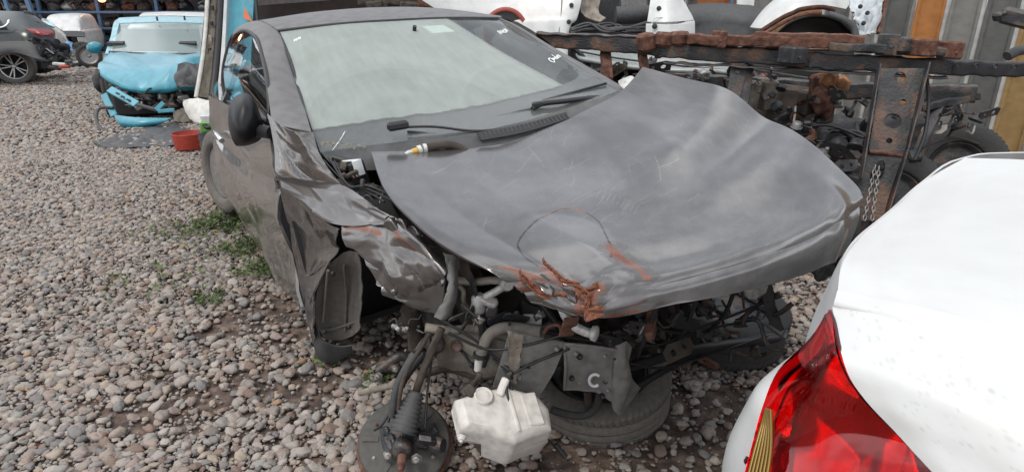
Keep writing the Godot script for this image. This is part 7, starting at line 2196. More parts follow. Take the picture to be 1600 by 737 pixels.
# small mechanical clutter: brackets, bolts, conduits and links, each a part of its thing
func clutter(t: Node3D, count: int, from: Vector3, to: Vector3, spread: Vector3, size: float, kind: int) -> void:
	var r := RandomNumberGenerator.new()
	r.seed = kind
	var mats := [M.oily, M.oily, M.black, M.dusty_black, M.mud_dark, M.flake, M.steel, M.rust]
	for k in count:
		var p := from.lerp(to, (k + r.randf()) / count) + Vector3(r.randf_range(-1, 1) * spread.x, r.randf_range(-1, 1) * spread.y, r.randf_range(-1, 1) * spread.z)
		var turn := turned(r.randf_range(-40, 40), r.randf() * 360, r.randf_range(-40, 40))
		var s := size * r.randf_range(0.5, 1.5)
		var b := Shape.new()
		var called := "bracket"
		match r.randi() % 6:
			0:
				b.plate([Vector2(-s, -s * 0.5), Vector2(s * 0.6, -s * 0.5), Vector2(s, -s * 0.1), Vector2(s, s * 0.4), Vector2(-s * 0.6, s * 0.5), Vector2(-s, s * 0.2)], 0.005, Transform3D(turn, p), [ring(s * 0.14, 8, Vector2(s * 0.4, 0)), ring(s * 0.2, 10, Vector2(-s * 0.4, -0.05 * s))])
			1:
				b.lathe([Vector2(s * 0.25, 0), Vector2(s * 0.5, 0), Vector2(s * 0.55, s * 0.12), Vector2(s * 0.4, s * 0.2), Vector2(s * 0.4, s * 0.5), Vector2(s * 0.2, s * 0.55)], Transform3D(turn, p), 18)
				called = "bushing"
			2:
				b.tube([p, p + turn * Vector3(s, s * 0.4, 0), p + turn * Vector3(s * 1.8, -s * 0.5, s * 0.5), p + turn * Vector3(s * 2.6, -s * 0.2, s)], s * 0.12, 8, -1, 5, 0.18 if r.randf() < 0.5 else 0.0)
				called = "conduit"
			3:
				b.box(p, Vector3(s * 1.6, s * 0.5, s * 0.4), turn, s * 0.08)
				b.box(p + turn * Vector3(s * 0.7, s * 0.3, 0), Vector3(s * 0.4, s * 0.6, s * 0.36), turn, s * 0.08)
			4:
				b.bar(p, p + turn * Vector3(s * 2.4, s * 0.3, 0), s * 0.28, s * 0.12, Vector3.UP, 0.003)
				nut(b, p + turn * Vector3(s * 2.0, s * 0.3, 0), turn * Vector3(0, 1, 0.2), s * 0.14, s * 0.2)
				called = "arm"
			5:
				b.lump(Transform3D(turn * Basis.from_scale(Vector3(s * 0.7, s * 0.45, s * 0.5)), p), 7, 0.9, kind + k)
				nut(b, p + turn * Vector3(0, s * 0.4, 0), turn * Vector3(0.2, 1, 0.2), s * 0.14, s * 0.2)
				called = "casting"
		obj(called, b, mats[r.randi() % mats.size()], t)

func build_clutter() -> void:
	var bay: Node3D = get_node("crashed_car")
	clutter(bay, 14, Vector3(-0.199, 0.578, -1.738), Vector3(0.121, 0.568, -1.765), Vector3(0.05, 0.03, 0.04), 0.03, 301)
	clutter(bay, 30, Vector3(0.375, 0.522, -1.759), Vector3(0.924, 0.473, -2.035), Vector3(0.05, 0.08, 0.10), 0.05, 303)
	clutter(bay, 16, Vector3(0.425, 0.306, -1.896), Vector3(1.038, 0.188, -2.226), Vector3(0.04, 0.04, 0.08), 0.04, 305)
	clutter(bay, 14, Vector3(-0.437, 0.487, -1.910), Vector3(-0.179, 0.339, -1.905), Vector3(0.05, 0.05, 0.05), 0.03, 307)
	clutter(bay, 10, Vector3(-0.626, 0.943, -2.218), Vector3(-0.437, 0.861, -2.044), Vector3(0.02, 0.02, 0.02), 0.025, 311)
	for q in [[Vector3(-0.193, 0.569, -1.674), Vector3(-0.079, 0.506, -1.687), Vector3(0.039, 0.522, -1.679), Vector3(0.192, 0.573, -1.667), Vector3(0.314, 0.540, -1.694)], [Vector3(-0.215, 0.594, -1.708), Vector3(-0.118, 0.532, -1.701), Vector3(0.000, 0.427, -1.704), Vector3(0.099, 0.472, -1.687), Vector3(0.178, 0.503, -1.693)], [Vector3(0.313, 0.558, -1.694), Vector3(0.461, 0.450, -1.802), Vector3(0.675, 0.426, -1.954), Vector3(0.874, 0.434, -2.010)], [Vector3(0.325, 0.444, -1.733), Vector3(0.514, 0.306, -1.896), Vector3(0.681, 0.280, -2.002), Vector3(0.980, 0.308, -2.119)], [Vector3(0.383, 0.613, -1.673), Vector3(0.539, 0.501, -1.796), Vector3(0.711, 0.506, -1.882), Vector3(0.867, 0.556, -1.916)]]:
		wire("loose_wire", q, 0.0045, M.black, bay)
	for q in [[818, 532, .41], [870, 545, .455], [812, 590, .375], [900, 552, .48], [945, 556, .50], [905, 598, .43], [950, 610, .475]]:
		var b := Shape.new()
		nut(b, bay_at(q[0], q[1], q[2]), Vector3(0.1, 0.2, 1), 0.007, 0.008)
		obj("bolt", b, M.steel, bay)
	var frame: Node3D = get_node("ladder_chassis")
	clutter(frame, 34, Vector3(1.479, 0.981, -4.286), Vector3(2.169, 0.869, -3.925), Vector3(0.05, 0.13, 0.12), 0.055, 321)
	clutter(frame, 30, Vector3(1.590, 0.719, -4.083), Vector3(2.113, 0.594, -3.717), Vector3(0.05, 0.10, 0.10), 0.06, 323)
	clutter(frame, 26, Vector3(2.594, 0.896, -4.148), Vector3(3.054, 0.719, -4.083), Vector3(0.04, 0.12, 0.12), 0.06, 325)
	clutter(frame, 22, Vector3(0.485, 1.227, -4.964), Vector3(1.378, 1.181, -4.680), Vector3(0.05, 0.03, 0.10), 0.045, 327)
	clutter(frame, 22, Vector3(0.650, 1.012, -5.044), Vector3(1.643, 0.954, -4.703), Vector3(0.05, 0.08, 0.15), 0.07, 329)
	for q in [[Vector3(2.380, 1.135, -3.703), Vector3(2.408, 0.966, -3.662), Vector3(2.373, 0.797, -3.578), Vector3(2.314, 0.659, -3.527)], [Vector3(1.500, 0.760, -4.205), Vector3(1.757, 0.719, -4.083), Vector3(2.000, 0.776, -3.997), Vector3(2.189, 0.720, -3.870)], [Vector3(1.586, 0.801, -4.219), Vector3(1.818, 0.651, -4.004), Vector3(2.069, 0.664, -3.849)], [Vector3(2.547, 0.664, -3.849), Vector3(2.957, 0.660, -4.167), Vector3(3.203, 0.599, -4.251)]]:
		wire("cable", q, 0.010, M.black, frame)
	var suv: Node3D = get_node("dark_suv")
	clutter(suv, 14, Vector3(-8.961, 0.725, -12.402), Vector3(-8.664, 0.496, -12.636), Vector3(0.1, 0.1, 0.08), 0.09, 331)
	var blue: Node3D = get_node("blue_car")
	clutter(blue, 26, Vector3(-5.260, 0.335, -8.579), Vector3(-4.225, 0.271, -8.555), Vector3(0.08, 0.12, 0.06), 0.07, 333)

# a point of the crashed car's front in metres, along its own axis
func bay_at(px: float, py: float, v: float) -> Vector3:
	var d := junk_at(px, py, 1.0) - Vector3(0, 1.5, 0)
	var a := car_turn.inverse() * (Vector3(0, 1.5, 0) - CAR_AT)
	var e := car_turn.inverse() * d
	return Vector3(0, 1.5, 0) + d * ((v - a.z) / e.z)

# ---- the yard on the left
func build_yard() -> void:
	build_blue_car()
	build_suv()
	build_rack()
	var b := Shape.new()
	# scrap door frame standing by the crashed car
	var t := thing("cut_door_frame", "dirty beige cut car door frame standing upright beside the crashed car", "body panel", Vector3(-3.187, 0.618, -6.498))
	sheet(b, [[Vector3(-3.131, 1.910, -7.082), Vector3(-3.060, 1.907, -7.028), Vector3(-3.001, 1.907, -7.028)], [Vector3(-3.151, 1.537, -6.944), Vector3(-3.080, 1.537, -6.891), Vector3(-3.021, 1.537, -6.891)], [Vector3(-3.166, 1.167, -6.754), Vector3(-3.082, 1.169, -6.701), Vector3(-3.017, 1.169, -6.701)], [Vector3(-3.193, 0.802, -6.566), Vector3(-3.104, 0.795, -6.510), Vector3(-3.019, 0.783, -6.505)], [Vector3(-3.201, 0.625, -6.447), Vector3(-3.099, 0.608, -6.387), Vector3(-3.009, 0.596, -6.383)]], 12, 40, 0.03, crumple(0.012, 2.0, 71))
	obj("frame_skin", b, M.beige, t)
	wire("frame_edge", [Vector3(-3.105, 1.905, -6.995), Vector3(-3.122, 1.353, -6.769), Vector3(-3.136, 0.989, -6.582), Vector3(-3.176, 0.620, -6.392)], 0.022, M.cream, t)
	wire("door_seal", [Vector3(-2.974, 1.905, -6.995), Vector3(-2.991, 1.353, -6.769), Vector3(-3.005, 0.928, -6.570), Vector3(-3.015, 0.632, -6.396)], 0.035, M.black, t)
	for q in [[331, 12, .03, .05], [328, 62, .035, .09], [327, 78, .03, .05], [322, 108, .03, .06], [330, 36, .03, .04]]:
		b = Shape.new()
		b.box(junk_at(q[0], q[1], 6.36), Vector3(q[2], q[3], 0.02), turned(0, 0, -6), 0.004)
		obj("cut_opening", b, M.black if q[1] != 62 else M.mud, t)
	t = thing("cream_sill_panel", "pale cream plastic sill panel lying against the door frame", "body panel", Vector3(-3.214, 0.330, -6.285))
	b = Shape.new()
	sheet(b, [[Vector3(-3.344, 0.569, -6.479), Vector3(-3.182, 0.596, -6.383), Vector3(-2.997, 0.579, -6.323)], [Vector3(-3.292, 0.491, -6.397), Vector3(-3.113, 0.527, -6.251), Vector3(-2.961, 0.479, -6.233)], [Vector3(-3.214, 0.421, -6.318), Vector3(-3.062, 0.405, -6.152), Vector3(-2.937, 0.335, -6.126)]], 12, 12, 0.03, crumple(0.01, 2.0, 73))
	obj("panel", b, M.cream, t)
	b = Shape.new()
	sheet(b, [[Vector3(-3.495, 0.442, -6.539), Vector3(-3.291, 0.508, -6.457)], [Vector3(-3.435, 0.361, -6.402), Vector3(-3.214, 0.378, -6.302)]], 8, 8, 0.03, crumple(0.01, 2.0, 75))
	obj("folded_flap", b, M.beige, t)
	# tarp, bowl, oil can
	b = Shape.new()
	var tarp := []
	for q in [[Vector3(-4.799, 0.020, -7.086), Vector3(-4.793, 0.030, -7.406), Vector3(-4.766, 0.020, -7.822), Vector3(-4.636, 0.030, -8.030), Vector3(-4.545, 0.020, -8.413)], [Vector3(-4.574, 0.030, -6.866), Vector3(-4.437, 0.040, -7.060), Vector3(-4.353, 0.030, -7.367), Vector3(-4.146, 0.040, -7.512), Vector3(-4.109, 0.020, -8.040)], [Vector3(-4.334, 0.020, -6.780), Vector3(-4.111, 0.030, -6.800), Vector3(-3.963, 0.020, -6.913), Vector3(-3.719, 0.030, -6.900), Vector3(-3.554, 0.020, -7.157)]]:
		tarp.append(q)
	sheet(b, tarp, 40, 20, 0.006, crumple(0.03, 2.5, 77))
	tag(obj("black_tarp", b, M.dusty_black), "black plastic sheet spread on gravel in front of the blue car", "tarp")
	b = Shape.new()
	b.lathe([Vector2(0.0, 0.008), Vector2(0.145, 0.008), Vector2(0.16, 0.17), Vector2(0.168, 0.17), Vector2(0.17, 0.165), Vector2(0.155, 0.01), Vector2(0.14, 0.0), Vector2(0.0, 0.0)], Transform3D(Basis.IDENTITY, Vector3(-3.521, 0.020, -6.780)), 40)
	tag(obj("plastic_bowl", b, M.red), "red plastic bowl standing on the edge of the black sheet", "bowl")
	t = thing("oil_can", "green and white square can standing on a ribbed grey bucket", "can", Vector3(-2.890, 0.357, -5.975))
	b = Shape.new()
	b.box(Vector3(-2.890, 0.478, -6.019), Vector3(0.15, 0.07, 0.12), turned(0, 10, 0), 0.01)
	obj("white_top", b, M.white, t)
	b = Shape.new()
	b.box(Vector3(-2.890, 0.403, -5.992), Vector3(0.155, 0.10, 0.125), turned(0, 10, 0), 0.01)
	obj("green_base", b, paint(lin(0.10, 0.30, 0.05), 0.5, 0, M.grime, 4.0), t)
	b = Shape.new()
	b.tube([Vector3(-2.912, 0.435, -5.918), Vector3(-2.888, 0.406, -5.908), Vector3(-2.839, 0.418, -5.912), Vector3(-2.803, 0.446, -5.922)], 0.018, 6)
	obj("dark_emblem", b, M.black, t)
	b = Shape.new()
	var prof := []
	for k in 12:
		prof.append(Vector2(0.115 if k % 2 else 0.107, 0.03 * k))
	b.lathe(prof, Transform3D(Basis.IDENTITY, Vector3(-2.899, 0.353, -5.995) - Vector3(0, 0.33, 0)), 28)
	tag(obj("ribbed_bucket", b, M.dusty_black), "ribbed dark grey bucket under the green can", "bucket")
	# blue and white truck cab behind the crashed car
	t = thing("blue_truck_cab", "blue truck cab corner with a white edge behind the crashed car", "truck", Vector3(-5.012, 0.000, -11.915))
	b = Shape.new()
	sheet(b, [[Vector3(-3.844, 2.208, -9.431), Vector3(-3.599, 2.199, -9.322), Vector3(-3.452, 2.199, -9.322)], [Vector3(-3.879, 1.549, -9.188), Vector3(-3.643, 1.549, -9.081), Vector3(-3.487, 1.549, -9.081)], [Vector3(-3.931, 1.055, -9.005), Vector3(-3.712, 1.061, -8.900), Vector3(-3.513, 1.061, -8.900)], [Vector3(-3.993, -0.097, -8.579), Vector3(-3.730, -0.078, -8.479), Vector3(-3.556, -0.078, -8.479)]], 10, 16, 0.05)
	obj("cab_side", b, M.blue, t)
	b = Shape.new()
	b.bar(Vector3(-3.863, 2.034, -9.207), Vector3(-3.949, 0.012, -8.459), 0.09, 0.03, Vector3(0, 0, 1))
	obj("white_edge", b, M.white, t)
	b = Shape.new()
	b.bar(Vector3(-3.463, 1.870, -9.093), Vector3(-3.411, 1.227, -8.855), 0.03, 0.03, Vector3(0, 0, 1))
	obj("dark_edge", b, M.black, t)
	b = Shape.new()
	b.plate([Vector2(0, 0), Vector2(0.12, -0.05), Vector2(0.02, 0.14)], 0.01, Transform3D(turned(-12, 0, 0), Vector3(-3.591, 1.323, -8.870)))
	obj("orange_mark", b, paint(lin(0.6, 0.16, 0.05), 0.5), t)
	# low dark shed behind the roof line
	t = thing("dark_shed", "dark brown roof and beams of a shed behind the crashed car", "shed", Vector3(-2.351, 0.453, -9.848))
	b = Shape.new()
	b.box(Vector3(-2.441, 1.261, -11.000), Vector3(4.6, 2.2, 1.4), turned(0, 4, 0), 0.02)
	obj("wall", b, paint(lin(0.035, 0.024, 0.022), 0.8, 0, M.grime, 1.0), t)
	b = Shape.new()
	b.bar(Vector3(-3.789, 1.518, -10.029), Vector3(-1.535, 1.680, -10.089), 0.16, 0.09, Vector3.UP)
	obj("beam", b, paint(lin(0.10, 0.085, 0.085), 0.7, 0, M.grime, 1.5), t)
	b = Shape.new()
	b.bar(Vector3(-2.278, 1.535, -9.929), Vector3(-1.044, 1.464, -9.903), 0.12, 0.10, Vector3.UP)
	obj("beam", b, M.mud_dark, t)
	for q in [[585, 8, .25, .12], [640, 10, .3, .12], [615, 3, .2, .1], [668, 4, .3, .14]]:
		b = Shape.new()
		b.box(junk_at(q[0], q[1], 9.3), Vector3(q[2], q[3], 0.2), turned(0, 10, rng.randf_range(-10, 10)), 0.02)
		obj("wooden_block", b, M.mud_dark if q[0] < 650 else M.rust, t)
	t = thing("grey_machine_part", "pale grey metal casting standing between shed and white van body", "machine part", Vector3(-0.795, 1.233, -8.644))
	b = Shape.new()
	b.box(Vector3(-0.904, 1.516, -8.749), Vector3(0.24, 0.5, 0.2), turned(0, 10, 0), 0.02)
	b.box(Vector3(-0.694, 1.500, -8.636), Vector3(0.12, 0.4, 0.16), turned(0, 10, 0), 0.02)
	b.tube([Vector3(-0.821, 1.577, -8.612), Vector3(-0.718, 1.469, -8.518), Vector3(-0.784, 1.377, -8.484)], 0.03, 8)
	obj("casting", b, M.steel, t)
	b = Shape.new()
	b.bar(Vector3(-0.353, 1.679, -7.743), Vector3(-0.411, 1.431, -7.651), 0.05, 0.05, Vector3(0, 0, 1))
	tag(obj("red_bracket", b, M.red), "small red bracket at the white van body's edge", "bracket")

func build_blue_car() -> void:
	var t := thing("blue_car", "light blue hatchback with crumpled bonnet and torn-off bumper", "car", Vector3(-4.958, 0.000, -8.780))
	var b := Shape.new()
	var bends := facets(0.07, 5, 4, 7)
	sheet(b, [
		[Vector3(-6.152, 0.811, -9.981), Vector3(-5.689, 0.803, -9.818), Vector3(-5.304, 0.789, -9.760), Vector3(-4.966, 0.758, -9.801), Vector3(-4.643, 0.765, -9.964)],
		[Vector3(-5.943, 0.716, -9.413), Vector3(-5.434, 0.738, -9.261), Vector3(-5.022, 0.725, -9.203), Vector3(-4.685, 0.755, -9.267), Vector3(-4.346, 0.768, -9.432)],
		[Vector3(-5.768, 0.646, -9.013), Vector3(-5.248, 0.619, -8.844), Vector3(-4.825, 0.649, -8.801), Vector3(-4.528, 0.734, -8.886), Vector3(-4.268, 0.729, -9.044)],
		[Vector3(-5.634, 0.586, -8.832), Vector3(-5.208, 0.465, -8.627), Vector3(-4.817, 0.431, -8.561), Vector3(-4.474, 0.495, -8.585), Vector3(-4.205, 0.502, -8.747)],
		[Vector3(-5.623, 0.548, -8.871), Vector3(-5.204, 0.418, -8.663), Vector3(-4.846, 0.384, -8.597), Vector3(-4.518, 0.400, -8.603), Vector3(-4.247, 0.405, -8.765)]], 60, 40, 0.02, func(s: float, q: float) -> float:
			return bends.call(s, q) * (0.5 + 0.5 * smoothstep(0.5, 0.9, s)) - 0.10 * exp(-pow((s - 0.82) / 0.09, 2.0) - pow((q - 0.68) / 0.16, 2.0)))
	var bonnet := obj("bonnet", b, M.blue, t, "buckled light blue bonnet")
	b = Shape.new()
	sheet(b, [[Vector3(-4.447, 0.714, -8.644), Vector3(-4.320, 0.760, -8.683), Vector3(-4.173, 0.714, -8.644)], [Vector3(-4.461, 0.612, -8.500), Vector3(-4.265, 0.630, -8.485), Vector3(-4.106, 0.612, -8.500)], [Vector3(-4.400, 0.464, -8.424), Vector3(-4.231, 0.480, -8.430), Vector3(-4.096, 0.496, -8.436)]], 20, 16, 0.01, facets(0.04, 5, 4, 9))
	obj("bare_hollow", b, M.dusty_black, bonnet)
	b = Shape.new()
	sheet(b, [[Vector3(-6.165, 0.819, -10.005), Vector3(-5.316, 0.797, -9.784), Vector3(-4.673, 0.791, -9.995)], [Vector3(-6.347, 1.002, -10.478), Vector3(-5.558, 1.000, -10.317), Vector3(-4.878, 0.993, -10.475)], [Vector3(-6.506, 1.193, -10.922), Vector3(-5.784, 1.215, -10.824), Vector3(-5.112, 1.193, -10.922)]], 16, 10, 0)
	var glass := obj("windscreen", b, pane(Color(0.68, 0.76, 0.75), 0.34), t)
	b = Shape.new()
	b.tube([Vector3(-6.162, 0.802, -9.977), Vector3(-5.304, 0.780, -9.756), Vector3(-4.653, 0.774, -9.967)], 0.03, 8)
	obj("wiper_cowl", b, M.black, glass)
	b = Shape.new()
	sheet(b, [[Vector3(-6.516, 1.203, -10.925), Vector3(-5.784, 1.225, -10.827), Vector3(-5.091, 1.203, -10.925)], [Vector3(-6.851, 1.270, -11.537), Vector3(-6.151, 1.291, -11.545), Vector3(-5.361, 1.270, -11.537)], [Vector3(-7.556, 1.253, -13.023), Vector3(-6.878, 1.276, -13.032), Vector3(-6.075, 1.253, -13.023)]], 12, 10, 0.03)
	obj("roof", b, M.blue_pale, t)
	for s in [0, 1]:
		b = Shape.new()
		if s == 0:
			sheet(b, [[Vector3(-6.240, 0.783, -9.971), Vector3(-6.165, 0.782, -9.991)], [Vector3(-6.408, 1.021, -10.485), Vector3(-6.327, 1.002, -10.478)], [Vector3(-6.601, 1.231, -10.989), Vector3(-6.485, 1.203, -10.925)], [Vector3(-7.158, 1.258, -12.172), Vector3(-7.088, 1.236, -12.164)]], 6, 16, 0.04)
		else:
			sheet(b, [[Vector3(-4.673, 0.782, -9.991), Vector3(-4.612, 0.776, -10.074)], [Vector3(-4.878, 1.002, -10.478), Vector3(-4.820, 1.000, -10.530)], [Vector3(-5.112, 1.203, -10.925), Vector3(-5.051, 1.221, -10.986)], [Vector3(-5.680, 1.236, -12.164), Vector3(-5.609, 1.258, -12.172)]], 6, 16, 0.04)
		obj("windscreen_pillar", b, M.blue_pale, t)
	b = Shape.new()
	sheet(b, [[Vector3(-6.285, 0.813, -10.088), Vector3(-7.049, 0.721, -11.440), Vector3(-7.908, 0.674, -13.022)], [Vector3(-5.858, 0.631, -9.168), Vector3(-6.987, 0.477, -11.137), Vector3(-7.896, 0.384, -12.808)], [Vector3(-5.810, 0.472, -9.003), Vector3(-6.879, 0.191, -10.818), Vector3(-7.793, 0.029, -12.464)]], 12, 10, 0.02)
	obj("front_wing", b, M.blue, t)
	b = Shape.new()
	b.box(Vector3(-5.033, 0.260, -9.137), Vector3(1.2, 0.5, 0.5), turned(0, 20, 0), 0.05)
	var bay := obj("engine_bay", b, M.black, t)
	for k in 16:
		b = Shape.new()
		b.box(junk_at(195 + 7 * k, 146 + 7 * (k % 4), 8.5), Vector3(0.1 + 0.04 * (k % 3), 0.07, 0.08), turned(20 * k, 40 * k, 31 * k), 0.015)
		obj("engine_piece", b, [M.oily, M.black, M.dusty_black, M.steel, M.mud_dark][k % 5], bay)
	for q in [[-0.35, 0.0], [0.35, 0.0]]:
		b = Shape.new()
		sheet(b, [[Vector3(-6.088, 0.957, -10.227) + Vector3(q[0] * 1.6 + 0.35, 0, 0), Vector3(-5.820, 0.959, -10.195) + Vector3(q[0] * 1.6 + 0.35, 0, 0)], [Vector3(-6.182, 0.799, -10.296) + Vector3(q[0] * 1.6 + 0.35, 0, 0), Vector3(-5.889, 0.799, -10.296) + Vector3(q[0] * 1.6 + 0.35, 0, 0)]], 6, 6, 0.06)
		obj("seat", b, M.seat, t)
	b = Shape.new()
	b.lump(Transform3D(Basis.from_scale(Vector3(0.12, 0.16, 0.12)), Vector3(-5.830, 0.461, -9.105)), 8, 0.4, 6)
	obj("lamp_socket", b, M.black, t)
	# hanging pieces of the front
	b = Shape.new()
	b.bar(Vector3(-5.304, 0.450, -8.408), Vector3(-4.882, 0.275, -8.237), 0.10, 0.03, Vector3(0.2, 1, 1), 0.006)
	var beam := obj("front_panel", b, M.blue, t)
	for q in [[183, 146], [191, 151], [200, 156]]:
		b = Shape.new()
		b.box(junk_at(q[0], q[1], 8.14), Vector3(0.05, 0.02, 0.02), turned(0, 0, -28), 0.004)
		obj("panel_slot", b, M.black, beam)
	rail_piece("front_panel", Vector3(-5.412, 0.380, -8.435), Vector3(-5.204, 0.127, -8.235), 0.09, 0.03, M.blue, t, Vector3(0.2, 0.3, 1))
	rail_piece("front_panel", Vector3(-4.890, 0.275, -8.237), Vector3(-4.607, 0.205, -8.211), 0.05, 0.04, M.dusty_black, t)
	rail_piece("front_panel", Vector3(-4.604, 0.213, -8.160), Vector3(-4.505, 0.306, -8.195), 0.06, 0.02, M.blue, t, Vector3(0, 0.2, 1))
	rail_piece("front_panel", Vector3(-4.579, 0.198, -8.155), Vector3(-4.364, 0.213, -8.160), 0.05, 0.03, M.blue, t, Vector3(0, 0.2, 1))
	b = Shape.new()
	sheet(b, [[Vector3(-5.204, 0.134, -8.238), Vector3(-4.776, 0.129, -8.023), Vector3(-4.397, 0.105, -8.120)], [Vector3(-5.091, 0.074, -8.109), Vector3(-4.746, 0.077, -7.950), Vector3(-4.477, 0.082, -8.059)], [Vector3(-5.025, 0.019, -8.089), Vector3(-4.776, 0.022, -7.983), Vector3(-4.600, 0.052, -8.047)]], 12, 8, 0.02)
	obj("bumper_skirt", b, M.blue, t)
	wire("black_tube", [Vector3(-5.221, 0.229, -8.273), Vector3(-5.372, 0.229, -8.273), Vector3(-5.372, 0.182, -8.149), Vector3(-5.290, 0.061, -7.997), Vector3(-5.046, 0.007, -7.764), Vector3(-4.901, 0.018, -7.875)], 0.02, M.dusty_black, t)
	b = Shape.new()
	b.lump(Transform3D(turned(0, 20, 15) * Basis.from_scale(Vector3(0.11, 0.085, 0.07)), Vector3(-6.473, 0.869, -10.109)), 10, 0.15, 8)
	var mir := obj("door_mirror", b, M.blue, t)
	for q in [[245, 30], [288, 29]]:
		b = Shape.new()
		b.tube([junk_at(q[0], q[1] + 2, 10.2), junk_at(q[0] - 1, q[1] - 4, 10.2)], 0.015, 6)
		obj("washer_jet", b, M.black, t)
	var hub := Transform3D(along(Vector3(-0.85, 0, 0.5)), Vector3(-5.765, 0.260, -9.134))
	var tyre := obj("tyre", tyre_shape(hub, 0.28, 0.18, 0.18, 40), M.rubber, t)
	obj("rim", steel_rim(hub, 0.18, 0.17), M.steel, tyre)
	hub = Transform3D(along(Vector3(0.85, 0, -0.5)), Vector3(-4.220, 0.203, -8.903))
	tyre = obj("tyre", tyre_shape(hub, 0.28, 0.18, 0.18, 40), M.rubber, t)
	obj("rim", steel_rim(hub, 0.18, 0.17), M.steel, tyre)
	b = Shape.new()
	sheet(b, [[Vector3(-6.652, 0.769, -11.032), Vector3(-5.981, 0.769, -11.032), Vector3(-5.246, 0.769, -11.032)], [Vector3(-7.594, 1.044, -12.839), Vector3(-6.884, 1.044, -12.839), Vector3(-6.100, 1.044, -12.839)]], 6, 6, 0.02)
	obj("cabin_dark", b, M.seat, t)
	# white van roof showing above it
	t = thing("white_van", "white van roof showing above the blue hatchback", "van", Vector3(-7.071, 0.565, -13.728))
	b = Shape.new()
	sheet(b, [[Vector3(-7.747, 1.263, -13.773), Vector3(-7.097, 1.276, -13.778), Vector3(-6.341, 1.251, -13.769)], [Vector3(-8.021, 1.318, -14.433), Vector3(-7.424, 1.331, -14.438), Vector3(-6.689, 1.318, -14.433)], [Vector3(-9.073, 1.306, -16.561), Vector3(-8.516, 1.321, -16.567), Vector3(-7.673, 1.306, -16.561)]], 12, 8, 0.04)
	obj("roof", b, M.white, t)
	b = Shape.new()
	b.box(Vector3(-7.680, 0.630, -14.819), Vector3(1.5, 1.0, 1.2), turned(0, 20, 0), 0.1)
	obj("body", b, M.white, t)

func car_shell(t: Node3D, at: Transform3D, half: float, stations: Array, m: Material, roof: Material, glass_from: int, glass_to: int) -> void:
	# stations along the car: [z, low, waist, top, waist half-width factor, top half-width factor]
	var rows := []
	for q in stations:
		var w: float = half * q[4]
		var row := []
		for p in [[-0.92, q[1]], [-1.0, lerpf(q[1], q[2], 0.4)], [-0.98, lerpf(q[1], q[2], 0.8)], [-0.93, q[2]], [-0.5, q[2] + 0.03], [0.0, q[2] + 0.045], [0.5, q[2] + 0.03], [0.93, q[2]], [0.98, lerpf(q[1], q[2], 0.8)], [1.0, lerpf(q[1], q[2], 0.4)], [0.92, q[1]]]:
			row.append(at * Vector3(p[0] * w, p[1], q[0]))
		rows.append(row)
	var b := Shape.new()
	sheet(b, rows, 30, 30, 0.02)
	obj("body", b, m, t)
	rows = []
	for k in range(glass_from, glass_to + 1):
		var q: Array = stations[k]
		var w: float = half * q[4]
		var v: float = half * q[5]
		var row := []
		for p in [[-0.92 * w, q[2]], [-(0.5 * w * 0.92 + 0.5 * v), lerpf(q[2], q[3], 0.55)], [-v, q[3] - 0.04], [-v * 0.8, q[3]], [0.0, q[3] + 0.02], [v * 0.8, q[3]], [v, q[3] - 0.04], [0.5 * w * 0.92 + 0.5 * v, lerpf(q[2], q[3], 0.55)], [0.92 * w, q[2]]]:
			row.append(at * Vector3(p[0], p[1], q[0]))
		rows.append(row)
	b = Shape.new()
	sheet(b, rows, 32, 24, 0.02)
	obj("cabin", b, roof, t)

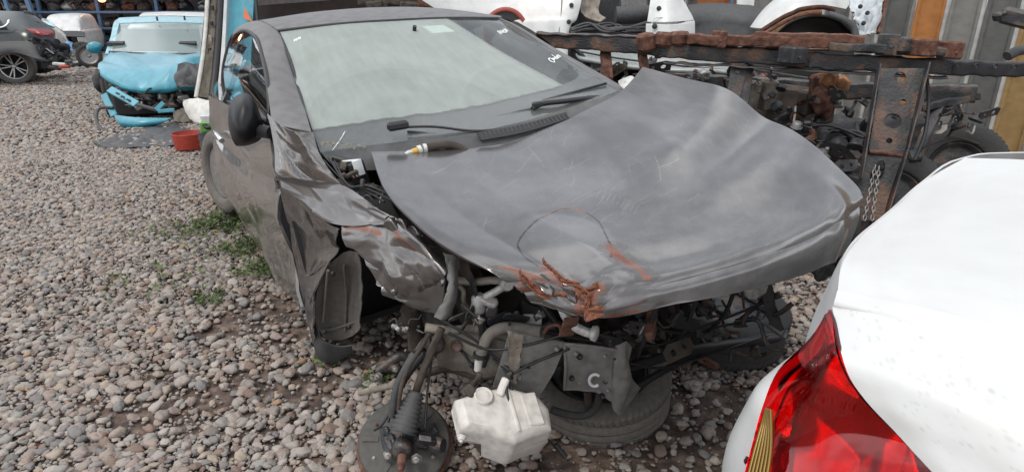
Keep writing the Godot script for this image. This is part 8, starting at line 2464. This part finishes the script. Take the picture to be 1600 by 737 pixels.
func build_suv() -> void:
	# dark SUV at the left edge, its smashed tail towards us
	var hub := Vector3(-9.851, 0.000, -12.813) + Vector3(0, 0.35, 0)
	var t := thing("dark_suv", "dark grey off-road car at the left edge with a smashed tail and spoked wheel", "car", Vector3(hub.x, 0, hub.z))
	var grey := paint(lin(0.035, 0.04, 0.041), 0.22, 0.3, M.grime, 1.0)
	grey.clearcoat_enabled = false
	var b := Shape.new()
	var dn := 12.4
	sheet(b, [
		[Vector3(-11.829, 1.307, -13.363), Vector3(-10.629, 1.346, -13.164), Vector3(-9.915, 1.347, -13.058), Vector3(-9.589, 1.323, -13.049), Vector3(-9.464, 1.263, -13.133)],
		[Vector3(-11.453, 1.056, -12.844), Vector3(-10.286, 1.109, -12.650), Vector3(-9.735, 1.132, -12.659), Vector3(-9.384, 1.152, -12.773), Vector3(-9.137, 1.100, -12.966)],
		[Vector3(-11.218, 0.882, -12.513), Vector3(-10.200, 0.930, -12.477), Vector3(-9.654, 0.976, -12.494), Vector3(-9.206, 0.997, -12.555), Vector3(-8.987, 0.982, -12.923)],
		[Vector3(-11.171, 0.703, -12.393), Vector3(-10.200, 0.748, -12.410), Vector3(-9.637, 0.818, -12.414), Vector3(-9.156, 0.817, -12.435), Vector3(-8.938, 0.799, -12.749)]], 40, 20, 0.03)
	obj("body_side", b, grey, t)
	b = Shape.new()
	sheet(b, [
		[Vector3(-11.171, 0.703, -12.393), Vector3(-10.183, 0.749, -12.389), Vector3(-9.621, 0.819, -12.393), Vector3(-9.140, 0.818, -12.414), Vector3(-9.023, 0.768, -12.471)],
		[Vector3(-11.171, 0.429, -12.292), Vector3(-10.157, 0.547, -12.282), Vector3(-9.528, 0.708, -12.310), Vector3(-9.093, 0.683, -12.333), Vector3(-8.975, 0.608, -12.411)],
		[Vector3(-11.218, 0.242, -12.276), Vector3(-10.176, 0.384, -12.275), Vector3(-9.504, 0.638, -12.316), Vector3(-8.996, 0.525, -12.274), Vector3(-8.865, 0.420, -12.395)]], 40, 12, 0.03)
	obj("arch_cladding", b, M.dusty_black, t)
	b = Shape.new()
	sheet(b, [[Vector3(-10.487, 1.203, -12.631), Vector3(-9.836, 1.227, -12.587), Vector3(-9.714, 1.204, -12.578)], [Vector3(-10.443, 1.067, -12.528), Vector3(-9.803, 1.091, -12.494), Vector3(-9.609, 1.103, -12.498)]], 8, 6, 0.01)
	var win := obj("side_window", b, M.black_gloss, t)
	wire("window_trim", [Vector3(-10.011, 1.047, -12.435), Vector3(-9.584, 1.093, -12.431), Vector3(-9.508, 1.205, -12.515)], 0.02, M.chrome, win)
	b = Shape.new()
	sheet(b, [[Vector3(-9.525, 1.289, -12.983), Vector3(-9.540, 1.210, -13.327)], [Vector3(-9.387, 1.208, -12.900), Vector3(-9.260, 1.093, -13.177)], [Vector3(-9.237, 1.150, -12.878), Vector3(-9.060, 1.049, -13.054)]], 8, 8, 0.02)
	obj("rear_window", b, M.black_gloss, t)
	b = Shape.new()
	b.tube([Vector3(-9.589, 1.335, -13.054), Vector3(-9.515, 1.310, -13.151), Vector3(-9.514, 1.210, -13.327)], 0.05, 8)
	obj("spoiler", b, M.black, t)
	b = Shape.new()
	sheet(b, [[Vector3(-9.163, 1.037, -12.410), Vector3(-8.948, 1.035, -12.463), Vector3(-8.890, 1.002, -12.717)], [Vector3(-9.015, 0.993, -12.372), Vector3(-8.862, 0.980, -12.389), Vector3(-8.841, 0.958, -12.647)], [Vector3(-8.910, 0.958, -12.381), Vector3(-8.805, 0.934, -12.393), Vector3(-8.865, 0.926, -12.582)]], 10, 6, 0.03)
	obj("tail_light", b, paint(lin(0.17, 0.01, 0.015), 0.2), t)
	b = Shape.new()
	sheet(b, [[Vector3(-9.156, 0.817, -12.435), Vector3(-9.013, 0.898, -12.679), Vector3(-8.929, 0.758, -13.053)], [Vector3(-9.010, 0.680, -12.385), Vector3(-8.890, 0.666, -12.593), Vector3(-8.878, 0.591, -12.991)], [Vector3(-8.950, 0.448, -12.352), Vector3(-8.766, 0.411, -12.499), Vector3(-8.801, 0.399, -12.921)]], 24, 20, 0.03, facets(0.08, 5, 5, 13))
	var tail := obj("smashed_tail", b, M.black_gloss, t)
	for q in [[92, 100, .22, M.zinc], [100, 104, .18, M.red], [84, 106, .2, M.black], [106, 96, .12, M.dusty_black]]:
		b = Shape.new()
		b.box(junk_at(q[0], q[1], 12.0), Vector3(q[2], 0.06, 0.1), turned(0, 20, rng.randf_range(-15, 15)), 0.015)
		obj("broken_piece", b, q[3], tail)
	b = Shape.new()
	b.box(Vector3(-10.841, 0.348, -13.222), Vector3(2.6, 0.35, 1.2), turned(0, 20, 0), 0.1)
	obj("underside", b, M.black, t)
	var axis := Transform3D(along(Vector3(0.32, 0, 0.95)), hub)
	var tyre := obj("tyre", tyre_shape(axis, 0.345, 0.22, 0.24, 40), M.rubber_dust, t)
	obj("rim", spoked_rim(axis, 0.245, 0.21, 10), M.alloy, tyre)
	b = Shape.new()
	b.lathe([Vector2(0.24, -0.02), Vector2(0.0, -0.02)], axis, 24)
	obj("wheel_well", b, M.black, t)
	# pale wrecks between it and the rack
	t = thing("silver_wreck", "silver car with crushed nose and blue tape beyond the dark tail", "car", Vector3(-11.993, 0.000, -17.221))
	b = Shape.new()
	sheet(b, [[Vector3(-10.838, 1.146, -15.010), Vector3(-10.400, 1.138, -14.793), Vector3(-10.026, 0.998, -14.528)], [Vector3(-10.186, 1.005, -14.318), Vector3(-9.863, 1.009, -14.212), Vector3(-9.571, 0.884, -14.060)], [Vector3(-9.946, 0.828, -14.145), Vector3(-9.653, 0.833, -14.041), Vector3(-9.391, 0.711, -13.889)], [Vector3(-9.936, 0.433, -14.106), Vector3(-9.599, 0.423, -13.889), Vector3(-9.435, 0.448, -13.898)]], 20, 20, 0.03, facets(0.05, 4, 5, 17))
	obj("front", b, M.steel, t)
	b = Shape.new()
	sheet(b, [[Vector3(-10.345, 1.146, -14.476), Vector3(-9.992, 1.122, -14.361)], [Vector3(-10.029, 1.035, -14.222), Vector3(-9.808, 1.009, -14.212)]], 6, 6, 0.02)
	obj("windscreen", b, M.blue_pale, t)
	b = Shape.new()
	sheet(b, [[Vector3(-9.388, 0.792, -13.812), Vector3(-9.294, 0.742, -13.794)], [Vector3(-9.339, 0.594, -13.686), Vector3(-9.218, 0.569, -13.676)]], 6, 6, 0.03, facets(0.04, 3, 3, 5))
	obj("blue_tape", b, paint(lin(0.12, 0.27, 0.45), 0.5), t)
	b = Shape.new()
	b.box(Vector3(-9.712, 0.570, -14.050), Vector3(0.3, 0.3, 0.3), turned(0, 20, 0), 0.05)
	obj("dark_bay", b, M.black, t)
	t = thing("white_hatchback", "small white hatchback parked in front of the blue rack", "car", Vector3(-12.681, 0.000, -18.874))
	var at := Transform3D(Basis(Vector3.UP, deg_to_rad(200)).scaled(Vector3.ONE * 0.86), Vector3(-13.261, 0.000, -19.822))
	car_shell(t, at, 0.6, [[-1.7, 0.35, 0.75, 0.75, 0.9, 0.5], [-1.3, 0.2, 0.85, 0.86, 1.0, 0.8], [-0.6, 0.2, 0.9, 1.32, 1.0, 0.78], [0.4, 0.2, 0.9, 1.40, 1.0, 0.78], [1.3, 0.25, 0.88, 1.32, 1.0, 0.76], [1.65, 0.35, 0.85, 0.9, 0.95, 0.7]], M.white, M.white, 1, 5)
	b = Shape.new()
	sheet(b, [[Vector3(-12.178, 0.800, -17.867), Vector3(-11.865, 0.800, -17.867), Vector3(-11.605, 0.784, -17.861)], [Vector3(-12.069, 0.680, -17.609), Vector3(-11.726, 0.664, -17.603), Vector3(-11.451, 0.664, -17.603)]], 8, 6, 0.02)
	obj("rear_window", b, M.black_gloss, t)
	for q in [[112, 84, 15.6, 0.30], [128, 82, 16.0, 0.30], [138, 86, 15.4, 0.28]]:
		var p := junk_at(q[0], q[1], q[2])
		p.y = 0.3
		var w := Transform3D(along(Vector3(0.5, 0.15, 0.8)), p)
		var o := thing("spare_tyre", ["old tyre leaning by the silver wreck", "old tyre leaning in front of the white hatchback", "old tyre leaning nearest the blue mirror"][int(q[0] > 120) + int(q[0] > 130)], "tyre", Vector3(p.x, 0, p.z), "old tyres by the rack")
		obj("tyre_ring", tyre_shape(w, q[3], 0.2, 0.2, 24), M.rubber, o)
		obj("rim", steel_rim(w, 0.2, 0.18), M.steel, o)

func build_rack() -> void:
	# long blue storage rack full of engines across the far end
	var z := -21.5
	var x0 := -21.0
	var t := thing("storage_rack", "long blue steel storage rack across the far end of the yard", "rack", Vector3(-14, 0, z))
	for k in 10:
		var x := x0 + 1.9 * k
		for s in [0.0, -1.2]:
			rail_piece("post", Vector3(x, 0, z + s), Vector3(x + 0.1, 3.4, z + s), 0.10, 0.10, M.steel_blue, t, Vector3(0, 0, 1))
	rail_piece("brace", Vector3(-15.6, 2.3, z + 0.1), Vector3(-14.5, 0.1, z + 1.2), 0.12, 0.12, M.steel_blue, t, Vector3(0, 0, 1))
	rail_piece("brace", Vector3(-16.3, 2.3, z + 0.1), Vector3(-15.2, 0.1, z + 1.2), 0.10, 0.10, M.steel_blue, t, Vector3(0, 0, 1))
	for level in [0.25, 0.75, 1.25, 1.75, 2.3]:
		rail_piece("beam", Vector3(x0, level, z + 0.06), Vector3(x0 + 17.5, level, z + 0.06), 0.05, 0.07, M.steel_blue, t)
		rail_piece("shelf", Vector3(x0, level - 0.04, z - 0.6), Vector3(x0 + 17.5, level - 0.04, z - 0.6), 1.2, 0.03, M.dusty_black, t)
	var kinds := []
	for k in 5:
		var b := Shape.new()
		b.lump(Transform3D(Basis.from_scale(Vector3(0.22, 0.17, 0.2))), 6, 0.7, 200 + k)
		b.box(Vector3(0.08, 0.02, 0.1), Vector3(0.24, 0.2, 0.2), turned(0, 20 * k, 10), 0.03)
		b.tube([Vector3(-0.2, 0.1, 0.2), Vector3(0, 0.18, 0.24), Vector3(0.2, 0.06, 0.2)], 0.03, 6)
		kinds.append(b.mesh())
	var mats := [M.oily, M.black, M.mud_dark, M.steel, M.dusty_black, M.rust]
	var n := 0
	for level in [0.25, 0.75, 1.25, 1.75]:
		for k in 36:
			var o := MeshInstance3D.new()
			o.name = "engine"
			o.mesh = kinds[(n * 7) % 5]
			o.material_override = mats[rng.randi() % 6]
			o.position = Vector3(x0 + 0.3 + k * 0.48 + rng.randf_range(-0.08, 0.08), level + 0.16, z - 0.25 - rng.randf() * 0.3)
			o.rotation = Vector3(0, rng.randf() * 6.0, 0)
			add_child(o, true)
			tag(o, "greasy car engine stored on the %s shelf of the blue rack" % ["lowest", "second lowest", "middle", "upper"][int(level / 0.5)], "engine", "engines stored on the blue rack")
			n += 1
	var b := Shape.new()
	b.box(Vector3(-14, 2.2, z - 2.0), Vector3(24, 4.6, 0.2), Basis.IDENTITY, 0.02)
	tag(obj("dark_wall", b, paint(lin(0.045, 0.04, 0.042), 0.8, 0, M.grime, 0.4)), "dark warehouse wall behind the blue storage rack", "wall")
	b = Shape.new()
	for k in 14:
		b.box(Vector3(-7.9 + 0.36 * k, 1.4, z + 0.4), Vector3(0.30, 2.8, 0.06), Basis.IDENTITY, 0.02)
	var screen := tag(obj("blue_sheet_screen", b, paint(lin(0.16, 0.19, 0.24), 0.6, 0.1, M.grime, 1.0)), "grey-blue upright sheet metal screen beyond the white van", "screen")
	t = thing("yard_lamp", "small lit orange lamp under the dark roof behind the rack", "lamp", Vector3(-12.9, 1.6, z + 0.4))
	b = Shape.new()
	b.lump(Transform3D(Basis.from_scale(Vector3(0.12, 0.07, 0.07)), Vector3(-12.9, 1.62, z + 0.45)), 8, 0.0, 1)
	var glow := paint(Color(1, 0.75, 0.5), 0.5)
	glow.emission_enabled = true
	glow.emission = Color(1.0, 0.62, 0.38)
	glow.emission_energy_multiplier = 3.0
	obj("bulb", b, glow, t)
	b = Shape.new()
	b.box(Vector3(-12.9, 1.72, z + 0.42), Vector3(0.3, 0.05, 0.16), Basis.IDENTITY, 0.01)
	obj("lamp_hood", b, M.black, t)
	var light := OmniLight3D.new()
	light.name = "lamp_light"
	light.light_color = Color(1.0, 0.62, 0.38)
	light.light_energy = 0.15
	light.light_size = 0.08
	light.omni_range = 12.0
	light.omni_attenuation = 2.0
	light.shadow_enabled = true
	light.position = Vector3(-12.9, 1.62, z + 0.56) - t.position
	t.add_child(light)
